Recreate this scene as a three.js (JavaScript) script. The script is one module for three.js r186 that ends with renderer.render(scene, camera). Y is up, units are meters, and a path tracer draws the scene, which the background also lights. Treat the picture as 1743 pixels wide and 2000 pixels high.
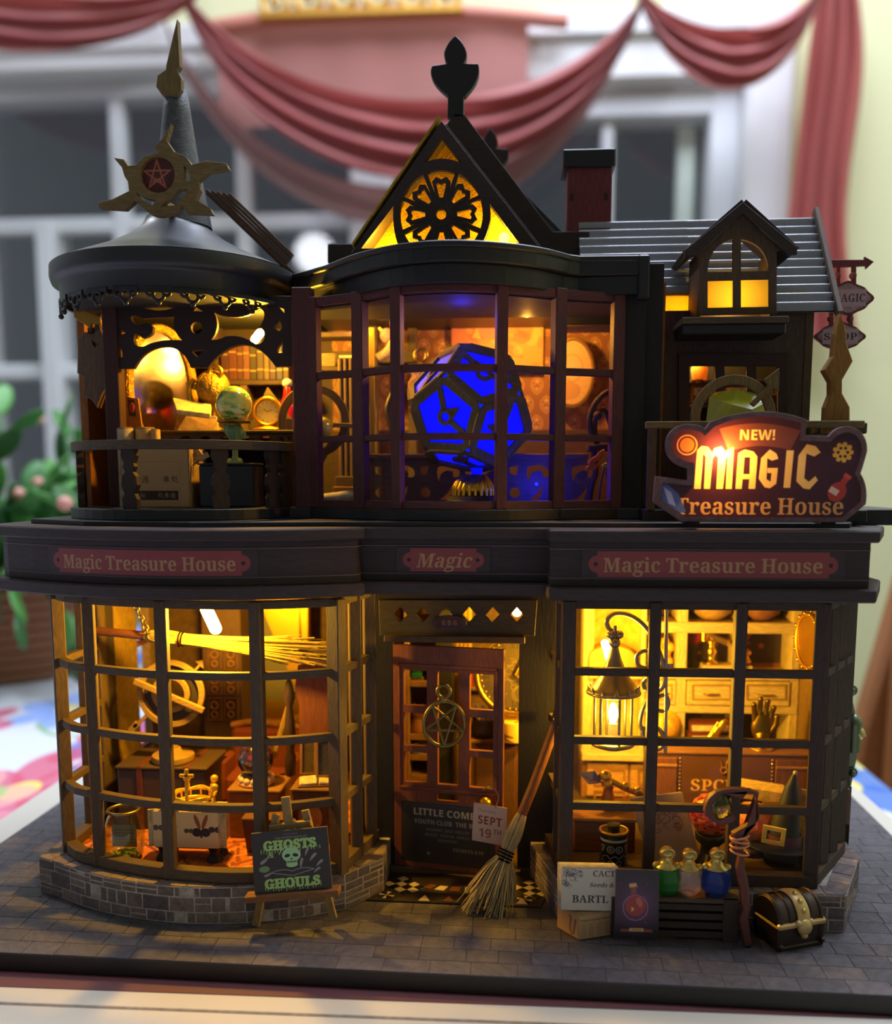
import * as THREE from 'three';
import { mergeGeometries } from 'three/addons/utils/BufferGeometryUtils.js';
import { ConvexGeometry } from 'three/addons/geometries/ConvexGeometry.js';
import { ImprovedNoise } from 'three/addons/math/ImprovedNoise.js';
import { RectAreaLightUniformsLib } from 'three/addons/lights/RectAreaLightUniformsLib.js';

// ---------- camera, sky, large lights, exposure ----------
const scene = new THREE.Scene();
const FPX = 1800, PPX = 871.5, PPY = 1162, YAW = THREE.MathUtils.degToRad(4.1), PITCH = THREE.MathUtils.degToRad(7.03);
const EYE = new THREE.Vector3(0, 0.12, 0.284);
const camera = new THREE.PerspectiveCamera(2 * Math.atan(PPY / FPX) * 180 / Math.PI, 1743 / 2324, 0.02, 20);
camera.position.copy(EYE); camera.rotation.order = 'YXZ'; camera.rotation.set(-PITCH, YAW, 0);
camera.setViewOffset(1743, 2324, 0, 0, 1743, 2000);
camera.focus = 0.256; camera.userData.fStop = 7.2;
camera.updateMatrixWorld(); camera.updateProjectionMatrix();
scene.background = new THREE.Color().setRGB(0.035, 0.042, 0.052);            // a dull evening sky outside the window
const renderer = new THREE.WebGLRenderer();
renderer.toneMapping = THREE.LinearToneMapping; renderer.toneMappingExposure = 1.0;
renderer.shadowMap.enabled = true; renderer.shadowMap.type = THREE.PCFSoftShadowMap;
RectAreaLightUniformsLib.init();
const LIGHT = { sign: 0.007, ceiling: 13, pendant: 0.35, warm: 11, blue: 1.0 };

// ---------- helpers: everything below is written in millimetres ----------
const TAU = Math.PI * 2, MM = 0.001, rad = THREE.MathUtils.degToRad;
const V = (x, y, z) => new THREE.Vector3(x, y, z);
let seed = 7; const rnd = () => { seed = (seed * 16807) % 2147483647; return seed / 2147483647; };
const rr = (a, b) => a + (b - a) * rnd();
const noise = new ImprovedNoise();
const fwd = V(-Math.sin(YAW) * Math.cos(PITCH), -Math.sin(PITCH), -Math.cos(YAW) * Math.cos(PITCH));
const rgt = V(Math.cos(YAW), 0, -Math.sin(YAW)), upv = rgt.clone().cross(fwd);
function at(px, py, z) {                       // point of the plane z (mm) seen at a pixel of the photograph
  const d = fwd.clone().addScaledVector(rgt, (px - PPX) / FPX).addScaledVector(upv, (PPY - py) / FPX);
  const t = (z * MM - EYE.z) / d.z; return V((EYE.x + d.x * t) / MM, (EYE.y + d.y * t) / MM, z);
}
function atY(px, py, y) {                      // the same for a horizontal plane
  const d = fwd.clone().addScaledVector(rgt, (px - PPX) / FPX).addScaledVector(upv, (PPY - py) / FPX);
  const t = (y * MM - EYE.y) / d.y; return V((EYE.x + d.x * t) / MM, y, (EYE.z + d.z * t) / MM);
}
const ORG = new WeakMap(); ORG.set(scene, V(0, 0, 0));
const counts = {};
const numbered = n => { const k = counts[n] = (counts[n] ?? -1) + 1; return k ? n + '_' + String(k).padStart(3, '0') : n; };
function tag(o, label, category, group) { o.userData.label = label; if (category) o.userData.category = category; if (group) o.userData.group = group; return o; }
function thing(name, label, category, p = [0, 0, 0], group) {        // a Group at the thing's base; its parts are still written in world mm
  const o = new THREE.Group(); o.name = numbered(name); o.position.set(p[0] * MM, p[1] * MM, p[2] * MM); scene.add(o);
  ORG.set(o, V(p[0], p[1], p[2])); return tag(o, label, category, group);
}
function boxUV(g) {
  g.computeBoundingBox(); const s = g.boundingBox.getSize(V(0, 0, 0)), tall = s.y > s.x && s.y > s.z;
  const p = g.attributes.position, n = g.attributes.normal, uv = new Float32Array(p.count * 2);
  const off = (g.boundingBox.min.x * 7.31 + g.boundingBox.min.y * 3.17 + g.boundingBox.min.z * 5.7) % 40;
  for (let i = 0; i < p.count; i += 3) {
    const nx = Math.abs(n.getX(i)), ny = Math.abs(n.getY(i)), nz = Math.abs(n.getZ(i));
    for (let k = i; k < i + 3; k++) {
      const x = p.getX(k), y = p.getY(k), z = p.getZ(k); let u, v;
      if (ny > nx && ny > nz) { u = x; v = z; } else if (nx > nz) { u = z; v = y; } else { u = x; v = y; }
      if (tall && !(ny > nx && ny > nz)) { const t = u; u = v; v = t; }
      uv[k * 2] = (u + off) / 40; uv[k * 2 + 1] = (v + off * 1.7) / 40;
    }
  }
  g.setAttribute('uv', new THREE.BufferAttribute(uv, 2));
}
function prep(g, keep) {
  keep = keep || g.userData.uv;
  if (!g.attributes.normal) g.computeVertexNormals();
  if (g.index) g = g.toNonIndexed();
  for (const k of Object.keys(g.attributes)) if (!['position', 'normal', 'uv'].includes(k)) g.deleteAttribute(k);
  if (!keep || !g.attributes.uv) boxUV(g);
  g.clearGroups?.(); return g;
}
function M(name, geos, mat, parent = scene, o = {}) {                // merges geometries (world mm) into ONE named Mesh under its parent
  geos = (Array.isArray(geos) ? geos.flat(3) : [geos]).map(g => prep(g, o.uv));
  const g = geos.length > 1 ? mergeGeometries(geos) : geos[0];
  const org = o.local ? V(0, 0, 0) : ORG.get(parent);
  g.translate(-org.x, -org.y, -org.z); g.scale(MM, MM, MM);
  const m = new THREE.Mesh(g, mat); m.castShadow = m.receiveShadow = true;
  m.name = parent === scene ? numbered(name) : name; ORG.set(m, org); parent.add(m);
  if (o.kind) m.userData.kind = o.kind; if (o.label) m.userData.label = o.label; return m;
}
// geometry makers (mm)
function B(x0, x1, y0, y1, z0, z1, r = 0.18) {                       // box with chamfered edges
  if (x1 < x0) [x0, x1] = [x1, x0]; if (y1 < y0) [y0, y1] = [y1, y0]; if (z1 < z0) [z0, z1] = [z1, z0];
  r = Math.min(r, (x1 - x0) * 0.3, (y1 - y0) * 0.3, (z1 - z0) * 0.3);
  if (r <= 0) { const g = new THREE.BoxGeometry(x1 - x0, y1 - y0, z1 - z0); g.translate((x0 + x1) / 2, (y0 + y1) / 2, (z0 + z1) / 2); return g; }
  const pts = [];
  for (const [x, sx] of [[x0, 1], [x1, -1]]) for (const [y, sy] of [[y0, 1], [y1, -1]]) for (const [z, sz] of [[z0, 1], [z1, -1]])
    pts.push(V(x, y + sy * r, z + sz * r), V(x + sx * r, y, z + sz * r), V(x + sx * r, y + sy * r, z));
  return new ConvexGeometry(pts);
}
function bar(p, q, w, d, r = 0.12, up = V(0, 1, 0)) {                // square beam from p to q, w across (horizontal), d the other way
  const a = q.clone().sub(p), L = a.length(); a.normalize();
  let s = a.clone().cross(up); if (s.length() < 0.05) s = a.clone().cross(V(0, 0, 1)); s.normalize();
  const t = s.clone().cross(a).normalize(), g = B(-w / 2, w / 2, -d / 2, d / 2, 0, L, r);
  g.applyMatrix4(new THREE.Matrix4().makeBasis(t.clone().cross(a).normalize(), t, a).setPosition(p)); return g;
}
function tube(pts, r, seg = 8, n, closed = false) {
  return new THREE.TubeGeometry(new THREE.CatmullRomCurve3(pts, closed, 'centripetal'), n ?? Math.max(8, pts.length * 5), r, seg, closed);
}
function lathe(prof, x, y, z, seg = 28, f) { const g = new THREE.LatheGeometry(prof.map(p => new THREE.Vector2(Math.max(p[0], 0.0001), p[1])), seg); if (f) f(g); g.translate(x, y, z); return g; }
function sph(r, x, y, z, a = 20, b = 14) { const g = new THREE.SphereGeometry(r, a, b); g.translate(x, y, z); return g; }
function cyl(r0, r1, h, x, y, z, n = 24) { const g = new THREE.CylinderGeometry(r1, r0, h, n); g.translate(x, y + h / 2, z); return g; }
function torus(R, r, x, y, z, a = 32, b = 8, rx = 0, ry = 0, arc = Math.PI * 2) { const g = new THREE.TorusGeometry(R, r, b, a, arc); g.rotateX(rx); g.rotateY(ry); g.translate(x, y, z); return g; }
function ball(r, x, y, z, d = 2) { const g = new THREE.IcosahedronGeometry(r, d); g.translate(x, y, z); return g; }
function xf(g, px, py, pz, rx = 0, ry = 0, rz = 0, s = 1) { g.applyMatrix4(new THREE.Matrix4().compose(V(px, py, pz), new THREE.Quaternion().setFromEuler(new THREE.Euler(rx, ry, rz, 'YXZ')), typeof s === 'number' ? V(s, s, s) : s)); return g; }
function path(str, z, cls = THREE.Shape) {                           // an outline written in pixels of the photograph, taken to the plane z
  const s = new cls(), tk = str.trim().split(/[\s,]+/); let i = 0, c = 'M';
  const pt = () => { const p = at(+tk[i], +tk[i + 1], z); i += 2; return p; };
  while (i < tk.length) {
    if (/[A-Z]/.test(tk[i])) c = tk[i++];
    if (c === 'Z') continue;
    if (c === 'M') { const p = pt(); s.moveTo(p.x, p.y); c = 'L'; } else if (c === 'L') { const p = pt(); s.lineTo(p.x, p.y); }
    else if (c === 'Q') { const a = pt(), p = pt(); s.quadraticCurveTo(a.x, a.y, p.x, p.y); }
    else if (c === 'C') { const a = pt(), b = pt(), p = pt(); s.bezierCurveTo(a.x, a.y, b.x, b.y, p.x, p.y); }
    else if (c === 'O') { const p = pt(), q = at(+tk[i], +tk[i + 1], z); i += 2; const R = Math.hypot(q.x - p.x, q.y - p.y); s.moveTo(p.x + R, p.y); s.absarc(p.x, p.y, R, 0, Math.PI * 2, cls === THREE.Path); }
  }
  return s;
}
function sheet(outline, holes, z, d, bev = 0.12, seg = 8) {          // flat board cut to an outline, front face at z, d thick
  const s = typeof outline === 'string' ? path(outline, z) : outline;
  for (const h of holes || []) s.holes.push(typeof h === 'string' ? path(h, z, THREE.Path) : h);
  const g = new THREE.ExtrudeGeometry(s, { depth: d - 2 * bev, bevelEnabled: bev > 0, bevelThickness: bev, bevelSize: bev, bevelOffset: -bev, bevelSegments: 1, curveSegments: seg });
  g.translate(0, 0, z - d + bev); return g;
}
function plan(pts, y0, y1, bev = 0.15) {                             // slab with a plan outline of [x, z] points
  const s = new THREE.Shape(pts.map(p => new THREE.Vector2(p[0], -p[1])));
  const g = new THREE.ExtrudeGeometry(s, { depth: y1 - y0 - 2 * bev, bevelEnabled: bev > 0, bevelThickness: bev, bevelSize: bev, bevelOffset: -bev, bevelSegments: 1 });
  g.rotateX(-Math.PI / 2); g.translate(0, y0 + bev, 0); return g;
}
function pxBox(x0, y0, x1, y1, z, d, r) { const a = at(x0, (y0 + y1) / 2, z), b = at(x1, (y0 + y1) / 2, z), t = at((x0 + x1) / 2, y0, z), u = at((x0 + x1) / 2, y1, z); return B(a.x, b.x, u.y, t.y, z - d, z, r); }
function disc(r, x, y, z, n = 40) { const g = new THREE.CircleGeometry(r, n); g.translate(x, y, z); g.userData.uv = 1; return g; }
function face(w, h, x, y, z) { const g = new THREE.PlaneGeometry(w, h); g.translate(x, y, z); g.userData.uv = 1; return g; }
function pxFace(x0, y0, x1, y1, z) { const a = at(x0, (y0 + y1) / 2, z), b = at(x1, (y0 + y1) / 2, z), t = at((x0 + x1) / 2, y0, z), u = at((x0 + x1) / 2, y1, z); return face(b.x - a.x, t.y - u.y, (a.x + b.x) / 2, (t.y + u.y) / 2, z); }
function smooth(pts, n) { return new THREE.CatmullRomCurve3(pts.map(p => V(p[0], 0, p[1])), false, 'centripetal').getSpacedPoints(n).map(v => [v.x, v.z]); }
function ribbon(pts, y0, y1) {                                       // upright strip along a plan path, u along the path
  let L = [0]; for (let i = 1; i < pts.length; i++) L.push(L[i - 1] + Math.hypot(pts[i][0] - pts[i - 1][0], pts[i][1] - pts[i - 1][1]));
  const pos = [], uv = [], idx = [];
  pts.forEach((p, i) => { for (const [y, v] of [[y0, 0], [y1, 1]]) { pos.push(p[0], y, p[1]); uv.push(L[i] / L[L.length - 1], v); } });
  for (let i = 0; i < pts.length - 1; i++) { const a = i * 2; idx.push(a, a + 2, a + 1, a + 1, a + 2, a + 3); }
  const g = new THREE.BufferGeometry(); g.setAttribute('position', new THREE.Float32BufferAttribute(pos, 3)); g.setAttribute('uv', new THREE.Float32BufferAttribute(uv, 2)); g.setIndex(idx); g.computeVertexNormals(); g.userData.uv = 1; return g;
}
function offset(pts, d) {                                            // plan path moved sideways (towards +z for a path running in +x)
  return pts.map((p, i) => { const a = pts[Math.max(0, i - 1)], b = pts[Math.min(pts.length - 1, i + 1)], L = Math.hypot(b[0] - a[0], b[1] - a[1]) || 1; return [p[0] - (b[1] - a[1]) / L * d, p[1] + (b[0] - a[0]) / L * d]; });
}
function along(pts, s) {                                             // point and direction at length s of a plan path
  for (let i = 1; i < pts.length; i++) { const dx = pts[i][0] - pts[i - 1][0], dz = pts[i][1] - pts[i - 1][1], L = Math.hypot(dx, dz); if (s <= L || i === pts.length - 1) return { x: pts[i - 1][0] + dx * s / L, z: pts[i - 1][1] + dz * s / L, a: Math.atan2(-dz, dx), L }; s -= L; }
}
const plen = pts => pts.reduce((t, p, i) => i ? t + Math.hypot(p[0] - pts[i - 1][0], p[1] - pts[i - 1][1]) : 0, 0);

// ---------- textures and materials ----------
function tex(n, f, srgb) {
  const d = new Uint8Array(n * n * 4);
  for (let y = 0; y < n; y++) for (let x = 0; x < n; x++) { const c = f(x / n, y / n), k = (y * n + x) * 4; for (let j = 0; j < 3; j++) d[k + j] = Math.max(0, Math.min(255, (Array.isArray(c) ? c[j] : c) * 255)); d[k + 3] = 255; }
  const t = new THREE.DataTexture(d, n, n); t.wrapS = t.wrapT = THREE.RepeatWrapping; t.magFilter = THREE.LinearFilter; t.minFilter = THREE.LinearFilter; if (srgb) t.colorSpace = THREE.SRGBColorSpace; t.needsUpdate = true; return t;
}
const per = (u, v, fu, fv, z) => { const a = u * Math.PI * 2, b = v * Math.PI * 2; return noise.noise(Math.cos(a) * fu + z, Math.sin(a) * fu + Math.cos(b) * fv, Math.sin(b) * fv + z * 1.7); };
const grain = tex(512, (u, v) => { const w = per(u, v, 0.6, 1.2, 3); const l = Math.sin((v + w * 0.06) * Math.PI * 2 * 26 + w * 3); return 0.86 + 0.05 * l * (0.5 + per(u, v, 1, 9, 8)) + 0.16 * per(u, v, 2, 60, 1) + 0.08 * per(u, v, 3, 8, 5); }, true);
const mottle = tex(256, (u, v) => 0.88 + 0.14 * per(u, v, 3, 3, 2) + 0.10 * per(u, v, 9, 9, 4) + 0.06 * per(u, v, 24, 24, 6), true);
const speck = tex(256, (u, v) => 0.5 + 0.5 * per(u, v, 30, 30, 9) + 0.3 * per(u, v, 12, 12, 2), false);
const C = (h) => new THREE.Color(h);
const wood = (h, r = 0.72) => new THREE.MeshStandardMaterial({ color: C(h), map: grain, roughness: r, bumpMap: grain, bumpScale: 0.00006 });
const mat = (h, r = 0.7, m = 0, o = {}) => new THREE.MeshStandardMaterial({ color: C(h), roughness: r, metalness: m, ...o });
const paper = (h, r = 0.85) => new THREE.MeshStandardMaterial({ color: C(h), map: mottle, roughness: r });
const metal = (h, r = 0.3) => mat(h, r, 1);
const glass = (h, o = {}) => new THREE.MeshPhysicalMaterial({ color: C(h), roughness: 0.04, transmission: 1, thickness: 0.004, ior: 1.5, ...o });
const pane = new THREE.MeshPhysicalMaterial({ color: 0xffffff, roughness: 0.05, transmission: 1, thickness: 0, ior: 1.3, specularIntensity: 0.3 }), windowPane = new THREE.MeshPhysicalMaterial({ color: 0xffffff, roughness: 0.03, transmission: 1, thickness: 0, ior: 1.5 });
const sheer = (h, t = 0.4) => new THREE.MeshPhysicalMaterial({ color: C(h), roughness: 0.95, transmission: t, thickness: 0, side: THREE.DoubleSide });
const glow = (h, i) => new THREE.MeshStandardMaterial({ color: 0x000000, emissive: C(h), emissiveIntensity: i, roughness: 0.5 });
function print(w, h, f, r = 0.75, o = {}) {                          // flat print: a canvas of w x h pixels drawn by f
  const c = document.createElement('canvas'); c.width = w; c.height = h; const x = c.getContext('2d'); f(x, w, h);
  const t = new THREE.CanvasTexture(c); t.colorSpace = THREE.SRGBColorSpace; t.anisotropy = 4;
  return new THREE.MeshStandardMaterial({ map: t, roughness: r, side: THREE.DoubleSide, ...o });
}
function txt(x, s, px, py, font, fill, align = 'center', maxW) { x.font = font; x.fillStyle = fill; x.textAlign = align; x.textBaseline = 'middle'; maxW ? x.fillText(s, px, py, maxW) : x.fillText(s, px, py); }
const bgfill = (x, w, h, c) => { x.fillStyle = c; x.fillRect(0, 0, w, h); };
function lamp(c, cd, x, y, z, r = 0.08) { const l = new THREE.PointLight(C(c), cd, 0, 2); l.position.set(x * MM, y * MM, z * MM); l.castShadow = true; l.shadow.radius = r; scene.add(l); return l; }
const K = {
  black: mat('#15161b', 0.45), blackwood: wood('#1d1a1a'), dark: wood('#3a2d2b'), fascia: wood('#3d3034', 0.65), brown: wood('#5e4a36'), brownD: wood('#54402f'), burg: wood('#5e2a2c', 0.6), red: wood('#7c3f28', 0.6),
  tan: wood('#8a7245'), tanL: wood('#a58850'), gold: metal('#d9a832', 0.28), brass: metal('#a98a3c', 0.4), pewter: metal('#8c8480', 0.32), kraft: paper('#b39068'), cream: paper('#d8cbb0'), white: mat('#e8e6e0', 0.6),
  stone: paper('#6d6060'), mortar: paper('#c6bcb5'), goldwall: new THREE.MeshStandardMaterial({ color: C('#9a7a34'), map: mottle, bumpMap: speck, bumpScale: 0.0003, roughness: 0.6 }),
};
// ---------- the room: shell, window, ceiling light ----------
const WALLC = mat('#d6d6a8', 0.9), PLAIN = mat('#c4c6cc', 0.9), TRIM = mat('#dcdcd8', 0.5), SASH = mat('#d3d6d6', 0.45);
const st = (n, g, m) => M(n, g, m, scene, { kind: 'structure' });
const ZW = -1250;                                                    // room face of the window wall
st('floor', B(-1750, 1350, -800, -760, -1400, 3550, 0), wood('#6b4a33'));
st('ceiling', B(-1750, 1350, 1650, 1700, -1400, 3550, 0), mat('#e9e7df', 0.9));
st('wall_left', B(-1750, -1700, -760, 1650, -1400, 3550, 0), PLAIN);
st('wall_right', B(1300, 1350, -760, 1650, -1400, 3550, 0), WALLC);
st('wall_front', B(-1700, 1300, -760, 1650, 2600, 2650, 0), PLAIN);
st('wall_back', [B(-1700, -1010, -760, 1650, -1400, ZW, 0), B(424, 1300, -760, 1650, -1400, ZW, 0), B(-1010, 424, 838, 1650, -1400, ZW, 0), B(-1010, 424, -760, -20, -1400, ZW, 0)], WALLC);
{ // the window: outer frame boards, a centre post, sashes with bars, panes
  const w = new THREE.Group(); w.name = 'window_1'; w.userData.kind = 'structure'; scene.add(w); ORG.set(w, V(0, 0, 0));
  M('window_frame', [B(-1010, -210, 770, 838, -1330, ZW + 14, 6), B(-1010, 424, 795, 838, -1330, ZW + 20, 6), B(-210, 424, 735, 800, -1330, ZW + 8, 6), B(350, 424, -20, 800, -1330, ZW + 18, 6), B(-1010, -900, -20, 838, -1330, ZW + 14, 6), B(-1010, 424, -40, 10, -1330, ZW + 50, 6)], TRIM, w);
  M('centre_post', B(-265, -195, 10, 780, -1335, ZW + 10, 6), TRIM, w);
  M('sash', [B(-900, -265, 745, 772, -1330, -1268, 4), B(-195, 352, 690, 738, -1330, -1268, 4), B(305, 352, 10, 740, -1330, -1266, 4), B(-800, -770, 10, 550, -1330, -1262, 3)], SASH, w);
  for (const x of [-660, -448]) M('muntin', B(x - 13, x + 13, 10, 750, -1310, -1280, 4), SASH, w);
  M('muntin', B(137, 157, 10, 700, -1310, -1280, 4), SASH, w);
  M('muntin', B(262, 292, 10, 700, -1330, -1310, 4), mat('#cfdccb', 0.6), w);
  for (const y of [548, 308]) M('muntin', B(-900, -265, y - 13, y + 13, -1312, -1282, 4), SASH, w);
  M('muntin', B(-195, 305, 408, 430, -1312, -1282, 4), SASH, w);
  M('pane', B(-900, -265, 10, 746, -1298, -1296, 0), windowPane, w); M('pane', B(-195, 306, 10, 692, -1298, -1296, 0), windowPane, w);
}
{ // ceiling light panel and the pendant whose reflection shows in the window
  const c = thing('ceiling_light', 'square white ceiling light panel above the table', 'light', [250, 1645, -500]);
  M('frame', B(-350, 850, 1636, 1650, -1050, 50, 4), TRIM, c); M('diffuser', B(-320, 820, 1630, 1638, -1020, 20, 1), glow('#eaf0ff', 1.6), c);
  const a = new THREE.RectAreaLight(0xdfe7ff, LIGHT.ceiling, 1.1, 1.0); a.position.set(0.25, 1.628, -0.5); a.rotation.x = -Math.PI / 2; scene.add(a);
  const p = thing('pendant_lamp', 'round white pendant lamp hanging above the table', 'lamp', [-545, 640, -300]);
  M('bulb', sph(55, -545, 735, -300), glow('#f4f7ff', 9), p); M('cord', cyl(4, 4, 860, -545, 790, -300, 8), K.black, p); M('cap', cyl(30, 16, 26, -545, 784, -300), K.white, p);
  lamp('#eef4ff', LIGHT.pendant, -545, 735, -300, 2.2);
}
// ---------- curtains: sheer red scarf swags ----------
const SCARF = sheer('#a8504c', 0.35), SCARF2 = sheer('#c98a80', 0.45);
function swag(name, label, A, Bp, top, bot, z, m, folds = 5, amp = 16, th = 1) {   // hung between two points; pixel depths of its upper and lower edge below the line
  const nu = 60, nv = 34, pos = [], idx = [];
  for (let i = 0; i <= nu; i++) for (let j = 0; j <= nv; j++) {
    const u = i / nu, v = j / nv, q = 4 * u * (1 - u), sh = Math.pow(q, 0.62);
    const px = A[0] + (Bp[0] - A[0]) * u, py = A[1] + (Bp[1] - A[1]) * u + (top + (bot - top) * v) * sh;
    const f = Math.sin((v * folds + 0.3 * Math.sin(u * 5) + 0.25 * noise.noise(u * 3, v * 3, 4)) * Math.PI * 2);
    const p = at(px, py, z + f * amp * (0.35 + q) + 10 * noise.noise(u * 6, v * 5, 2)); pos.push(p.x, p.y, p.z);
  }
  for (let i = 0; i < nu; i++) for (let j = 0; j < nv; j++) { const a = i * (nv + 1) + j, b = a + nv + 1; idx.push(a, a + 1, b, b, a + 1, b + 1); }
  const g = new THREE.BufferGeometry(); g.setAttribute('position', new THREE.Float32BufferAttribute(pos, 3)); g.setIndex(idx); g.computeVertexNormals();
  tag(M(name, g, m), label, 'curtain');
}
swag('curtain_swag', 'broad centre swag of sheer red scarf draped across the window', [335, -90], [1270, -60], 270, 425, -1150, SCARF, 3.2, 15);
swag('curtain_swag', 'partly seen sheer red swag at the left end of the window', [-330, -80], [420, -60], 60, 172, -1100, SCARF, 3, 12);
swag('curtain_swag', 'short sheer red swag looped before the right window corner', [1235, -70], [1610, -60], 120, 240, -1120, SCARF, 3, 14);
swag('curtain_swag', 'thin sheer red under swag hanging below the centre swag', [300, -60], [1255, -60], 425, 500, -1188, sheer('#b98884', 0.75), 2.2, 8);
{ const pts = [], idx = [], nu = 40, nv = 50;                        // the tail hanging down beside the window
  for (let i = 0; i <= nu; i++) for (let j = 0; j <= nv; j++) {
    const u = i / nu, v = j / nv, py = -60 + v * 720, L = 1600 - 75 * Math.min(1, v * 1.2), R = 1672 + 16 * Math.sin(v * 7) - 20 * Math.max(0, v - 0.6);
    const p = at(L + (R - L) * u, py, -1178 + 13 * Math.sin(u * 22 + Math.sin(v * 4)) + 6 * noise.noise(u * 4, v * 3, 1)); pts.push(p.x, p.y, p.z);
  }
  for (let i = 0; i < nu; i++) for (let j = 0; j < nv; j++) { const a = i * (nv + 1) + j, b = a + nv + 1; idx.push(a, b, a + 1, b, b + 1, a + 1); }
  const g = new THREE.BufferGeometry(); g.setAttribute('position', new THREE.Float32BufferAttribute(pts, 3)); g.setIndex(idx); g.computeVertexNormals();
  tag(M('curtain_tail', g, sheer('#b4564e', 0.25)), 'long sheer red scarf tail hanging down beside the pale green wall', 'curtain');
}
{ const v = thing('window_valence', 'flat pinkish valence board behind the centre swag', 'valence', [-230, 690, -1200]);
  const q = (x, y) => at(x, y, -1215); const a = q(425, 40), b = q(1030, 235);
  const n = 60, pos = [], idx = []; for (let i = 0; i <= n; i++) for (const y of [b.y, a.y]) pos.push(a.x + (b.x - a.x) * i / n, y, -1212 + 1.2 * Math.sin(i * 0.5));
  for (let i = 0; i < n; i++) { const k = i * 2; idx.push(k, k + 2, k + 1, k + 1, k + 2, k + 3); }
  const g = new THREE.BufferGeometry(); g.setAttribute('position', new THREE.Float32BufferAttribute(pos, 3)); g.setIndex(idx); g.computeVertexNormals();
  M('cloth', g, SCARF2, v); M('rail', tube([V(a.x - 20, a.y - 16, -1205), V(a.x + 120, a.y - 4, -1202), V(b.x - 120, a.y - 6, -1202), V(b.x + 60, a.y - 24, -1205)], 11, 10, 40), mat('#c77f6c', 0.5), v);
}
{ const c = thing('gilt_ornament', 'carved gilt crest standing on top of the window valence', 'ornament', [-240, 850, -1195]), m = metal('#c89a48', 0.5), g = [];
  const a = at(505, 34, -1188), b = at(905, 34, -1188), n = 6, w = (b.x - a.x) / n;
  g.push(B(a.x, b.x, a.y - 5, a.y + 5, -1198, -1180, 2));
  for (let i = 0; i < n; i++) { const x = a.x + w * (i + 0.5), h = 34 + 20 * Math.sin((i + 0.5) / n * Math.PI); g.push(torus(w * 0.36, 5, x, a.y + h * 0.5, -1188, 20, 7), sph(8, x, a.y + h * 0.5, -1185), torus(w * 0.2, 4, x - w * 0.3, a.y + h + 8, -1188, 16, 6), torus(w * 0.2, 4, x + w * 0.3, a.y + h + 8, -1188, 16, 6), sph(9, x, a.y + h + 26, -1187)); }
  M('carving', g, m, c);
}
// ---------- table, cloth, kit box, chair, cactus ----------
{ const t = thing('dining_table', 'wooden dining table under a flowered cloth', 'table', [-400, -760, -200]);
  M('tabletop', B(-1000, 186, -62, -37, -660, 330, 4), wood('#7a4c2c'), t);
  for (const [x, z] of [[-950, -610], [140, -610], [-950, 280], [140, 280]]) M('leg', B(x - 30, x + 30, -760, -62, z - 30, z + 30, 4), wood('#7a4c2c'), t);
  const flowers = print(2048, 1024, (x, w, h) => {
    bgfill(x, w, h, '#cfd4e0'); const cols = ['#3f6fd0', '#5d87dd', '#2f5fc8', '#7a9be4', '#d98aa0', '#c8506c', '#d9cf6a', '#9cc07a', '#8a76b8', '#e7a9a4'];
    for (let i = 0; i < 190; i++) { const cx = rnd() * w, cy = rnd() * h, c = cols[Math.floor(rnd() * cols.length)], r = rr(26, 62); x.fillStyle = c; for (let k = 0; k < 6; k++) { x.globalAlpha = 0.75; x.beginPath(); const a = k / 6 * 6.28 + i; x.ellipse(cx + Math.cos(a) * r * 0.8, cy + Math.sin(a) * r * 0.8, r * 0.65, r * 0.42, a, 0, 6.3); x.fill(); } x.globalAlpha = 1; x.fillStyle = '#e4d36a'; x.beginPath(); x.arc(cx, cy, r * 0.3, 0, 6.3); x.fill(); x.strokeStyle = '#8fb27c'; x.lineWidth = 5; x.beginPath(); x.moveTo(cx, cy + r); x.quadraticCurveTo(cx + r, cy + r * 2, cx + r * 2, cy + r * 1.6); x.stroke(); }
  }, 0.6);
  const g = [], topP = new THREE.PlaneGeometry(1200, 1000, 1, 1); topP.rotateX(-Math.PI / 2); topP.translate(-408, -34.8, -165); topP.userData.uv = 1;
  const cl = tag(M('tablecloth', [topP, B(-1008, 192, -37, -35, -665, 335, 0), B(188, 192, -180, -36, -665, 335, 0.5), B(-1008, 192, -180, -36, -668, -664, 0.5), B(-1008, -1004, -180, -36, -665, 335, 0.5), B(-1008, 192, -180, -36, 332, 336, 0.5)], flowers), 'white tablecloth with blurred blue, red and yellow flowers on the table', 'tablecloth');
}
{ const b = thing('kit_box', 'flat cream cardboard box with a maroon panel under the model', 'box', [-20, -35, 0]);
  const R = new THREE.Matrix4().makeRotationY(rad(0.4)); const t = g => { g.applyMatrix4(R); return g; };
  M('box_lid', t(B(-190, 144, -34.7, -5.2, -104, 128, 1)), mat('#c2bdb0', 0.55), b);
  M('printed_panel', t(B(-172, 126, -5.2, -5.0, -100, 75.4, 0)), mat('#5e3336', 0.6), b);
  M('printed_line', [t(B(-182, 140, -5.2, -5.08, 82, 83, 0)), t(B(-182, 140, -5.2, -5.08, 96, 96.8, 0)), t(B(-182, 140, -5.2, -5.08, 99, 99.5, 0)), t(B(-176, -174.6, -5.2, -5.05, -100, 80, 0))], paper('#8d857c'), b);
}
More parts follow.
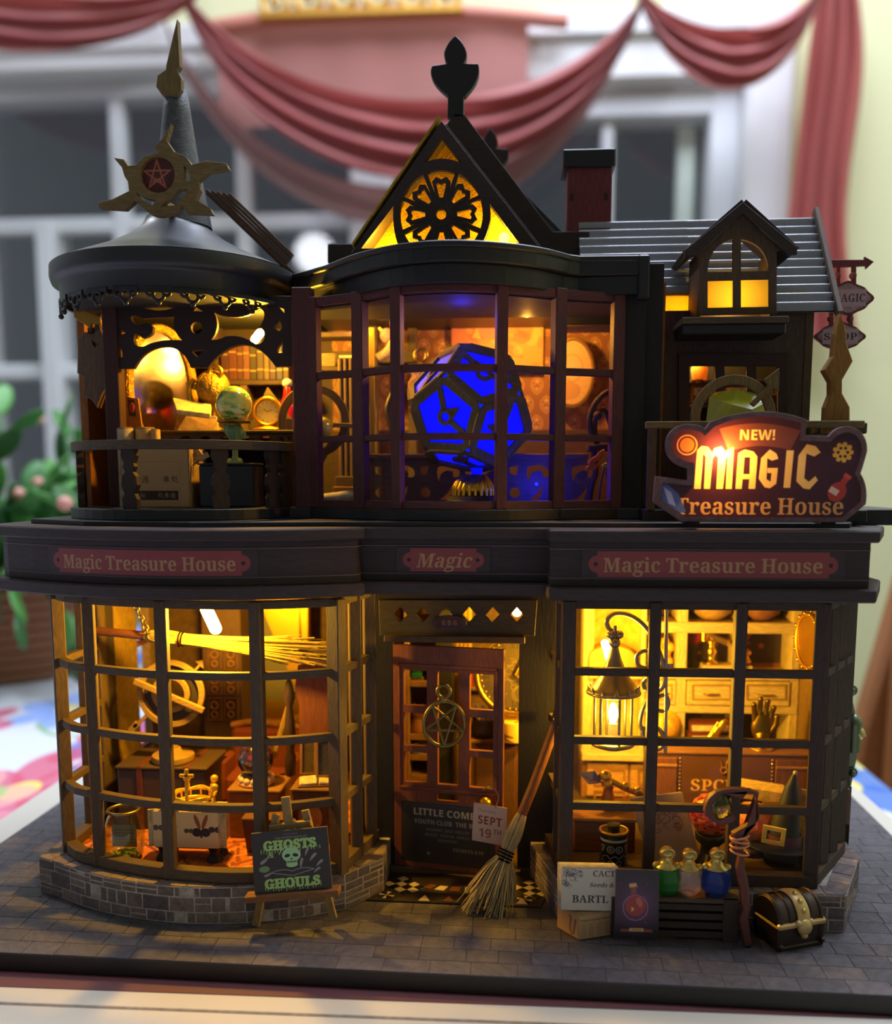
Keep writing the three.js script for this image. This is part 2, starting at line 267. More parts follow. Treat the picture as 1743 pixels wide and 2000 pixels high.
{ const c = thing('wooden_chair', 'orange brown wooden chair standing past the table corner', 'chair', [330, -760, -330]), m = wood('#c07a44', 0.5);
  const slat = (x, w, n) => M(n, bar(V(x, -110, -300), V(x + 48, 300, -395), w, 16, 3, V(0, 0, 1)), m, c);
  M('back_post', sheet(new THREE.Shape([[222, -330], [300, -330], [338, -60], [362, 120], [350, 137], [300, 140], [280, 128], [284, 60], [258, -60]].map(p => new THREE.Vector2(...p))), [], -395, 26, 4), m, c);
  M('back_panel', sheet(new THREE.Shape([[268, -200], [500, -200], [500, 62], [274, 66]].map(p => new THREE.Vector2(...p))), [], -372, 18, 3), m, c);
  M('back_post', B(500, 540, -330, 130, -420, -392, 3), m, c); M('seat', B(255, 540, -345, -315, -420, -60, 6), m, c);
  for (const [x, z] of [[270, -400], [520, -400], [270, -80], [520, -80]]) M('leg', B(x - 18, x + 18, -760, -345, z - 18, z + 18, 3), m, c);
}
{ const p = thing('christmas_cactus', 'green flat-leaved cactus with pink buds in a wicker basket', 'potted plant', [-410, -34.6, -450]);
  const wv = mat('#8a5c42', 0.85), rings = [];
  for (let k = 0; k < 11; k++) rings.push(torus(78 + k * 1.1, 4.6, -425, -29.8 + k * 8.2, -450, 40, 7, Math.PI / 2));
  for (let k = 0; k < 28; k++) { const a = k / 28 * 6.283; rings.push(bar(V(-425 + Math.cos(a) * 76, -34, -450 + Math.sin(a) * 76), V(-425 + Math.cos(a) * 88, 56, -450 + Math.sin(a) * 88), 5, 5, 0)); }
  M('basket', [...rings, cyl(74, 74, 4, -425, -34.4, -450)], wv, p); M('soil', cyl(80, 84, 4, -425, 36, -450), mat('#3b2c22', 0.95), p);
  const segs = [[], [], []], buds = [];
  const leaf = (a, b, w) => { const d = b.clone().sub(a), L = d.length(); d.normalize(); const g = new THREE.SphereGeometry(1, 8, 6); const s = V(rr(-1, 1), rr(-1, 1), rr(-1, 1)).cross(d).normalize(), n = s.clone().cross(d); g.applyMatrix4(new THREE.Matrix4().makeBasis(s.multiplyScalar(w), d.clone().multiplyScalar(L * 0.56), n.multiplyScalar(2.2)).setPosition(a.clone().add(b).multiplyScalar(0.5))); return g; };
  for (let k = 0; k < 130; k++) {
    const a = rr(0, 6.283), e = rr(0.2, 1.45); let q = V(-425 + Math.cos(a) * rr(4, 60), 40, -450 + Math.sin(a) * rr(4, 60)), d = V(Math.cos(a) * Math.cos(e), Math.sin(e), Math.sin(a) * Math.cos(e));
    const n = 3 + Math.floor(rnd() * 4);
    for (let i = 0; i < n; i++) { const L = rr(24, 36), r = q.clone().addScaledVector(d, L); segs[(k + i) % 3].push(leaf(q, r, rr(8, 12))); q = r; d.y -= rr(0.1, 0.34); d.x += rr(-0.25, 0.25); d.z += rr(-0.25, 0.25); d.normalize(); }
    if (k % 5 === 0) buds.push(ball(5, q.x, q.y, q.z, 1));
  }
  ['#2c5c2c', '#3c7a38', '#5a9a4e'].forEach((c, i) => M('foliage', segs[i], mat(c, 0.5), p, { kind: 'stuff' }));
  M('flower_bud', buds, mat('#d99a8e', 0.6), p, { kind: 'stuff' });
  M('plant_stake', bar(V(-400, 40, -395), V(-412, 120, -400), 7, 7, 1), mat('#c0aa7a', 0.8), p);
}
// ---------- the dollhouse: base, plinths, shop front ----------
const H = thing('dollhouse', 'two-storey wooden miniature magic shop model with lit windows, tower and gable', 'dollhouse', [-20, 0, 0]);
const skew = g => g.applyMatrix4(new THREE.Matrix4().makeTranslation(-20, 0, 0).multiply(new THREE.Matrix4().makeRotationY(-rad(1.15))).multiply(new THREE.Matrix4().makeTranslation(20, 0, 0)));   // the base board lies slightly turned under the house
M('base_board', skew(plan([[-170, 71.5], [-170, -96], [130, -96], [130, 71.5]], -4.8, -0.25, 0.2)), K.black, H);
M('base_seam', B(86, 130, -0.3, -0.19, 14.6, 15.2, 0), K.black, H);
{ // pavement slabs, each with its own edges; the farthest, smallest ones joined
  const far = [], tones = ['#545057', '#5a555c', '#4e4a51', '#5f5961'].map(c => new THREE.MeshStandardMaterial({ color: C(c), map: mottle, bumpMap: mottle, bumpScale: 0.00012, roughness: 0.72 }));
  let n = 0; const pav = M('pavement', skew(B(-169.8, 129.8, -0.26, -0.2, -95.8, 71.3, 0)), mat('#403d40', 0.9), H);
  for (let r = 0; r < 26; r++) {
    const z1 = 71.2 - r * 6.2, z0 = Math.max(z1 - 6.05, -95.8); let x = -169.8 - (r % 2) * 5 - rr(0, 2);
    while (x < 129.8) {
      const w = rr(8.2, 12.2), a = Math.max(x, -169.8), b = Math.min(x + w - 0.16, 129.8); x += w; if (b - a < 1) continue;
      const inHouse = z0 < 33 && a > -130 && b < 96; if (inHouse && z1 < 10) continue;
      const g = skew(B(a, b, -0.22, rr(-0.05, 0.0), z0, z1, 0.09));
      if (n < 290 && z1 > -8 && a > -145) { M('paving_slab', g, tones[Math.floor(rnd() * 4)], pav); n++; } else far.push(g);
    }
  }
  M('paving', far, tones[1], pav, { kind: 'stuff' });
}
const LP = [[-136.6, 6], [-137.6, 34.5], [-131, 37.2], ...smooth([[-131, 37.2], [-118, 44], [-102, 49], [-86, 50.8], [-70, 49], [-56, 44.5], [-46, 39.2]], 22).slice(1), [-36.8, 27.5], [-36.8, 14]];
const RP = [[6.5, 14], [14.5, 43], [89.7, 43], [102.6, 16.7], [102.6, -6]];
const PH = 10.6;
function stonework(path, name, rows, wmin, wmax, label) {
  const pl = M(name, plan([...path, [path[path.length - 1][0], -70], [path[0][0], -70]], 0, PH - 0.15, 0.1), K.mortar, H, { label });
  const tones = ['#7d7070', '#8b7b76', '#6e6366', '#938078', '#786c72', '#83736f'].map(c => new THREE.MeshStandardMaterial({ color: C(c), map: mottle, bumpMap: mottle, bumpScale: 0.0002, roughness: 0.85 }));
  const corners = []; { let L = 0; for (let i = 1; i < path.length - 1; i++) { const a = path[i - 1], b = path[i], c = path[i + 1]; L += Math.hypot(b[0] - a[0], b[1] - a[1]); let d = Math.abs(Math.atan2(c[1] - b[1], c[0] - b[0]) - Math.atan2(b[1] - a[1], b[0] - a[0])); if (d > Math.PI) d = TAU - d; if (d > 0.35) corners.push(L); } }
  const fit = (s, w) => { for (const k of corners) if (s < k - 0.05 && s + w > k - 1.2) return s + w > k + 1.2 || s + w > k ? k - s : w; return w; };
  const total = plen(path), put = (s0, s1, y0, y1) => {
    const a = along(path, s0 + 0.05), b = along(path, s1 - 0.05), mx = (a.x + b.x) / 2, mz = (a.z + b.z) / 2, L = Math.hypot(b.x - a.x, b.z - a.z); if (L < 0.4) return;
    const g = B(-L / 2 + 0.16, L / 2 - 0.16, y0 + 0.16, y1 - 0.16, -0.5, 0.06 + rr(0, 0.12), 0.1);
    M('stone', xf(g, mx, 0, mz, 0, Math.atan2(-(b.z - a.z), b.x - a.x)), tones[Math.floor(rnd() * 6)], pl);
  };
  let y = 0.15;
  for (const h of rows) { let s = rr(0, 0.5); while (s < total - 0.6) { const w = Math.min(fit(s, rr(wmin, wmax)), total - s); if (rnd() < 0.3 && h > 2.8) { const m = y + h * rr(0.4, 0.6); put(s, s + w, y, m); put(s, s + w, m, y + h); } else put(s, s + w, y, y + h); s += w; } y += h; }
  // coping: a row of flat stones on the ledge in front of the window
  let s = 0.4; while (s < total - 1) {
    const w = fit(s, rr(wmin, wmax)), a = along(path, s), b = along(path, Math.min(s + w, total)), L = Math.hypot(b.x - a.x, b.z - a.z); s += w;
    if (L > 1) M('stone', xf(B(-L / 2 + 0.12, L / 2 - 0.12, PH - 0.4, PH + 0.1 + rr(0, 0.1), -5.4, -0.05, 0.15), (a.x + b.x) / 2, 0, (a.z + b.z) / 2, 0, Math.atan2(-(b.z - a.z), b.x - a.x)), tones[Math.floor(rnd() * 6)], pl);
  }
}
stonework(LP, 'stone_plinth', [3.2, 4.2, 2.9], 4.2, 9.6, 'curved random-stone plinth');
stonework(RP, 'stone_plinth', [3.3, 3.5, 3.4], 5.2, 7.4, 'angled brick plinth');
// interior floors and walls of the lower shop
const carpet = print(512, 512, (x, w, h) => { bgfill(x, w, h, '#b8662e'); for (let i = 0; i < 90; i++) { x.strokeStyle = ['#8a3c1c', '#d98b3e', '#6e2f1a', '#c97a34'][i % 4]; x.lineWidth = rr(4, 14); x.beginPath(); const a = rnd() * w, b = rnd() * h; x.moveTo(a, b); x.bezierCurveTo(a + rr(-90, 90), b + rr(-90, 90), a + rr(-90, 90), b + rr(-90, 90), a + rr(-120, 120), b + rr(-120, 120)); x.stroke(); } }, 0.85);
const LW = [[-131, 2], [-131, 28], ...smooth([[-131, 28], [-125.5, 34.5], [-117, 38.6], [-105, 43], [-93.5, 45.6], [-80, 47], [-67.5, 46], [-57, 43], [-47.5, 38.6]], 18).slice(1), [-41.5, 14]];
const RW = [[12.5, 14], [15, 38.6], [82, 38.6], [97.5, 14], [97.5, 0]];
const cg = plan([...offset(LW, -1), [-41, -50], [-130, -50]], PH, PH + 0.4, 0); { const p = cg.attributes.position, uv = new Float32Array(p.count * 2); for (let i = 0; i < p.count; i++) { uv[i * 2] = p.getX(i) / 45; uv[i * 2 + 1] = p.getZ(i) / 45; } cg.setAttribute('uv', new THREE.BufferAttribute(uv, 2)); }
carpet.map.wrapS = carpet.map.wrapT = THREE.RepeatWrapping;
M('carpet', cg, carpet, H, { uv: true, label: 'orange patterned carpet of the bow window' });
M('shop_floor', [plan([...offset(RW, -1), [97, -50], [11, -50]], PH, PH + 0.4, 0), B(-41, 12, 0, 2, -50, 13, 0)], wood('#5a4331'), H);
M('side_wall', [B(-133, -130, PH, 89, -6, 2, 0.3)], K.dark, H); M('side_wall', B(-133, -130, PH, 89, -24, -6, 0), K.goldwall, H); M('side_wall', B(-133, -130, PH, 89, -50, -35, 0), K.goldwall, H); for (const y of [66, 63.4, 45, 43, 26]) M('window_bar', B(-132, -129.6, y - 0.7, y + 0.7, -35, -24, 0.15), K.red, H);
M('back_wall', [B(-133, at(573, 1500, -50).x, PH, 89, -53, -50, 0), B(at(582, 1500, -50).x, 99, PH, 89, -53, -50, 0), B(-60, -40, 36, 89, -53, -50, 0), B(-41, 12, 0, PH, -53, -50, 0)], paper('#664a2c', 0.8), H);

M('side_wall', B(97, 100, PH, 89, -50, 0, 0), wood('#8a6a3a'), H);
M('corner_pilaster', B(97.6, 102, 0, 89, -12, 3.5, 0.3), K.brownD, H); M('partition_wall', [B(-43, -40.5, PH, 89, -50, -26, 0)], wood('#6a3a26'), H);
// floor slab between the storeys and the ceiling of the shop
const FA = [[-146, -55], [-146, 29], ...smooth([[-143, 32], [-132, 38], [-118, 44], [-102, 48.6], [-86, 50.4], [-70, 48.8], [-56, 44.6], [-41.8, 39]], 18), [-41, 34.2], [9.6, 34.2], [10, 44.2], [90.5, 44.2], [98.5, 22], [98.5, -55]];
M('ceiling_board', plan([[-133, -53], [-133, 20], ...offset(LW, -0.5).slice(2), [-41, 14], [13, 14], [15.5, 37], [81, 37], [97, 14], [97, -53]], 88.9, 92, 0), wood('#6b5638'), H);
M('fascia_board', plan(FA, 92.9, 104.7, 0.15), K.fascia, H);
const grow = (p, d) => { const o = offset(p, d); return o; };
M('lower_moulding', [plan(grow(FA, 3.4), 89.5, 92.9, 0.4)], K.fascia, H);
M('upper_moulding', [plan(grow(FA, 3.6), 104.7, 107.8, 0.4)], K.fascia, H);
for (const y of [95.0, 102.6]) M('inlay_line', ribbon(offset(FA.slice(1, -1), 0.2), y - 0.12, y + 0.12), mat('#6d5a5c', 0.7), H);
M('floor_slab', [plan([[-140, -60], [-140, 24], [-118, 37], [-86, 43], [-50, 36], [88, 36], [96, 16], [110, 14], [110, -60]], 107.8, 109.2, 0.2), B(-129.5, -110, 107.8, 110.6, -30, 10), B(60, 112, 107.8, 112.2, -40, 18)], K.black, H);
function signboard(name, pts, y0, y1, text, w, h, style) {
  const m = print(w, h, (x) => {
    bgfill(x, w, h, '#3a2c31'); const k = h; x.fillStyle = '#8c3f43'; x.fillRect(k * 0.55, h * 0.04, w - k * 1.1, h * 0.92); x.beginPath(); x.arc(k * 0.55, h / 2, h * 0.3, 0, 7); x.arc(w - k * 0.55, h / 2, h * 0.3, 0, 7); x.fill();
    x.fillStyle = '#2b1c20'; x.beginPath(); x.arc(k * 0.5, h / 2, h * 0.075, 0, 7); x.fill(); x.beginPath(); x.arc(w - k * 0.5, h / 2, h * 0.075, 0, 7); x.fill();
    txt(x, text, w / 2, h * 0.53, style, '#b08a62', 'center', w - k * 1.5);
  }, 0.6);
  M(name, ribbon(pts, y0, y1), m, H, { uv: true, label: 'red sign plate reading ' + text });
}
{ const bow = offset(FA.slice(2, 20), 0.3), L = plen(bow); const cut = (x0, x1) => { const r = []; for (let i = 0; i <= 24; i++) { const X = x0 + (x1 - x0) * i / 24; let j = 1; while (j < bow.length - 1 && bow[j][0] < X) j++; const t = (X - bow[j - 1][0]) / (bow[j][0] - bow[j - 1][0]); r.push([X, bow[j - 1][1] + (bow[j][1] - bow[j - 1][1]) * t]); } return r; };
  signboard('sign_plate', cut(-126.5, -66.2), 95.2, 102.4, 'Magic Treasure House', 1400, 168, 'bold 118px serif');
  signboard('sign_plate', [[-31.5, 34.5], [-5.8, 34.5]], 95.3, 102.2, 'Magic', 620, 168, 'bold italic 128px serif');
  signboard('sign_plate', [[18, 44.5], [84.5, 44.5]], 95.1, 102.4, 'Magic Treasure House', 1530, 168, 'bold 118px serif'); }
function strip(p, w, y0, y1) { return plan([...offset(p, w / 2), ...offset(p, -w / 2).reverse()], y0, y1, 0.12); }
function shopWindow(name, path, rows, posts, m, label, topY, botY, pw) {
  const w = new THREE.Group(); w.name = name; w.userData.label = label; H.add(w); ORG.set(w, ORG.get(H));
  M('head_rail', strip(path, 2.6, topY - 1.6, topY + 0.6), m, w); M('sill_rail', strip(path, 3.6, botY, botY + 3.2), m, w);
  for (const y of rows) M('glazing_bar', strip(path, 2.4, y - 1, y + 1.1), m, w);
  for (const [x, z, a, ww, d] of posts) { const g = B(-(ww || pw) / 2, (ww || pw) / 2, botY, topY + 0.5, -(d || 3.4) / 2, (d || 3.4) / 2, 0.25); M('post', xf(g, x, 0, z, 0, a || 0), m, w); }
  return w;
}
shopWindow('bow_window', LW, [68.2, 50.2, 31.7], [[-131, 29, 0.6, 3.6, 3], [-131, 14, 0, 2.4, 4.5], [-131, 3, 0, 2.5, 5], [-117, 38.8, 0.3, 3.1], [-93.6, 45.8, 0.1, 3.2], [-67.6, 46.2, -0.1, 3.2], [-47.6, 38.9, -0.6, 4.6, 3.4], [-44.6, 27, -1.2, 2.6], [-42, 17, -1.2, 2.6]], K.brown, 'curved bow window of thin brown glazing bars', 88, PH + 0.3, 3.2);
{ const w = shopWindow('bay_window', RW, [69.3, 50.4, 32], [[15.2, 38.6, 0.1, 3.8, 3.2], [38, 38.8, 0, 3], [60.3, 38.8, 0, 3], [81.6, 38.4, -0.3, 4, 3.4], [87.2, 30.5, -1.0, 1.6, 3.8], [92.6, 22, -1.0, 1.6, 3.8], [97.2, 14, -1.0, 2.4, 3.8], [13.9, 27, 1.45, 1.8, 3]], wood('#46352f'), 'angled bay window with glazed panes', 88, PH + 0.3, 3);
  for (const [a, b] of [[17, 36.5], [39.5, 58.8], [61.8, 79.8]]) for (const [c, d] of [[14, 31], [33, 49.4], [51.4, 68.2], [70.4, 86.4]]) M('pane', face(b - a + 0.8, d - c + 0.6, (a + b) / 2, (c + d) / 2, 37.7), pane, w); }
// door wall, header with diamond cut-outs, door
const ZD = 12, dx0 = at(769, 1450, ZD).x, dx1 = at(1013, 1450, ZD).x, dTop = at(890, 1254, ZD).y;
{ const s = new THREE.Shape([[-47, 0], [-47, 89], [14.5, 89], [14.5, 0], [dx1, 0], [dx1, dTop], [dx0, dTop], [dx0, 0]].map(p => new THREE.Vector2(...p)));
  const dm = []; for (const [x, y] of [[782, 1201], [826, 1201], [871, 1201], [917, 1201], [963, 1201], [1010, 1202]]) dm.push(`M ${x} ${y - 17} L ${x + 15} ${y} L ${x} ${y + 16} L ${x - 15} ${y} Z`);
  M('door_wall', sheet(s, dm, ZD, 2.4, 0.15), K.blackwood, H);
  M('header_panel', sheet('M 740 1172 L 1050 1172 L 1045 1242 L 742 1242 Z', dm, ZD + 0.8, 0.7, 0.1), wood('#4a3f2a'), H);
  M('lintel', pxBox(750, 1243, 1026, 1256, ZD + 2.6, 3, 0.2), K.brown, H);
  M('threshold', B(dx0 - 1, dx1 + 1, 0, 2, ZD - 1, ZD + 2.4, 0.2), K.brown, H);
  const c = at(878, 1217, ZD + 2), pl = new THREE.Shape(); pl.absellipse(c.x, c.y, 5.2, 2.3, 0, TAU);
  const np = M('number_plate', sheet(pl, [], ZD + 1.8, 0.8, 0.12, 20), mat('#43262b', 0.5), H, { label: 'oval plate reading 606' });
  M('plate_print', face(7.6, 2.9, c.x, c.y, ZD + 1.86), print(256, 98, (x, w, h) => { bgfill(x, w, h, '#43262b'); txt(x, '6 0 6', w / 2, h * 0.5, 'bold 70px serif', '#8d6a63'); }), np); }
const door = new THREE.Group(); door.name = 'door'; door.userData.label = 'reddish brown door standing slightly ajar'; H.add(door);
{ const w = at(990, 1500, 20).x - dx0 - 0.5, y0 = 2.2, y1 = dTop - 0.8;   // written from its hinge at x = 0, then swung outwards
  const hx = dx0 + 0.4; door.position.set((hx + 20) * MM, 0, (ZD - 0.6) * MM); door.rotation.y = -rad(11.5); ORG.set(door, V(0, 0, 0));
  const s = new THREE.Shape([[0, y0], [w, y0], [w, y1], [0, y1]].map(p => new THREE.Vector2(...p))), hole = (a, b, c, d) => { const h = new THREE.Path(); h.moveTo(a * w, y0 + c * (y1 - y0)); h.lineTo(b * w, y0 + c * (y1 - y0)); h.lineTo(b * w, y0 + d * (y1 - y0)); h.lineTo(a * w, y0 + d * (y1 - y0)); return h; };
  const holes = []; for (const [a, b] of [[0.1, 0.31], [0.41, 0.6], [0.7, 0.91]]) for (const [c, d] of [[0.39, 0.525], [0.555, 0.7], [0.735, 0.89]]) holes.push(a === 0.41 ? null : hole(a, b, c, d));
  holes.push(hole(0.41, 0.6, 0.39, 0.89), hole(0.4, 0.6, 0.315, 0.35));
  M('door_leaf', sheet(s, holes.filter(Boolean), 1.4, 1.6, 0.12), K.red, door);
  const mx = (a, b, c, d) => B(a * w, b * w, y0 + c * (y1 - y0), y0 + d * (y1 - y0), 1.3, 1.75, 0.12);
  M('door_moulding', [mx(0.05, 0.95, 0.905, 0.92), mx(0.05, 0.95, 0.36, 0.372), mx(0.05, 0.065, 0.37, 0.92), mx(0.935, 0.95, 0.37, 0.92)], K.red, door);
  M('door_knob', [sph(2.05, w * 0.86, y0 + 0.335 * (y1 - y0), 3.9), cyl(0.6, 0.6, 2, 0, 0, 0, 10).rotateX(Math.PI / 2).translate(w * 0.86, y0 + 0.335 * (y1 - y0), 2.2)], K.gold, door, { label: 'round brass door knob' });
  M('door_poster', face(w * 0.86, (y1 - y0) * 0.275, w * 0.5, y0 + 0.165 * (y1 - y0), 1.46), print(560, 420, (x, W, h) => {
    bgfill(x, W, h, '#1d1c20'); x.strokeStyle = '#3d3a3c'; x.lineWidth = 3; x.strokeRect(18, 18, W - 36, h - 36);
    txt(x, 'LITTLE COMETS', W * 0.52, 66, 'bold 66px sans-serif', '#a9a294', 'center', 440); txt(x, 'YOUTH CLUB  THE BIG NI', W * 0.54, 134, 'bold 44px sans-serif', '#8f887c', 'center', 450);
    const l = [['WORRIS  JUST MILLIE', 186], ['BUZZY  DOUSE  HOLLY', 222], ['WINTERS', 256]]; for (const [s2, y] of l) txt(x, s2, W / 2, y, 'bold 26px sans-serif', '#6c675f');
    txt(x, 'TICKETS £10', W * 0.72, 312, 'bold 32px sans-serif', '#7d766c'); x.fillStyle = '#8d867b'; x.fillRect(W * 0.28, 345, 16, 16);
  }, 0.4), door); }
// tiled mat in front of the door
{ const mt = M('tile_mat', plan([[-37, 14.5], [-37, 27], [-41, 33.6], [9, 34.6], [11, 27], [9, 14.5]], 0, 0.5, 0.1), mat('#2a2120', 0.5), H);
  const bl = mat('#15141a', 0.4), wh = mat('#b9a888', 0.5), rd = mat('#6b3a26', 0.5);
  const dia = (x, z, s, m, n) => M('tile', plan([[x - s, z], [x, z + s * 0.95], [x + s, z], [x, z - s * 0.95]], 0.45, 0.72, 0.04), m, mt);
  for (const [cx, dir] of [[-32, 1], [6, -1]]) for (let i = -1; i <= 2; i++) for (let j = -1; j <= 1; j++) dia(cx + (i * 1.9 + j * 1.9) * 0.98, 23 + (i - j) * 1.85, 1.75, (i + j) % 2 ? bl : wh);
  for (let i = 0; i < 7; i++) { const a = -0.9 + i * 0.3; M('tile', plan([[-13 + Math.sin(a) * 13, 20 + Math.cos(a) * 4], [-13 + Math.sin(a + 0.2) * 13, 20 + Math.cos(a + 0.2) * 4], [-13 + Math.sin(a + 0.2) * 16, 21 + Math.cos(a + 0.2) * 6], [-13 + Math.sin(a) * 16, 21 + Math.cos(a) * 6]], 0.45, 0.7, 0.04), i % 2 ? wh : rd, mt); }
  for (let i = 0; i < 5; i++) M('tile', plan([[-26 + i * 7, 33.6], [-22.6 + i * 7, 33.7], [-24.3 + i * 7, 29.8]], 0.45, 0.72, 0.04), i % 2 ? rd : wh, mt);
  for (const x of [-35.5, 4.5]) for (let k = 0; k < 8; k++) { const a = k / 8 * 6.283; M('tile', plan([[x, 30.6], [x + Math.cos(a) * 2.3, 30.6 + Math.sin(a) * 2.3], [x + Math.cos(a + 0.5) * 2.3, 30.6 + Math.sin(a + 0.5) * 2.3]], 0.45, 0.7, 0.02), k % 2 ? bl : wh, mt); }
}
// LED bulbs of the shop
function bulb(x, y, z, cd, c = '#ffbe30', o = {}) {
  const g = o.g || [sph(1.5, x, y, z, 14, 10)];
  M('led_bulb', g, glow(o.e || '#ffd36a', o.i ?? 14), H); lamp(c, cd * LIGHT.warm, x, y, z, o.r || 0.1);
}
{ const p = at(412, 1208, 21), c = new THREE.CapsuleGeometry(1.8, 6.5, 6, 14); c.rotateZ(0.42); c.translate(p.x, p.y, 21); bulb(p.x, p.y, 21, 0.0023, '#ffbe30', { g: [c], i: 22 });
  const q = at(1187, 1272, 12), d = new THREE.CapsuleGeometry(1.2, 5, 6, 14); d.rotateZ(0.3); d.translate(q.x, q.y, 12); bulb(q.x, q.y, 12, 0.0019, '#ffbe30', { g: [d], i: 22 });
  const r = at(1010, 1195, -6); bulb(r.x, r.y, -6, 0.0009, '#ffbe30'); }
// ---------- upper storey ----------
const TC = [-99, 0], arc = (cx, cz, r, a0, a1, n) => Array.from({ length: n + 1 }, (_, i) => { const a = rad(a0 + (a1 - a0) * i / n); return [cx + r * Math.sin(a), cz + r * Math.cos(a)]; });
const BAY = [[-58.6, 12.5], [-44, 19.6], ...smooth([[-43, 20], [-31.6, 28.6], [-17.5, 31.5], [-3.4, 28.6], [11.5, 21]], 20).slice(1), [13, 19.5], [29.4, 14]];
const UF = [[-134, -58], ...arc(TC[0], TC[1], 36.5, -90, 66, 24), ...offset(BAY, 2.2), [37, 17], [37, -58]];
M('upper_floor', plan(UF, 109.2, 112.3, 0.2), K.black, H);
M('wing_floor', [B(36, 96, 109, 112.3, -58, 26, 0.2)], K.black, H);
// cornice, tower roof
const CO = [[-66, -58], [-66, 2], [-60.5, 6], [-54, 12], ...smooth([[-50, 17], [-42, 26], [-30, 34.5], [-17.5, 37.6], [-5, 34.8], [7, 28], [15, 19.6]], 18), [18, 17.8], [36.5, 17.8], [36.5, -58]];
M('cornice', [plan(CO, 176.6, 181.2, 0.3), plan(offset(CO, -1.8), 171.6, 176.6, 0.2), plan(offset(CO, 0.6), 180.2, 181.8, 0.3)], K.black, H);
M('upper_ceiling', [plan([[-62, -6], [-62, 8], ...offset(BAY, -1), [36, 13], [36, -6]], 169.6, 171.6, 0), B(-136, 37, 176, 178, -58, -5, 0), plan([[-134, -58], ...arc(-100, -1, 33, -90, 75, 14), [-64, -58]], 171, 172, 0)], K.blackwood, H);
M('bay_corner_cap', B(34, 37.2, 170, 181.9, 15, 18.4, 0.5), K.black, H);
M('tower_rim', [lathe([[0, 177], [33, 177], [33, 172.2], [33.8, 172], [33.8, 177], [35.9, 177.6], [36.5, 179.4], [36.4, 182.4], [35.8, 182.8], [0, 184]], -103.2, 0, -2, 64)], mat('#24262b', 0.4), H);

M('tower_roof', lathe([[36.2, 182.7], [30, 185.4], [22, 188.8], [15, 192.6], [10.5, 196], [9.2, 198], [8.8, 199]], -103, 0, -2, 64), mat('#43454b', 0.35), H);
M('spire', lathe([[9.4, 196.5], [8.3, 203], [6.8, 211], [5.4, 220], [4.2, 229], [3.3, 236], [0.1, 236.4]], -101.6, 0, -2, 40), new THREE.MeshStandardMaterial({ color: C('#55585e'), map: mottle, bumpMap: speck, bumpScale: 0.0001, roughness: 0.5 }), H);
M('spire_finial', sheet('M 346 37 L 351 128 L 345 136 L 354 152 L 354 175 L 346 189 L 316 185 L 305 169 L 308 147 L 324 136 L 325 126 Z', [], 1.9, 2.6, 0.06), K.tan, H);
{ const s = M('star_ornament', sheet('M 334 241 L 325 274 L 340 296 Q 350 300 359 303 Q 368 310 374 322 L 390 317 L 404 314 L 442 319 L 447 330 L 408 336 L 387 353 L 390 370 L 382 389 L 411 407 L 416 418 L 365 416 L 356 401 L 340 415 Q 310 428 291 416 L 263 392 L 244 409 L 193 406 L 192 396 L 219 389 L 252 373 L 250 355 L 243 344 L 238 327 L 222 308 L 241 311 L 250 324 L 266 322 L 278 308 Q 292 300 309 299 L 302 286 L 319 268 Z', ['O 308 341 342 341', 'M 358 320 Q 372 336 372 354 L 358 353 Q 361 336 358 320 Z', 'M 264 374 Q 282 388 305 390 L 299 402 Q 276 394 264 374 Z', 'M 319 396 L 350 368 L 367 368 Q 360 390 340 402 L 313 403 Z'], 24, 2.4, 0.06), K.tan, H, { label: 'gold star wheel with five flames' });
  const c = at(308, 341, 22); M('star_disc', disc(5.3, c.x, c.y, 22.4), print(200, 200, (x, w, h) => { bgfill(x, w, h, '#5a2e2b'); x.strokeStyle = '#b0684f'; x.lineWidth = 9; x.beginPath(); for (let i = 0; i < 5; i++) { const a = -Math.PI / 2 + i * 4 * Math.PI / 5; x.lineTo(100 + 74 * Math.cos(a), 105 + 74 * Math.sin(a)); } x.closePath(); x.stroke(); x.beginPath(); x.arc(100, 150, 24, 3.4, 6); x.stroke(); }), s);
  M('star_stay', bar(at(320, 400, 22), V(-101, 200, 6), 2, 2), K.tan, s); }
{ // the slatted slope of the rear roof leaning down behind the tower
  const a = at(402, 372, -12), b = at(556, 520, -12); const d = b.clone().sub(a).normalize(), n = V(-d.y, d.x, 0);
  M('rear_roof', [bar(V(a.x, a.y, -30), V(b.x, b.y, -30), 1.6, 34, 0.1, V(0, 0, 1))], K.brown, H);
  for (let k = 0; k < 5; k++) { const o = n.clone().multiplyScalar(-n.y * 0 + (n.x > 0 ? 1 : -1) * (0.2 + k * 1.0)); M('roof_slat', bar(V(a.x, a.y, -12.4 + k * 0.15).add(o).addScaledVector(d, k * 1.6), V(b.x, b.y, -12.4 + k * 0.15).add(o), 0.92, 1.6, 0.1, V(0, 0, 1)), k % 2 ? K.brown : wood('#7a4e34'), H); }
}
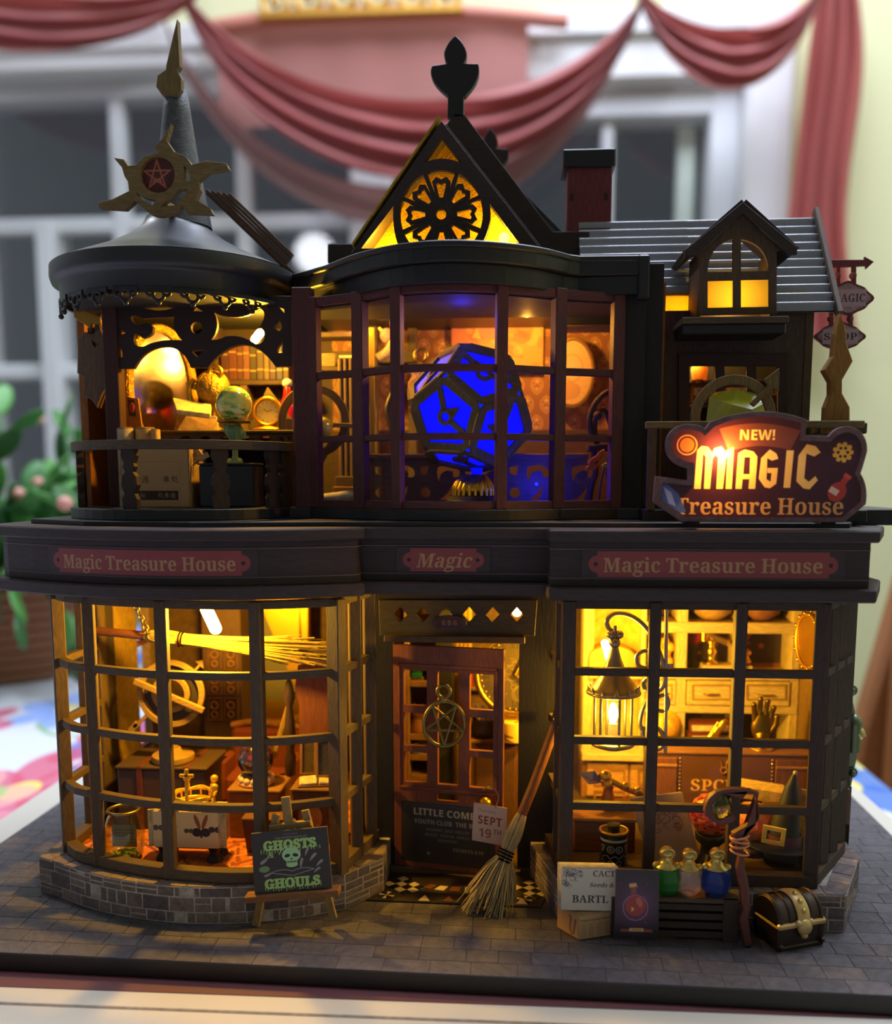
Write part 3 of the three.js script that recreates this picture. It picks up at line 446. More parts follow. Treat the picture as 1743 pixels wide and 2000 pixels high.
// tower front: posts, fretwork, fringe, rail
const ZT = 10;
{ M('tower_post', pxBox(205, 560, 234, 992, ZT + 1, 4.5, 0.25), wood('#4a2422'), H); M('tower_post', pxBox(573, 560, 611, 992, ZT + 4, 5, 0.25), K.burg, H);
  const X = x => x, f = M('fretwork', sheet('M 228 578 L 576 578 L 576 716 L 538 716 Q 520 690 500 680 Q 475 668 450 680 Q 425 692 407 718 L 372 718 Q 362 684 330 678 Q 285 674 262 720 L 228 720 Z', [
    'M 258 592 L 364 588 Q 340 607 308 607 Q 275 604 258 592 Z', 'M 402 588 L 508 584 Q 480 598 450 598 Q 420 598 402 588 Z',
    'M 224.5 594 L 235 594 Q 236 610 228 618 Z'.replace('224.5', '231'), 'M 232 648 L 246 640 L 240 647 L 246 650 L 236 656 Z', 'M 230 672 Q 240 680 240 698 L 231 698 Z',
    'M 254 620 Q 262 610 280 622 L 342 618 Q 334 642 356 665 Q 320 662 292 672 Q 276 682 264 674 Q 256 660 262 650 Q 272 652 278 660 Q 300 656 298 640 Q 292 628 276 634 Q 262 640 254 620 Z',
    'O 384 640 396 640', 'M 374 608 Q 382 600 384 597 Q 386 604 400 608 Z', 'M 371 685 L 400 683 L 386 698 Z',
    'M 418 610 Q 470 632 506 602 Q 520 604 516 622 L 508 640 Q 520 640 517 662 Q 510 676 498 672 Q 470 652 440 658 Q 424 666 412 664 Q 432 640 418 610 Z',
    'M 543 598 L 556 604 L 556 614 Z', 'M 534 640 L 547 625 L 552 640 L 546 648 Z', 'M 541 690 Q 540 676 553 666 L 552 690 Z'], ZT + 0.4, 1.8, 0.1, 10), wood('#33191a', 0.5), H, { label: 'dark red fretwork with arches and hearts' });
  const fr = []; for (let k = 0; k < 10; k++) { const a = rad(-66 + k * 15.5), x = -103.4 + 33.4 * Math.sin(a), z = -2 + 33.6 * Math.cos(a), g = [torus(1.5, 0.5, 0, 170.4, 0, 14, 6), torus(1.0, 0.45, -2.2, 171.2, 0, 12, 6), torus(1.0, 0.45, 2.2, 171.2, 0, 12, 6), sph(0.8, 0, 168.4, 0, 10, 8), B(-3.6, 3.6, 171.6, 172.8, -0.4, 0.4, 0.1)]; M('fringe_pendant', g.map(q => xf(q, x, 0, z, 0, a)), mat('#2c2c30', 0.4, 0.4), H); }
  const rail = arc(TC[0], TC[1], 34, -88, 72, 30); M('hand_rail', strip(rail, 3.4, 128.8, 131.4), K.brown, H);
  for (const a of [-74, -62, -12, 31, 60, 69]) { const x = TC[0] + 33.4 * Math.sin(rad(a)), z = TC[1] + 33.4 * Math.cos(rad(a)); const prof = [[-2.2, 112.3], [2.2, 112.3], [2.4, 115], [1.6, 116.6], [2.6, 119], [2.2, 121.4], [1.2, 122.6], [1.9, 124], [1.5, 125], [2.4, 127], [2.2, 128.9]];
    const s = new THREE.Shape([...prof.slice(1).map(p => new THREE.Vector2(p[0], p[1])), ...prof.slice(2).reverse().map(p => new THREE.Vector2(-p[0], p[1])), new THREE.Vector2(-2.2, 112.3)]); M('baluster', xf(sheet(s, [], 1, 2, 0.15), x, 0, z, 0, rad(a)), wood('#3e2c26'), H); }
  M('wall_panel', [B(-64.5, -58, 112, 172, 9, 13)], K.burg, H);
}
// bay window of the upper storey
{ const w = new THREE.Group(); w.name = 'oriel_window'; w.userData.label = 'burgundy bay window with glazed panes'; H.add(w); ORG.set(w, ORG.get(H));
  for (const [y0, y1] of [[112.3, 114.6], [131.2, 133], [149.4, 151.3], [170, 172.4]]) M('glazing_bar', strip(BAY, 2.2, y0, y1), y0 > 140 && y0 < 160 ? K.burg : K.burg, w);
  for (const [x, z, a, ww] of [[-58.2, 12.8, -0.4, 4], [-43.2, 20.2, -0.55, 4], [-31.6, 29, -0.3, 3], [-3.3, 29, 0.25, 3], [12.4, 20.4, 0.5, 3.6], [29.2, 14.2, 0.3, 3.4]]) M('post', xf(B(-ww / 2, ww / 2, 112.3, 172.6, -1.6, 1.6, 0.25), x, 0, z, 0, a), K.burg, w);
  const cut = [[0, 1], [1, 8], [8, 14], [14, 21], [21, BAY.length - 1]];
  for (const [y0, y1] of [[114.4, 131.4], [132.8, 149.6], [151.1, 170.2]]) { const P = offset(BAY, -0.6), seg = (x0, x1) => { const r = []; for (let i = 0; i <= 8; i++) { const X = x0 + (x1 - x0) * i / 8; let j = 1; while (j < P.length - 1 && P[j][0] < X) j++; const t = (X - P[j - 1][0]) / (P[j][0] - P[j - 1][0]); r.push([X, P[j - 1][1] + (P[j][1] - P[j - 1][1]) * t]); } return r; };
    for (const [a, b] of [[-57, -44.5], [-42, -32.5], [-30.5, -4.5], [-2.4, 11], [13.6, 28]]) M('pane', ribbon(seg(a, b), y0, y1), pane, w); }
}
M('corner_post', B(30.6, 37, 112, 172, 8, 14, 0.2), K.blackwood, H);
M('corner_pier', pxBox(1256, 514, 1292, 992, 12, 14, 0.2), K.blackwood, H);
// rooms of the upper storey
const damask = print(512, 512, (x, w, h) => { bgfill(x, w, h, '#8a5a34'); x.strokeStyle = '#c99a5c'; x.fillStyle = '#c99a5c'; for (let i = 0; i < 4; i++) for (let j = 0; j < 4; j++) { const cx = (i + (j % 2 ? 0.5 : 0)) * 128 + 32, cy = j * 128 + 64; x.lineWidth = 5; for (const s of [-1, 1]) { x.beginPath(); x.moveTo(cx, cy - 58); x.bezierCurveTo(cx + s * 54, cy - 30, cx + s * 50, cy + 30, cx, cy + 58); x.stroke(); x.beginPath(); x.moveTo(cx, cy + 40); x.bezierCurveTo(cx + s * 34, cy + 14, cx + s * 30, cy - 14, cx + s * 6, cy - 8); x.stroke(); x.beginPath(); x.arc(cx + s * 12, cy - 26, 7, 0, 7); x.fill(); } x.beginPath(); x.ellipse(cx, cy - 30, 6, 18, 0, 0, 7); x.fill(); x.beginPath(); x.arc(cx, cy + 20, 8, 0, 7); x.fill(); } }, 0.8);
damask.map.wrapS = damask.map.wrapT = THREE.RepeatWrapping;
const tile = (g, s) => { const p = g.attributes.position, uv = new Float32Array(p.count * 2); for (let i = 0; i < p.count; i++) { uv[i * 2] = p.getX(i) / s; uv[i * 2 + 1] = p.getY(i) / s; } g.setAttribute('uv', new THREE.BufferAttribute(uv, 2)); return g; };
M('back_wall', B(-134, 44, 112, 177, -44, -41, 0), K.brownD, H); M('wallpaper', tile(face(104, 44, -11, 156, -40.9), 26), damask, H, { uv: true });
M('wainscot', [B(-63, 41, 112, 137, -41, -39.5, 0.3), B(-63, 41, 135.6, 137.6, -41, -38.6, 0.3)], wood('#5a3a2c'), H);
M('side_wall', B(-134, -131.6, 112, 172, -41, 2, 0), wood('#a8682c'), H); M('side_wall', B(41, 43, 112, 176, -41, 10, 0), wood('#a8682c'), H);
M('door_frame', [B(-50, -46, 112, 172, -36, -32, 0.3), B(-36, -33, 112, 172, -39, -36, 0.3), B(-62, -33, 160, 164, -38, -34, 0.3)], wood('#6a5a36'), H);
// gable with rose window
{ const zG = 22, g = new THREE.Group(); g.name = 'gable'; g.userData.label = 'dark steep gable with a rose window over gold paper'; H.add(g); ORG.set(g, ORG.get(H));
  M('gable_front', sheet('M 863 236 L 1054 482 L 688 492 Z', ['M 864 270 L 906 322 Q 862 300 824 322 Z', 'O 862 418 945 418', 'M 770 400 Q 766 450 782 486 L 704 486 Z', 'M 956 396 L 1016 476 L 940 476 Q 962 440 956 396 Z'], zG, 3, 0.15, 24), K.dark, g);
  const c = at(862, 418, zG), R = 12.3, rose = [torus(R * 0.99, 0.9, c.x, c.y, zG - 1.6, 48, 6)], q = (pts) => new THREE.Shape(pts.map(p => new THREE.Vector2(c.x + p[0], c.y + p[1])));
  for (let k = 0; k < 8; k++) { const a = k * Math.PI / 4 + Math.PI / 8, rot = (x, y) => [x * Math.cos(a) - y * Math.sin(a), x * Math.sin(a) + y * Math.cos(a)];
    rose.push(sheet(q([[2, -0.55], [11.8, -0.55], [11.8, 0.55], [2, 0.55]].map(p => rot(...p))), [], zG - 0.3, 2, 0.1));
    const b = k * Math.PI / 4, ro = (x, y) => [x * Math.cos(b) - y * Math.sin(b), x * Math.sin(b) + y * Math.cos(b)];
    const o = q([[3, -1.1], [8.6, -2.5], [9.8, -1.4], [9.1, 0], [9.8, 1.4], [8.6, 2.5], [3, 1.1]].map(p => ro(...p))); const hq = new THREE.Path([[4.4, -0.5], [8, -1.4], [8.4, -0.7], [7.9, 0], [8.4, 0.7], [8, 1.4], [4.4, 0.5]].map(p => { const r = ro(...p); return new THREE.Vector2(c.x + r[0], c.y + r[1]); })); rose.push(sheet(o, [hq], zG - 0.2, 1.8, 0.08)); }
  rose.push(sheet((() => { const s = new THREE.Shape(); s.absarc(c.x, c.y, 3.4, 0, TAU); return s; })(), [(() => { const s = new THREE.Path(); s.absarc(c.x, c.y, 1.4, 0, TAU, true); return s; })()], zG - 0.1, 2, 0.1));
  M('rose_tracery', rose, K.dark, g);
  const gold = new THREE.MeshStandardMaterial({ color: C('#c9a02c'), map: mottle, bumpMap: speck, bumpScale: 0.0002, roughness: 0.5, metalness: 0.3 });
  M('gold_lining', [sheet('M 863 250 L 1040 486 L 700 490 Z', [], 8, 0.6, 0), bar(at(862, 246, 15), at(696, 490, 15), 0.6, 14, 0, V(0, 0, 1)), B(-44, 6, 181.9, 182.3, 8, 20, 0)], gold, g);
  const zB = -15; M('rear_gable', sheet('M 888 222 L 908 224 L 1080 452 L 1152 452 L 1152 512 L 640 512 L 640 476 L 702 476 Z', [], zB, 3, 0.15), K.dark, g);
  M('roof_slope', [bar(at(866, 240, zG).setZ(3), at(1054, 482, zG).setZ(3), 1.5, 34, 0.1, V(0, 0, 1)), bar(at(861, 240, zG).setZ(3), at(688, 492, zG).setZ(3), 1.5, 34, 0.1, V(0, 0, 1))], K.dark, g);
  const A = at(889, 240, zB), Z = at(962, 338, -71); for (const [x0, x1] of [[30, 36], [-57, -55]]) M('rear_slope', new ConvexGeometry([V(A.x, A.y, -16), V(Z.x, Z.y, -71), V(x0, 182, -16), V(x1, 182, -71)].flatMap(p => [p, p.clone().add(V(0, -1.4, 0))])), K.dark, g);
  const fin = 'M 890 69 Q 908 84 912 104 Q 912 116 905 124 L 934 124 Q 944 150 910 186 L 906 188 L 906 228 L 874 228 L 875 186 Q 832 154 844 128 L 874 124 Q 866 112 868 100 Q 874 82 890 69 Z';
  M('gable_finial', sheet(fin, [], zB, 3, 0.15, 14), K.black, g);
  M('gable_finial', sheet('M 958 250 Q 972 262 973 280 L 969 290 L 992 290 Q 1000 310 980 326 L 970 340 L 950 340 L 930 300 L 946 288 Q 940 270 958 250 Z', [], -72, 3, 0.15, 12), K.dark, g);
  const p = at(985, 470, 15); bulb(p.x, p.y + 1, 14, 0.00035, '#ffbe30', { i: 3 }); const p2 = at(735, 470, 15); bulb(p2.x + 4, 184, 14, 0.0003, '#ffbe30', { i: 3, g: [sph(0.8, p2.x + 4, 184, 14, 10, 8)] });
}
// right wing: wall, corrugated roof, dormer, chimney
{ const zW = 2, w = new THREE.Group(); w.name = 'right_wing'; w.userData.label = 'dark wing with corrugated roof, dormer and chimney'; H.add(w); ORG.set(w, ORG.get(H));
  const x1 = 86.5;
  M('wing_wall', [sheet(new THREE.Shape([[42, 112], [x1, 112], [x1, 169.6], [42, 169.6]].map(p => new THREE.Vector2(...p))), ['M 1345 712 L 1400 712 L 1400 900 L 1345 900 Z', 'M 1412 712 L 1462 712 L 1462 900 L 1412 900 Z', 'M 1474 712 L 1524 712 L 1524 900 L 1474 900 Z'], zW, 2, 0.1), B(x1 - 2, x1, 112, 169.6, -40, 0, 0.1), B(42, x1, 112, 166, -42, -40, 0)], wood('#5a4640'), w);
  M('wing_edge', B(x1 - 2, x1 + 0.3, 112, 169, -0.4, 2.3, 0.1), K.brown, w);
  const win = 'M 1326 690 L 1540 690 L 1540 905 L 1326 905 Z'; M('wing_window_frame', sheet(win, ['M 1347 714 L 1398 714 L 1398 900 L 1347 900 Z', 'M 1415 714 L 1460 714 L 1460 900 L 1415 900 Z', 'M 1477 714 L 1521 714 L 1521 900 L 1477 900 Z'], zW + 1.2, 1.4, 0.1), wood('#41292a'), w);
  // corrugated sheets: a wave down the slope
  const roof = (xa, xb, v0, v1) => { const n = 90, pos = [], idx = [], e0 = V(0, 200.6, -20), e1 = V(0, 168.6, 4.5); for (let i = 0; i <= n; i++) { const t = v0 + (v1 - v0) * i / n, y = e0.y + (e1.y - e0.y) * t, z = e0.z + (e1.z - e0.z) * t, o = 0.8 * Math.sin(t * Math.PI * 2 * 11); for (const [X, th] of [[xa, 0], [xb, 0]]) pos.push(X, y + o * 0.6, z + o * 0.8); }
    for (let i = 0; i < n; i++) { const a = i * 2; idx.push(a, a + 2, a + 1, a + 1, a + 2, a + 3); } const m = pos.length / 3; for (let i = 0; i < m; i++) pos.push(pos[i * 3], pos[i * 3 + 1] - 0.35, pos[i * 3 + 2] - 0.45); const k = idx.length; for (let i = 0; i < k; i += 3) idx.push(idx[i] + m, idx[i + 2] + m, idx[i + 1] + m);
    const g = new THREE.BufferGeometry(); g.setAttribute('position', new THREE.Float32BufferAttribute(pos, 3)); g.setIndex(idx); g.computeVertexNormals(); return g; };
  const tin = mat('#9a9da3', 0.34, 0.3);
  M('corrugated_roof', [roof(20, 53, 0, 0.8), roof(53, 73, 0, 0.78), roof(73, 92, 0, 1)], tin, w, { label: 'grey corrugated roof sheets' });
  M('rear_slope', [bar(V(56, 200, -20.5), V(56, 172, -42), 1, 72, 0.1, V(1, 0, 0))], tin, w);
  M('barge_board', [bar(V(92.6, 203, -20.5), V(92.6, 167, 6), 1.4, 3, 0.15, V(0, 0, 1))], K.brown, w);
  M('attic_panel', [B(43, 86, 160, 176, -1.6, -1.2, 0)], sheer('#e8c84a', 0.6), w, { label: 'yellow lit paper behind the roof edge' });
  const zd = 14; M('dormer_front', sheet('M 1452 404 L 1532 486 L 1518 490 L 1518 612 L 1366 615 L 1366 500 L 1350 494 Z', ['M 1382 602 L 1382 548 L 1434 547 L 1434 601 Z', 'M 1447 601 L 1447 546 L 1503 545 L 1503 600 Z', 'M 1382 532 Q 1384 476 1434 466 L 1434 532 Z', 'M 1447 531 L 1447 466 Q 1500 474 1503 530 Z'], zd, 1.6, 0.12, 14), K.brown, w);
  const ap = at(1452, 396, zd), l = at(1340, 494, zd), r = at(1556, 490, zd);
  M('dormer_roof', [bar(V(ap.x, ap.y, 4), V(l.x, l.y, 4), 1.8, 22, 0.15, V(0, 0, 1)), bar(V(ap.x, ap.y, 4), V(r.x, r.y, 4), 1.8, 22, 0.15, V(0, 0, 1))], K.dark, w);
  M('dormer_barge', sheet('M 1452 394 L 1558 482 L 1558 496 L 1540 497 L 1452 416 L 1362 499 L 1338 501 L 1338 488 Z', [], zd + 2.2, 1.6, 0.15), K.dark, w);
  M('dormer_cheek', [B(at(1366, 550, zd).x, at(1366, 550, zd).x + 1, 166, 184, -2, zd - 1.6, 0.1), B(at(1517, 550, zd).x - 1, at(1517, 550, zd).x, 166, 184, -2, zd - 1.6, 0.1)], K.brownD, w);
  M('dormer_sill', [pxBox(1333, 618, 1542, 631, zd + 4, 16, 0.2)], K.brown, w); M('sill_bracket', pxBox(1334, 632, 1536, 652, zd + 3, 13, 0.3), K.black, w);
  M('dormer_pane', [pxFace(1380, 545, 1436, 604, zd - 1), pxFace(1445, 544, 1505, 603, zd - 1)], sheer('#e6c23a', 0.65), w, { label: 'yellow translucent lower panes' });
  M('dormer_pane', [pxFace(1380, 462, 1436, 534, zd - 1), pxFace(1445, 462, 1505, 534, zd - 1)], pane, w);
  const zc = -19; M('chimney', pxBox(1108, 318, 1195, 452, zc, 11, 0.2), wood('#843038', 0.6), w); M('chimney_cap', [pxBox(1100, 290, 1203, 325, zc + 1.2, 13.5, 0.3)], K.black, w);
  M('chimney_joint', [pxBox(1113, 378, 1121, 392, zc + 0.1, 0.5, 0), pxBox(1180, 376, 1188, 391, zc + 0.1, 0.5, 0)], mat('#3c1719', 0.7), w);
  bulb(at(1330, 580, -10).x, 166, -9, 0.0005, '#ffd070', { i: 3, g: [sph(1, at(1330, 580, -10).x, 166, -9, 10, 8)] }); const p = at(1425, 585, 6); bulb(p.x, p.y - 1, 6, 0.00007, '#ffd070', { i: 3, g: [sph(0.9, p.x, p.y - 1, 6, 10, 8)] });
  M('balcony_rail', [pxBox(1262, 822, 1690, 836, 26, 2, 0.2)], K.tan, w); M('balcony_post', [pxBox(1265, 836, 1282, 1000, 26, 2, 0.2)], K.brown, w);
  M('balcony_rail', [B(84, 97, 133, 136, -12, 20, 0.3)], K.brownD, w); for (const z of [-8, 4]) M('balcony_post', B(93, 95.5, 112, 133, z, z + 2.4, 0.2), K.brown, w);
  M('ring_ornament', [sheet((() => { const s = new THREE.Shape(), c = at(1433, 815, 24); s.absarc(c.x, c.y, 11.4, 0, TAU); return s; })(), [(() => { const s = new THREE.Path(), c = at(1433, 815, 24); s.absarc(c.x, c.y, 8.8, 0, TAU, true); return s; })()], 24, 1.6, 0.15, 30), sheet('M 1466 788 L 1502 752 L 1494 741 L 1523 719 L 1522 764 L 1512 758 L 1474 794 Z', [], 24.6, 1.4, 0.1)], K.tan, w, { label: 'tan ring with an arrow' });
  M('lattice_post', sheet('M 1643 611 L 1655 650 L 1654 668 L 1667 705 L 1646 742 L 1646 768 L 1661 795 L 1661 845 L 1612 845 L 1614 795 L 1624 770 L 1624 745 L 1611 722 L 1629 695 L 1633 650 Z', [], 24, 4, 0.3), wood('#a4742e'), w, { label: 'golden brown pointed post' });
}
// ---------- things outside the house ----------
function quad(tl, tr, br, bl) { const g = new THREE.BufferGeometry(); g.setAttribute('position', new THREE.Float32BufferAttribute([tl, tr, br, bl].flatMap(v => [v.x, v.y, v.z]), 3)); g.setAttribute('uv', new THREE.Float32BufferAttribute([0, 1, 1, 1, 1, 0, 0, 0], 2)); g.setIndex([0, 3, 1, 1, 3, 2]); g.computeVertexNormals(); g.userData.uv = 1; return g; }
function prismBox(t, name, A, Bc, Cc, h, m, bev = 0.25, lift = 0) {                 // box standing on base corners A (left), B (front), C (right)
  const D = A.clone().add(Cc).sub(Bc), y = A.y + lift; return M(name, plan([[A.x, A.z], [Bc.x, Bc.z], [Cc.x, Cc.z], [D.x, D.z]], y, y + h, bev), m, t);
}
function sidePrint(t, name, P, Q, y0, y1, m, parent) { const n = V(P.z - Q.z, 0, Q.x - P.x).normalize().multiplyScalar(0.05), a = P.clone().add(n), b = Q.clone().add(n); return M(name, quad(a.clone().setY(y1), b.clone().setY(y1), b.clone().setY(y0), a.clone().setY(y0)), m, parent || t, { uv: true }); }
{ // easel with the ghost book board
  const z = 52, t = thing('display_easel', 'small tan wooden easel carrying the black ghost story board', 'easel', [-60, 0, 50]);
  const leg = (x0, y0, x1, y1, w, za, zb) => M('leg', bar(at(x0, y0, za), at(x1, y1, zb), w, 1.2, 0.1, V(0, 0, 1)), K.tanL, t);
  leg(540, 1590, 500, 1808, 2.0, 48.4, 50.6); leg(596, 1582, 652, 1794, 2.0, 48.4, 50.2); leg(571, 1600, 577, 1764, 1.6, 47, 44);
  M('mast', bar(at(558, 1556, 48.6), at(572, 1680, 50), 2.4, 1.2, 0.1, V(0, 0, 1)), K.tanL, t); M('brace', bar(at(528, 1616, 49.4), at(608, 1607, 49.4), 1.6, 1.6, 0.1, V(0, 0, 1)), K.tanL, t);
  M('ledge', bar(at(481, 1753, 53.2), at(664, 1739, 53.2), 1.7, 4, 0.15, V(0, 0, 1)), wood('#8a5a2e'), t);
  const b = thing('story_board', 'black board with green lettering Ghosts and Ghouls on the easel', 'sign', [-61, 11, 52]);
  const q = [at(492, 1627, 51.4), at(640, 1613, 51.4), at(650, 1731, 52.8), at(500, 1745, 52.8)], n = V(0, 0.1, 0.99).multiplyScalar(0.55);
  M('board', new ConvexGeometry([...q, ...q.map(p => p.clone().addScaledVector(n, 1.6))]), mat('#4a4647', 0.6), b);
  M('board_print', quad(...q.map(p => p.clone().addScaledVector(n, 1.68))), print(780, 640, (x, w, h) => {
    bgfill(x, w, h, '#2f2d31'); txt(x, 'GENE KEMP', w * 0.52, 36, 'bold 26px sans-serif', '#5c5f58'); txt(x, 'THE PUFFIN BOOK OF', w * 0.52, 72, 'bold 32px sans-serif', '#7c8272');
    const G = '#9cc878'; const drip = (s, y, sz, ls) => { x.font = `bold ${sz}px serif`; x.lineWidth = 12; x.strokeStyle = G; x.lineJoin = 'round'; x.textAlign = 'center'; x.textBaseline = 'middle'; x.strokeText(s, w * 0.5, y, ls); x.fillStyle = G; x.fillText(s, w * 0.5, y, ls); for (let i = 0; i < 22; i++) { const X = w * 0.5 - ls / 2 + 20 + i * (ls - 40) / 21; x.fillRect(X, y + sz * 0.25, 7, sz * (0.15 + 0.3 * rnd())); } };
    drip('GHOSTS', 145, 130, 640); drip('GHOULS', 545, 130, 600); txt(x, '&', 190, 240, 'bold 84px serif', G);
    x.fillStyle = '#9fd2a0'; x.beginPath(); x.ellipse(400, 255, 95, 78, 0, 0, 7); x.fill(); x.fillRect(345, 300, 110, 62); x.beginPath(); x.ellipse(400, 360, 58, 26, 0, 0, 7); x.fill();
    x.fillStyle = '#26252a'; for (const s of [-1, 1]) { x.beginPath(); x.ellipse(400 + s * 42, 262, 30, 18, s * 0.2, 0, 7); x.fill(); } x.beginPath(); x.moveTo(400, 282); x.lineTo(414, 306); x.lineTo(386, 306); x.fill(); x.fillRect(352, 325, 96, 7); for (let i = 0; i < 8; i++) x.fillRect(356 + i * 12, 318, 4, 24);
    x.strokeStyle = '#9fd2a0'; x.lineWidth = 10; x.beginPath(); x.arc(400, 290, 132, 3.5, 4.9); x.stroke();
    const wisp = (X, Y, s, a) => { x.save(); x.translate(X, Y); x.rotate(a); x.scale(s, s); x.fillStyle = '#8b8b92'; x.beginPath(); x.moveTo(-60, 8); x.quadraticCurveTo(-10, -30, 40, -22); x.quadraticCurveTo(62, -10, 40, 6); x.quadraticCurveTo(-6, 8, -60, 8); x.fill(); x.restore(); };
    wisp(120, 290, 1.1, 2.6); wisp(620, 300, 1, -0.7); wisp(680, 370, 0.9, -0.6); wisp(560, 240, 0.8, -1); wisp(500, 350, 1, -1.2); wisp(650, 440, 0.8, -0.5); wisp(150, 440, 0.9, 2.9);
    x.fillStyle = '#6f8f6a'; x.beginPath(); x.ellipse(115, 385, 55, 34, 0, 0, 7); x.fill(); x.strokeStyle = '#8d8d90'; x.lineWidth = 8; x.beginPath(); x.moveTo(180, 430); x.quadraticCurveTo(300, 380, 400, 430); x.quadraticCurveTo(500, 380, 620, 425); x.lineTo(400, 475); x.closePath(); x.stroke();
  }, 0.6), b, { uv: true });
}
function broom(name, label, P, twig, bind, R0, L, flare, seedN) {
  const t = thing(name, label, 'broom', [P[P.length - 1].x, P[P.length - 1].y, P[P.length - 1].z]);
  const e = P[P.length - 1], d = e.clone().sub(P[P.length - 2]).normalize(), s = d.clone().cross(V(0, 0, 1)).normalize(), n = s.clone().cross(d);
  M('handle', tube(P, R0, 8, 40), wood('#7a4429', 0.65), t);
  const g = []; for (let k = 0; k < 170; k++) {
    const a = rr(0, 6.283), r = Math.sqrt(rnd()), l = L * rr(0.75, 1.08), f = flare * r * rr(0.7, 1.1), c = Math.cos(a), w = Math.sin(a), off = (u, v) => s.clone().multiplyScalar(c * u).addScaledVector(n, w * v);
    const p0 = e.clone().addScaledVector(d, -2).add(off(1.4 * r, 1.4 * r)), p1 = e.clone().addScaledVector(d, 4).add(off(2.4 * r, 2.4 * r)), p2 = e.clone().addScaledVector(d, 10).add(off(1.9 * r, 1.9 * r)), p3 = e.clone().addScaledVector(d, l * 0.65).add(off(f * 0.6, f * 0.4)), p4 = e.clone().addScaledVector(d, l).add(off(f, f * 0.55)).add(V(rr(-0.8, 0.8), rr(-0.6, 0.6), rr(-0.6, 0.6)));
    g.push(tube([p0, p1, p2, p3, p4], rr(0.12, 0.24), 4, 12));
  }
  M('bristles', g, twig, t, { kind: 'stuff' });
  for (let k = 0; k < bind; k++) { const c = e.clone().addScaledVector(d, 9 + k * 0.9), q = torus(2.15, 0.28, 0, 0, 0, 24, 6); q.applyMatrix4(new THREE.Matrix4().makeBasis(s, n, d).multiply(new THREE.Matrix4().makeRotationZ(k)).setPosition(c)); M('wire_binding', q, mat('#c98660', 0.3, 0.4), t); }
  return t;
}
const straw = paper('#c9b488', 0.9);
broom('broom', 'witch broom with copper wire leaning on the pillar beside the door', [at(1099, 1354, 17), at(1086, 1410, 19), at(1066, 1470, 22), at(1040, 1540, 26), at(1014, 1604, 29.5)], straw, 4, 1.45, 27, 8.5);
{ // boxes stacked on the pavement
  const A = atY(1086, 1812, 0), Bc = atY(1131, 1837, 0), Cc = atY(1197, 1827, 0), t = thing('parcel', 'brown newspaper-wrapped parcel at the bottom of the pavement stack', 'box', [Bc.x, 0, Bc.z]);
  A.x += 0.4; const h = 7.0; prismBox(t, 'wrapping', A, Bc, Cc, h, K.kraft);
  sidePrint(t, 'parcel_print', Bc, Cc, 0.3, h - 0.3, print(420, 260, (x, w, h) => { bgfill(x, w, h, '#c2a078'); txt(x, 'Original Graphing Collection', w / 2, 56, 'bold italic 34px serif', '#5e3a28', 'center', 390); x.fillStyle = '#9a7550'; for (let c = 0; c < 4; c++) for (let i = 0; i < 13; i++) x.fillRect(20 + c * 98, 96 + i * 12, rr(60, 84), 4); }));
  sidePrint(t, 'parcel_print', A, Bc, 0.3, h - 0.3, print(200, 200, (x, w, h) => { bgfill(x, w, h, '#b98f63'); x.strokeStyle = '#7b4c30'; x.lineWidth = 12; x.beginPath(); x.moveTo(110, 30); x.bezierCurveTo(150, 60, 90, 120, 140, 190); x.moveTo(170, 40); x.lineTo(150, 180); x.stroke(); }));
  const u = thing('carton_box', 'white printed carton lettered Bartl on top of the pavement stack', 'box', [19, 7.2, 48]);
  const a = V(12.9, 7.1, 46.6), b = V(13.8, 7.1, 50.4), c = V(29, 7.1, 50.0); prismBox(u, 'carton', a, b, c, 12, paper('#c9c3b8'), 0.3);
  sidePrint(u, 'carton_print', b, c, 7.4, 18.9, print(520, 390, (x, w, h) => { bgfill(x, w, h, '#cfcac2'); x.strokeStyle = '#5b5a66'; x.lineWidth = 4; for (let i = 0; i < 46; i++) { const X = rr(0, 190), Y = rr(0, 170) * (1 - X / 420); x.beginPath(); x.moveTo(X, Y); x.bezierCurveTo(X + rr(-40, 60), Y + rr(-40, 60), X + rr(-40, 60), Y + rr(-40, 60), X + rr(-10, 70), Y + rr(-20, 50)); x.stroke(); } txt(x, 'CACT', 380, 44, 'bold 74px serif', '#4b4850'); txt(x, 'Seeds &', 360, 150, 'italic bold 56px serif', '#3f3d43'); txt(x, 'BARTL', 96, 285, 'bold 96px serif', '#3d3b41', 'left', 400); }, 0.8));
}
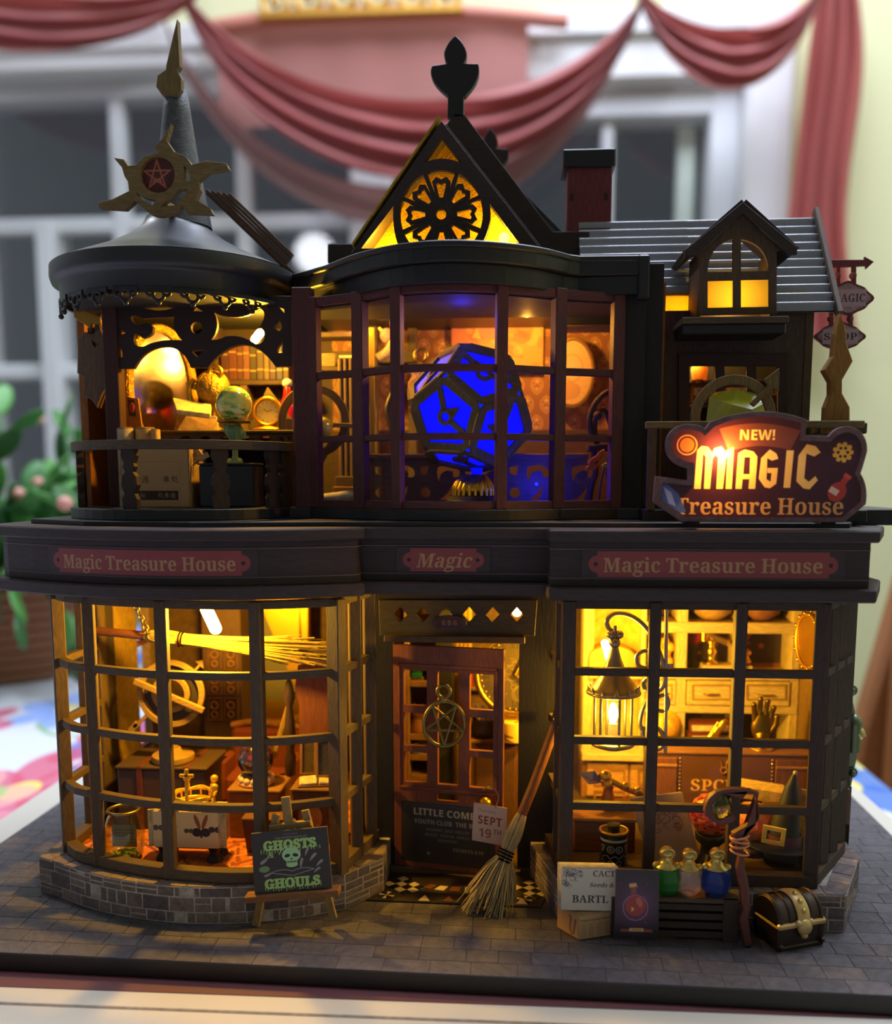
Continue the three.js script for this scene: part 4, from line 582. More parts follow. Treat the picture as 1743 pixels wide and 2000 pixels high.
{ const t = thing('potion_card', 'dark purple card picturing a red potion bottle leaning on the slat crate', 'card', [34, 0, 51]);
  const q = [at(1203, 1696, 52.6), at(1288, 1699, 52.6), at(1286, 1833, 53.8), at(1200, 1831, 53.8)], n = V(0, 0.05, 1);
  M('card', new ConvexGeometry([...q, ...q.map(p => p.clone().addScaledVector(n, 0.35))]), mat('#6a5560', 0.6), t);
  M('card_print', quad(...q.map(p => p.clone().addScaledVector(n, 0.42))), print(400, 620, (x, w, h) => {
    const g = x.createRadialGradient(w * 0.47, h * 0.52, 20, w * 0.47, h * 0.52, 300); g.addColorStop(0, '#7a3d6a'); g.addColorStop(0.5, '#3e2347'); g.addColorStop(1, '#1b1422'); x.fillStyle = g; x.fillRect(0, 0, w, h); x.strokeStyle = '#a274a8'; x.lineWidth = 7; x.beginPath(); x.arc(w * 0.47, h * 0.55, 112, 0, 7); x.stroke();
    x.fillStyle = '#9e3536'; x.beginPath(); x.arc(w * 0.47, h * 0.52, 92, 0, 7); x.fill(); x.fillStyle = '#c2655a'; x.beginPath(); x.ellipse(w * 0.56, h * 0.47, 26, 44, -0.4, 0, 7); x.fill(); x.save(); x.translate(w * 0.42, h * 0.3); x.rotate(-0.15); x.fillStyle = '#84403e'; x.fillRect(-26, -36, 52, 76); x.fillStyle = '#d8a36a'; x.fillRect(-34, -64, 68, 34); x.restore(); x.fillStyle = '#e0c06a'; x.beginPath(); x.moveTo(w * 0.38, h * 0.53); x.lineTo(w * 0.45, h * 0.57); x.lineTo(w * 0.38, h * 0.61); x.fill();
    x.fillStyle = '#8e4a3c'; x.fillRect(w * 0.14, h * 0.86, w * 0.72, 26); x.fillStyle = '#d6b27a'; x.fillRect(w * 0.34, h * 0.845, w * 0.32, 30); txt(x, 'Potions', w / 2, h * 0.869, 'bold 24px serif', '#5a2e2a');
    for (let i = 0; i < 30; i++) { x.fillStyle = 'rgba(200,150,210,0.6)'; x.beginPath(); x.arc(rr(40, 360), rr(120, 500), rr(1, 5), 0, 7); x.fill(); } }, 0.35), t, { uv: true });
}
const CR = 11.4;
{ const t = thing('slat_crate', 'low dark wooden slat crate holding the three potion bottles', 'crate', [44, 0, 48]), m = wood('#463730');
  M('crate_top', B(27, 61, CR - 1.2, CR, 43.6, 50.2, 0.2), wood('#5c4a3a'), t);
  for (let k = 0; k < 4; k++) M('slat', B(27, 57, 0.6 + k * 2.5, 2.3 + k * 2.5, 49.2, 50, 0.15), m, t);
  for (const x of [27, 56]) M('corner_post', B(x, x + 4, 0, CR, 49, 50.6, 0.2), m, t); for (const x of [27, 57]) M('corner_post', B(x, x + 3, 0, CR - 1.2, 43.8, 45, 0.2), m, t);
  M('back_panel', B(27.5, 60.5, 0.3, CR - 1.3, 45, 45.6, 0), mat('#1c1715', 0.9), t);
}
const goldB = mat('#cdb468', 0.28, 0.7);
function potion(px, py, col, label, s = 1) {
  const p = at(px, py, 46.6), x = p.x, z = 46.6, t = thing('potion_bottle', label, 'bottle', [x, CR, z], 'faceted potion bottles on the slat crate'), y = CR;
  const b = new THREE.LatheGeometry([[0.01, 0], [2.4, 0], [3.9, 1.8], [4.1, 4.2], [3.4, 7], [2.4, 7.8], [0.01, 7.8]].map(q => new THREE.Vector2(q[0] * s, q[1] * s)), 9).toNonIndexed(); b.computeVertexNormals(); b.translate(x, y, z);
  M('glass_body', b, new THREE.MeshPhysicalMaterial({ color: C(col[0]), roughness: 0.08, transmission: 0.8, thickness: 0, ior: 1.5, clearcoat: 0.6 }), t);
  M('cap', [lathe([[0, 7.2], [2.8, 7], [3.3, 7.6], [2.0, 8.4], [1.3, 9.6], [1.9, 10.6], [2.0, 11.4], [1.1, 12.6], [0.01, 12.8]].map(q => [q[0] * s, q[1] * s]), x, y, z, 18), xf(torus(1.5 * s, 0.38, 0, 0, 0, 20, 7), x + 0.2, y + 11.2 * s, z + 1.2, 0.3), ...[-1, 1].map(k => sph(0.9 * s, x + k * 2.9 * s, y + 7.8 * s, z + 0.6, 10, 8))], goldB, t);
}
potion(1301, 1730, ['#3fbf5a', '#0f8a2a'], 'green glass potion bottle with gold cap, first on the crate'); potion(1344, 1735, ['#ffe8e2', '#f0b8b0'], 'pale pink glass potion bottle with gold cap, middle on the crate', 0.97); potion(1398, 1732, ['#4a74e8', '#0a2bb8'], 'deep blue glass potion bottle with gold cap, nearest the staff');
{ const z = 53.4, t = thing('wizard_staff', 'reddish wooden hooked staff with a crystal beside the treasure chest', 'staff', [62, 0, 53]);
  const g = sheet('M 1446 1672 L 1432 1630 L 1478 1604 L 1482 1596 L 1478 1560 Q 1474 1545 1463 1548 Q 1455 1556 1452 1562 Q 1430 1556 1415 1552 Q 1398 1560 1393 1575 Q 1393 1592 1408 1598 L 1430 1590 L 1440 1600 Q 1430 1612 1408 1612 Q 1382 1600 1377 1588 Q 1380 1560 1400 1548 Q 1430 1538 1460 1544 L 1484 1550 L 1479 1572 L 1478 1612 L 1452 1640 L 1456 1700 L 1462 1720 L 1468 1775 L 1462 1795 L 1470 1848 L 1456 1850 L 1446 1800 L 1452 1780 L 1448 1740 L 1440 1700 Z', [], z, 2.6, 0.3);
  M('shaft', g, wood('#6a352a', 0.6), t);
  const c = at(1408, 1574, z - 1); const cg = new THREE.OctahedronGeometry(1, 1); cg.scale(3.0, 4.2, 2.4); cg.rotateZ(-0.1); cg.translate(c.x, c.y, c.z); M('crystal', cg, glass('#d6e08a', { attenuationColor: C('#a8bf3a'), attenuationDistance: 0.006, thickness: 0.005 }), t, { label: 'yellow green crystal in the hook' });
  for (const [y, a] of [[1633, 0.2], [1641, -0.15], [1650, 0.1], [1664, -0.2]]) { const p = at(1445, y, z - 1.2); M('wire_binding', xf(torus(2.3, 0.3, 0, 0, 0, 24, 6, Math.PI / 2), p.x, p.y, p.z, 0, 0, a, V(1, 1, 0.9)), mat('#c98a6c', 0.3, 0.4), t); }
}
{ // treasure chest, written about its own base then turned
  const t = thing('treasure_chest', 'dark metal treasure chest with a gold band and clasp on the pavement', 'chest', [73.4, 0, 47.4]); t.rotation.y = 0.38; const P = n => (g, m, p) => M(n, g, m, p || t, { local: true });
  const iron = metal('#4e4440', 0.5), L = 13.8, D = 10.4, h = 6.4;
  P('body')([B(-L / 2, L / 2, 0, h, -D / 2, D / 2, 0.5)], iron);
  const s = new THREE.Shape(); s.moveTo(-D / 2, 0); s.lineTo(D / 2, 0); s.absarc(0, 0, D / 2, 0, Math.PI); const lid = new THREE.ExtrudeGeometry(s, { depth: L - 0.4, bevelEnabled: true, bevelThickness: 0.2, bevelSize: 0.2, bevelSegments: 1, curveSegments: 14 }); lid.rotateY(Math.PI / 2); lid.translate(-L / 2 + 0.2, h + 0.8, 0); const ld = P('lid')(lid, iron);
  for (const x of [-6.2, -3.2, 3.2, 6.2]) { const r = torus(D / 2 + 0.15, 0.5, 0, 0, 0, 20, 6, 0, Math.PI / 2, Math.PI); P('lid_rib')(r.translate(x, h + 0.8, 0), iron, ld); }
  P('gold_rim')([bar(V(-L / 2 - 0.4, h + 0.3, D / 2 + 0.2), V(L / 2 + 0.4, h + 0.3, D / 2 + 0.2), 1.5, 1.5, 0.4), bar(V(L / 2 + 0.2, h + 0.3, D / 2), V(L / 2 + 0.2, h + 0.3, -D / 2), 1.3, 1.4, 0.4)], mat('#c4a468', 0.4, 0.35));
  const band = torus(D / 2 + 0.5, 0.5, 0, 0, 0, 22, 6, 0, Math.PI / 2, Math.PI); band.scale(4.2, 1, 1); P('gold_band')([band.translate(0.5, h + 0.8, 0)], mat('#c4a468', 0.4, 0.35));
  for (const a of [0.5, 0.9, 1.3]) P('rivet')(sph(0.7, 0.5, h + 0.8 + (D / 2 + 0.9) * Math.sin(a), (D / 2 + 0.9) * Math.cos(a), 10, 8), metal('#c9ae6a', 0.3));
  P('clasp')([sph(1, 0, 0, 0, 12, 10).scale(2.2, 2.2, 1.2).translate(0.5, h - 0.4, D / 2 + 0.9), sph(0.9, 0.5, h - 2.6, D / 2 + 0.9, 10, 8), sph(0.9, -1.4, h + 0.8, D / 2 + 0.8, 10, 8), sph(0.9, 2.4, h + 0.8, D / 2 + 0.8, 10, 8)], mat('#c9ab72', 0.4, 0.35));
  P('frame')([B(-L / 2 - 0.3, L / 2 + 0.3, 0, 1.2, D / 2 - 0.6, D / 2 + 0.4, 0.3), B(-L / 2 - 0.3, -L / 2 + 1.2, 0, h, D / 2 - 0.6, D / 2 + 0.4, 0.3), B(L / 2 - 1.2, L / 2 + 0.3, 0, h, D / 2 - 0.6, D / 2 + 0.4, 0.3)], iron);
  for (const x of [-L / 2 + 0.5, L / 2 - 0.5]) P('rivet')(sph(0.7, x, 1.6, D / 2 + 0.6, 10, 8), iron);
}
{ const t = thing('date_card', 'pinkish white card reading Sept 19th hung on the door knob', 'card', [-7, 5, 24]);
  const q = [at(926, 1567, 24.5), at(991, 1578, 24.8), at(989, 1652, 24.8), at(922, 1640, 24.5)], n = V(0, 0, 0.25);
  M('card', new ConvexGeometry([...q, ...q.map(p => p.clone().add(n))]), paper('#c9aa9c'), t);
  M('card_print', quad(...q.map(p => p.clone().addScaledVector(n, 1.25))), print(320, 340, (x, w, h) => { bgfill(x, w, h, '#cfb0a2'); txt(x, 'Thursday', 130, 56, 'bold 40px sans-serif', '#b0867e'); txt(x, 'SEPT', 160, 140, 'bold 104px sans-serif', '#8a3a34', 'center', 280); txt(x, '19', 120, 256, 'bold 112px sans-serif', '#9a5a4e', 'center', 130); txt(x, 'TH', 236, 232, 'bold 62px sans-serif', '#9a5a4e'); }), t, { uv: true });
  M('hanging_wire', tube([at(968, 1578, 24.9), at(974, 1560, 24.6), at(968, 1543, 24.2), at(954, 1537, 23), at(944, 1544, 22)], 0.22, 6, 20), metal('#8a7f74', 0.4), t);
}
{ const t = thing('pentagram_charm', 'aged brass pentagram ring hanging on the door', 'charm', [-21, 37, 19]), m = metal('#7d7048', 0.38), z = 19.4, c = at(868, 1414, z), r = 6.4;
  M('ring', xf(torus(r, 0.62, 0, 0, 0, 48, 8), c.x, c.y, z, 0, 0.12, 0, V(0.94, 1.06, 1)), m, t);
  const pt = k => V(c.x + 6.0 * Math.cos(Math.PI / 2 + Math.PI + k * 4 * Math.PI / 5), c.y + 6.6 * Math.sin(Math.PI / 2 + Math.PI + k * 4 * Math.PI / 5), z);
  for (let k = 0; k < 5; k++) M('star_bar', tube([pt(k), pt(k).add(pt(k + 1)).multiplyScalar(0.5), pt(k + 1)], 0.42, 7, 6), m, t);
  const l = at(867, 1351, z); M('loop', [torus(1.9, 0.6, l.x, l.y, z, 24, 8), cyl(0.8, 0.8, 1.6, l.x, l.y - 3.2, z, 10)], m, t);
}
// the lit sign on the right roof
{ const z = 45, t = thing('shop_sign', 'lit purple cut-out sign reading New Magic Treasure House', 'sign', [62, 109, 44]);
  const out = 'M 1330 1018 L 1276 980 L 1281 930 L 1345 938 L 1345 915 Q 1302 905 1301 870 Q 1302 835 1340 828 Q 1368 828 1378 838 L 1388 824 Q 1430 805 1490 803 Q 1540 805 1577 820 L 1574 850 L 1620 852 Q 1636 830 1660 833 Q 1695 840 1695 880 Q 1690 900 1682 925 Q 1698 950 1692 985 L 1650 1020 Z';
  const board = sheet(out, [], z, 1.5, 0.12, 16); M('backing_edge', sheet(out, ['M 1340 1010 L 1290 976 L 1294 942 L 1356 948 L 1356 905 Q 1312 898 1311 870 Q 1312 842 1340 838 Q 1366 838 1378 850 L 1394 834 Q 1430 815 1490 813 Q 1536 815 1566 826 L 1564 860 L 1624 862 Q 1640 842 1660 844 Q 1684 850 1685 880 Q 1680 900 1671 925 Q 1688 950 1682 980 L 1645 1012 Z'], z, 1.6, 0.1, 16), paper('#7a5a5c'), t);
  const tl = at(1275, 802, z), br = at(1697, 1022, z), W = br.x - tl.x, Hh = tl.y - br.y, art = print(1400, 730, (x, w, h) => {
    bgfill(x, w, h, '#3c1a2c'); const X = p => (p - 1275) / 422 * w, Y = p => (p - 802) / 220 * h; const cr = '#f0c878';
    x.fillStyle = '#6a3a34'; x.beginPath(); x.moveTo(X(1405), Y(838)); x.quadraticCurveTo(X(1480), Y(815), X(1560), Y(842)); x.lineTo(X(1542), Y(880)); x.quadraticCurveTo(X(1480), Y(862), X(1425), Y(882)); x.fill(); txt(x, 'NEW!', X(1478), Y(850), 'bold 92px sans-serif', cr, 'center', 260);
    x.fillStyle = cr; const poly = a => { x.beginPath(); a.forEach((p, i) => i ? x.lineTo(X(p[0]), Y(p[1])) : x.moveTo(X(p[0]), Y(p[1]))); x.closePath(); x.fill(); };
    // MAGIC in tall blackletter-like capitals
    poly([[1360, 955], [1364, 880], [1372, 871], [1384, 873], [1394, 886], [1391, 955], [1379, 955], [1381, 892], [1375, 886], [1373, 955]]); poly([[1391, 890], [1397, 876], [1410, 872], [1420, 884], [1416, 955], [1403, 955], [1405, 892], [1398, 888], [1392, 900]]); poly([[1416, 890], [1422, 878], [1434, 873], [1433, 955], [1421, 955], [1423, 895]]); poly([[1440, 955], [1443, 885], [1455, 878], [1472, 882], [1480, 892], [1478, 955], [1465, 955], [1466, 936], [1453, 936], [1452, 955]]); x.fillStyle = '#3c1a2c'; poly([[1454, 926], [1455, 893], [1466, 893], [1466, 926]]); x.fillStyle = cr;
    poly([[1484, 935], [1487, 895], [1503, 878], [1516, 886], [1520, 896], [1508, 900], [1499, 895], [1499, 936], [1507, 941], [1508, 924], [1500, 924], [1500, 914], [1520, 914], [1518, 945], [1506, 954], [1496, 952]]); poly([[1532, 953], [1535, 880], [1549, 880], [1545, 953]]);
    poly([[1556, 940], [1558, 890], [1573, 868], [1590, 872], [1600, 884], [1588, 892], [1573, 886], [1571, 934], [1580, 941], [1592, 930], [1597, 938], [1582, 956], [1570, 954]]);
    txt(x, 'Treasure House', X(1487), Y(990), 'bold 150px serif', '#d9a868', 'center', 1080);
    const gem = (a, c) => { x.fillStyle = c; poly(a); }; gem([[1290, 945], [1308, 946], [1330, 965], [1346, 1000], [1330, 1004], [1300, 985]], '#4a64a8'); gem([[1300, 950], [1316, 962], [1326, 990], [1312, 984]], '#9fb4dc');
    x.strokeStyle = '#c9802e'; x.lineWidth = 9; x.beginPath(); x.arc(X(1344), Y(869), 62, 0, 7); x.stroke(); x.fillStyle = '#c0602c'; x.beginPath(); x.arc(X(1344), Y(869), 46, 0, 7); x.fill();
    x.fillStyle = '#d9a53a'; for (let i = 0; i < 9; i++) { const a = i * 0.7; x.beginPath(); x.arc(X(1642) + 52 * Math.cos(a), Y(884) + 52 * Math.sin(a), 15, 0, 7); x.fill(); } x.beginPath(); x.arc(X(1642), Y(884), 50, 0, 7); x.fill(); x.fillStyle = '#3c1a2c'; for (let i = 0; i < 6; i++) { const a = i * 1.047; x.beginPath(); x.arc(X(1642) + 30 * Math.cos(a), Y(884) + 30 * Math.sin(a), 10, 0, 7); x.fill(); }
    x.save(); x.translate(X(1640), Y(952)); x.rotate(0.55); x.fillStyle = '#b03a36'; x.beginPath(); x.ellipse(0, 34, 56, 66, 0, 0, 7); x.fill(); x.fillRect(-20, -80, 40, 70); x.fillStyle = '#c9563e'; x.fillRect(-25, -96, 50, 26); x.fillStyle = '#d8c8bc'; x.fillRect(-50, 20, 60, 40); x.restore();
  }, 0.6);
  const uvg = board.toNonIndexed(), pp = uvg.attributes.position, uv = new Float32Array(pp.count * 2); for (let i = 0; i < pp.count; i++) { uv[i * 2] = (pp.getX(i) - tl.x) / W; uv[i * 2 + 1] = (pp.getY(i) - br.y) / Hh; } uvg.setAttribute('uv', new THREE.BufferAttribute(uv, 2)); uvg.userData.uv = 1; uvg.translate(0, 0, 0.12);
  const face2 = new THREE.ShapeGeometry(path(out, z), 16), fp = face2.attributes.position, fu = new Float32Array(fp.count * 2); for (let i = 0; i < fp.count; i++) { fu[i * 2] = (fp.getX(i) - tl.x) / W; fu[i * 2 + 1] = (fp.getY(i) - br.y) / Hh; } face2.setAttribute('uv', new THREE.BufferAttribute(fu, 2)); face2.translate(0, 0, z - 0.15); face2.userData.uv = 1;
  M('sign_face', face2, new THREE.MeshPhysicalMaterial({ map: art.map, roughness: 0.92, transmission: 0.55, thickness: 0, side: THREE.DoubleSide }), t, { uv: true, label: 'translucent printed sign face' });
  const p = at(1404, 886, z - 2.6); M('led_bulb', sph(0.8, p.x, p.y, z - 2.6, 12, 8), glow('#ffd98a', 10), t); lamp('#ffb84a', LIGHT.sign, p.x, p.y, z - 2.6, 0.06);
  M('back_board', sheet('M 1335 1012 L 1292 978 L 1296 944 L 1358 950 L 1358 902 Q 1318 896 1316 870 Q 1318 846 1340 842 Q 1366 842 1380 854 L 1396 838 Q 1430 820 1490 818 Q 1534 820 1562 830 L 1560 866 L 1626 866 Q 1642 848 1660 850 Q 1680 856 1680 880 Q 1674 900 1666 925 Q 1682 950 1676 978 L 1640 1008 Z', [], z - 4.2, 0.6, 0.1), K.black, t);
  for (const x of [44, 78]) M('stand', B(x, x + 4, 109.2, 116, 38, 43.4, 0.2), K.black, t);
}
{ const t = thing('hanging_sign', 'two pale plaques reading Magic and Shop on a red arrow bracket', 'sign', [96, 160, -8]), z = -8, m = mat('#6e2f33', 0.6);
  M('arrow_bracket', [sheet('M 1622 507 L 1690 507 L 1690 501 L 1708 511 L 1693 525 L 1692 519 L 1622 523 Z', [], z, 1.2, 0.1)], m, t);
  for (const x of [1637, 1668]) M('link', [bar(at(x, 520, z - 0.5), at(x, 560, z - 0.5), 1.2, 1.2), ball(1.1, at(x, 538, z).x, at(x, 538, z).y, z - 0.5, 1)], m, t); for (const x of [1624, 1662]) M('link', [bar(at(x, 605, z - 0.5), at(x, 640, z - 0.5), 1.2, 1.2), ball(1.1, at(x, 622, z).x, at(x, 622, z).y, z - 0.5, 1)], m, t);
  const plq = (cx, cy, rx, ry, s) => { const o = []; for (let i = 0; i < 40; i++) { const a = i / 40 * TAU, w = 1 + 0.07 * Math.cos(a * 4) + 0.04 * Math.cos(a * 8); const p = at(cx + rx * w * Math.cos(a), cy + ry * w * Math.sin(a), z); o.push(new THREE.Vector2(p.x, p.y)); } const pl = M('plaque', sheet(new THREE.Shape(o), [], z, 1.2, 0.12), m, t); const c = at(cx, cy, z + 0.1), k = at(cx + rx, cy - ry, z + 0.1);
    const in2 = M('plaque_face', sheet(new THREE.Shape(o.map(p => new THREE.Vector2(c.x + (p.x - c.x) * 0.87, c.y + (p.y - c.y) * 0.84))), [], z + 0.12, 0.2, 0), paper('#b59aa2'), pl); const w = (k.x - c.x) * 1.56, hh = (k.y - c.y) * 1.1; M('lettering', face(w, hh, c.x, c.y, z + 0.18), print(300, 160, (x, W, h) => { bgfill(x, W, h, '#b59aa2'); txt(x, s, W / 2, h / 2, 'bold 104px serif', '#3c2a44', 'center', 285); }), pl); };
  plq(1658, 582, 46, 31, 'MAGIC'); plq(1642, 657, 46, 27, 'SHOP');
}
{ const t = thing('shield_board', 'brown wooden shield board hanging from a gold bracket left of the tower', 'sign', [-133, 145, 6]), z = 6;
  M('shield', sheet('M 180 652 L 196 640 Q 206 660 210 690 L 208 720 L 214 748 L 200 770 L 190 796 L 178 780 L 160 772 L 165 740 L 150 728 L 152 660 L 166 648 Z', ['M 177 660 Q 188 672 196 668 L 186 682 Q 178 676 177 660 Z'], z, 3, 0.25), wood('#7a5e46'), t);
  M('strap', [bar(at(178, 640, z - 1.5), at(178, 665, z - 1.5), 1.6, 1.6), bar(at(196, 612, z - 1.5), at(190, 655, z - 1.5), 1.6, 1.6)], K.brown, t);
  M('bracket', sheet('M 143 598 L 196 620 L 198 634 L 178 632 L 176 642 L 166 634 L 144 620 Z', [], z - 0.6, 1.4, 0.1), mat('#a97c26', 0.5), t);
}
{ const z = 14, t = thing('yellow_crystal', 'large rough yellow green crystal inside the ring behind the lit sign', 'crystal', [60, 112, 14]), P = (x, y, d) => at(x, y, z + d);
  M('crystal', new ConvexGeometry([P(1378, 835, 4), P(1386, 775, 2), P(1440, 760, 0), P(1470, 768, -3), P(1502, 783, 3), P(1500, 830, 4), P(1400, 766, -6), P(1490, 772, -7), P(1395, 860, 6), P(1480, 862, 6), P(1385, 862, -7), P(1500, 862, -6), P(1430, 790, 7), P(1470, 800, 7)]), new THREE.MeshPhysicalMaterial({ color: C('#d4d44a'), roughness: 0.15, transmission: 0.25, thickness: 0.02, ior: 1.5, attenuationColor: C('#a9ac2a'), attenuationDistance: 0.02 }), t);
  M('rock', B(50, 70, 112.3, 126, 6, 12, 1), mat('#4a4426', 0.9), t);
}
{ const t = thing('lock_charm', 'greenish metal lantern charm mounted on the house side wall', 'charm', [101.5, 30, -6]), m = metal('#6f7a64', 0.4), z = -4, Q = (x, y) => at(x, y, z);
  M('back_plate', new ConvexGeometry([[1660, 1335], [1672, 1400], [1674, 1480], [1662, 1540], [1655, 1440]].flatMap(p => [Q(...p), Q(...p).add(V(-0.4, 0, -5))])), m, t);
  const k = Q(1676, 1432); M('knob', [sph(2.2, k.x, k.y, z, 16, 12), cyl(1.2, 0.7, 1.6, k.x + 1.4, k.y - 0.8, z, 12)], metal('#b5ad74', 0.35), t); const b = Q(1668, 1440); M('drum', [cyl(2.2, 2.2, 9, b.x, b.y - 4.5, z, 18), lathe([[2.4, 0], [2.4, 1], [1.2, 2.6], [0.1, 3]], b.x, b.y + 4.4, z, 16)], m, t);
  for (const y of [1348, 1508]) { const p = Q(1664, y); M('screw', [sph(1.1, p.x, p.y, z + 0.6, 10, 8), torus(1.4, 0.35, p.x, p.y, z + 0.4, 14, 6)], m, t); }
}
{ const t = thing('peg_board', 'small brown wooden block with two peg holes at the house corner', 'block', [102, 0, 6]); M('block', sheet('M 1641 1535 L 1662 1542 L 1660 1612 L 1638 1606 Z', ['O 1648 1586 1652 1586', 'O 1650 1556 1654 1556'], 8, 4, 0.2), wood('#7a6450'), t); M('back', pxBox(1640, 1537, 1661, 1660, 4, 1, 0), mat('#1a1413', 0.9), t); }
// ---------- things inside the lower shop ----------
const FL = PH + 0.45;                                                // carpet height
broom('hanging_broom', 'straw broom hung level on a chain inside the bow window', [at(183, 1232, 11), at(238, 1237, 11), at(296, 1243, 11)], paper('#b39a4a', 0.9), 2, 1.35, 53, 4.8);
{ const t = thing('chain', 'thin dark chain holding up the broom in the bow window', 'chain', [-113, 75, 12]), a = at(258, 1168, 12.5), b = at(294, 1244, 12.5);
  for (let k = 0; k < 9; k++) { const p = a.clone().lerp(b, k / 8); M('link', xf(torus(1.0, 0.28, 0, 0, 0, 14, 6), p.x, p.y, p.z, 0, k % 2 ? 1.4 : 0.2, 0.45, V(0.7, 1.15, 1)), metal('#7a6a4c', 0.4), t); } }
{ const a = at(228, 1492, 12), b = at(402, 1494, 12), t = thing('suitcase', 'dark brown suitcase with red straps carrying the ring instrument', 'suitcase', [(a.x + b.x) / 2, FL, 2]);
  M('body', B(a.x, b.x, FL, 30.6, -7, 12, 0.5), mat('#3b2f33', 0.6), t); M('lid', B(a.x - 0.5, b.x + 0.5, 30.6, 31.6, -7.6, 12.6, 0.3), mat('#46342a', 0.65), t);
  for (const k of [0.25, 0.78]) M('strap', B(a.x + (b.x - a.x) * k - 0.9, a.x + (b.x - a.x) * k + 0.9, FL, 31.8, -7.2, 12.5, 0.15), mat('#5a2a22', 0.6), t); }
{ const z = 6, c = at(334, 1354, z), t = thing('ring_instrument', 'tan double ring instrument with an arrow standing on the suitcase', 'ornament', [c.x, 31.8, z]), m = wood('#a8843c'), R = 10.8;
  const rg = (r0, r1, zz) => { const s = new THREE.Shape(); s.absarc(c.x, c.y, r0, 0, TAU); const h = new THREE.Path(); h.absarc(c.x, c.y, r1, 0, TAU, true); return sheet(s, [h], zz, 1.4, 0.12, 36); };
  M('outer_ring', rg(R, R - 1.7, z + 0.7), m, t); M('inner_ring', rg(R * 0.56, R * 0.56 - 1.5, z + 0.9), m, t); M('dark_disc', rg(R * 0.8, R * 0.6, z - 0.4), mat('#2c2418', 0.7), t);
  M('crossbar', bar(at(262, 1330, z + 2), at(398, 1388, z + 2), 1.8, 1.4, 0.15, V(0, 0, 1)), m, t); M('arrow', [sheet('M 368 1318 L 388 1298 L 381 1292 L 395 1290 L 396 1306 L 391 1301 L 374 1322 Z', [], z + 0.8, 1.2, 0.1), bar(at(293, 1392, z), at(262, 1420, z), 1.2, 1.2), xf(B(-1.8, 1.8, -1, 1, -0.6, 0.6, 0.1), at(262, 1420, z).x, at(262, 1420, z).y, z, 0, 0, 0.8)], m, t);
  M('stem', cyl(1.6, 1.2, 4, c.x + 0.3, 34.2, z, 16), m, t); M('base', [lathe([[0, 0], [6.4, 0], [6.6, 0.4], [6.6, 2], [6.2, 2.4], [3, 2.6], [2.4, 4.2], [0, 4.4]], c.x, 31.7, z, 32)], m, t); }
const PB = [-103.8, -81.2];
{ const t = thing('map_box', 'cream box printed with moths standing on black claw feet', 'box', [-92.5, FL, 33]), m = paper('#d2bd8c');
  M('box', B(PB[0] + 1.2, PB[1] - 1.2, 15.4, 26.4, 27, 36.2, 0.6), m, t);
  for (const [x0, x1, dz, s] of [[PB[0], -98.6, 35.2, 0.25], [PB[1] - 3.6, PB[1] + 0.4, 35.4, -0.2]]) M('flap', xf(B(-(x1 - x0) / 2, (x1 - x0) / 2, 15.6, 26.6, -0.25, 0.25, 0.1), (x0 + x1) / 2, 0, dz, 0, s), m, t);
  M('moth_print', face(19, 10.6, -92.5, 20.9, 36.3), print(760, 420, (x, w, h) => { bgfill(x, w, h, '#d2bd8c'); const wing = (cx, cy, s, c) => { x.fillStyle = c; for (const k of [-1, 1]) { x.beginPath(); x.ellipse(cx + k * 30 * s, cy, 34 * s, 30 * s, 0, 0, 7); x.fill(); } }; x.fillStyle = '#8c4a24'; for (const k of [-1, 1]) { x.beginPath(); x.ellipse(560 + k * 44, 110, 24, 90, k * 0.35, 0, 7); x.fill(); } wing(560, 235, 1.7, '#2c1f2c'); x.fillStyle = '#2c1f2c'; x.fillRect(548, 240, 24, 60); wing(415, 220, 0.9, '#4a4a2a'); wing(60, 190, 1.1, '#5a4a48'); x.strokeStyle = '#8a5c34'; x.lineWidth = 5; x.beginPath(); x.moveTo(250, 80); x.lineTo(250, 330); x.moveTo(215, 170); x.lineTo(285, 170); x.moveTo(225, 200); x.lineTo(275, 200); x.stroke(); wing(720, 200, 1.2, '#3a3430'); }), t);
  for (const [x, z] of [[-100, 34], [-85, 34], [-100, 29], [-85, 29]]) M('claw_foot', lathe([[2.4, 0], [2.2, 1], [1.3, 2.4], [1.9, 3.8], [2.4, 4.6]], x, FL, z, 10), mat('#17131a', 0.5), t);
  M('tray', B(-102, -83, 15, 15.6, 27.5, 35.6, 0.2), mat('#17131a', 0.5), t); }
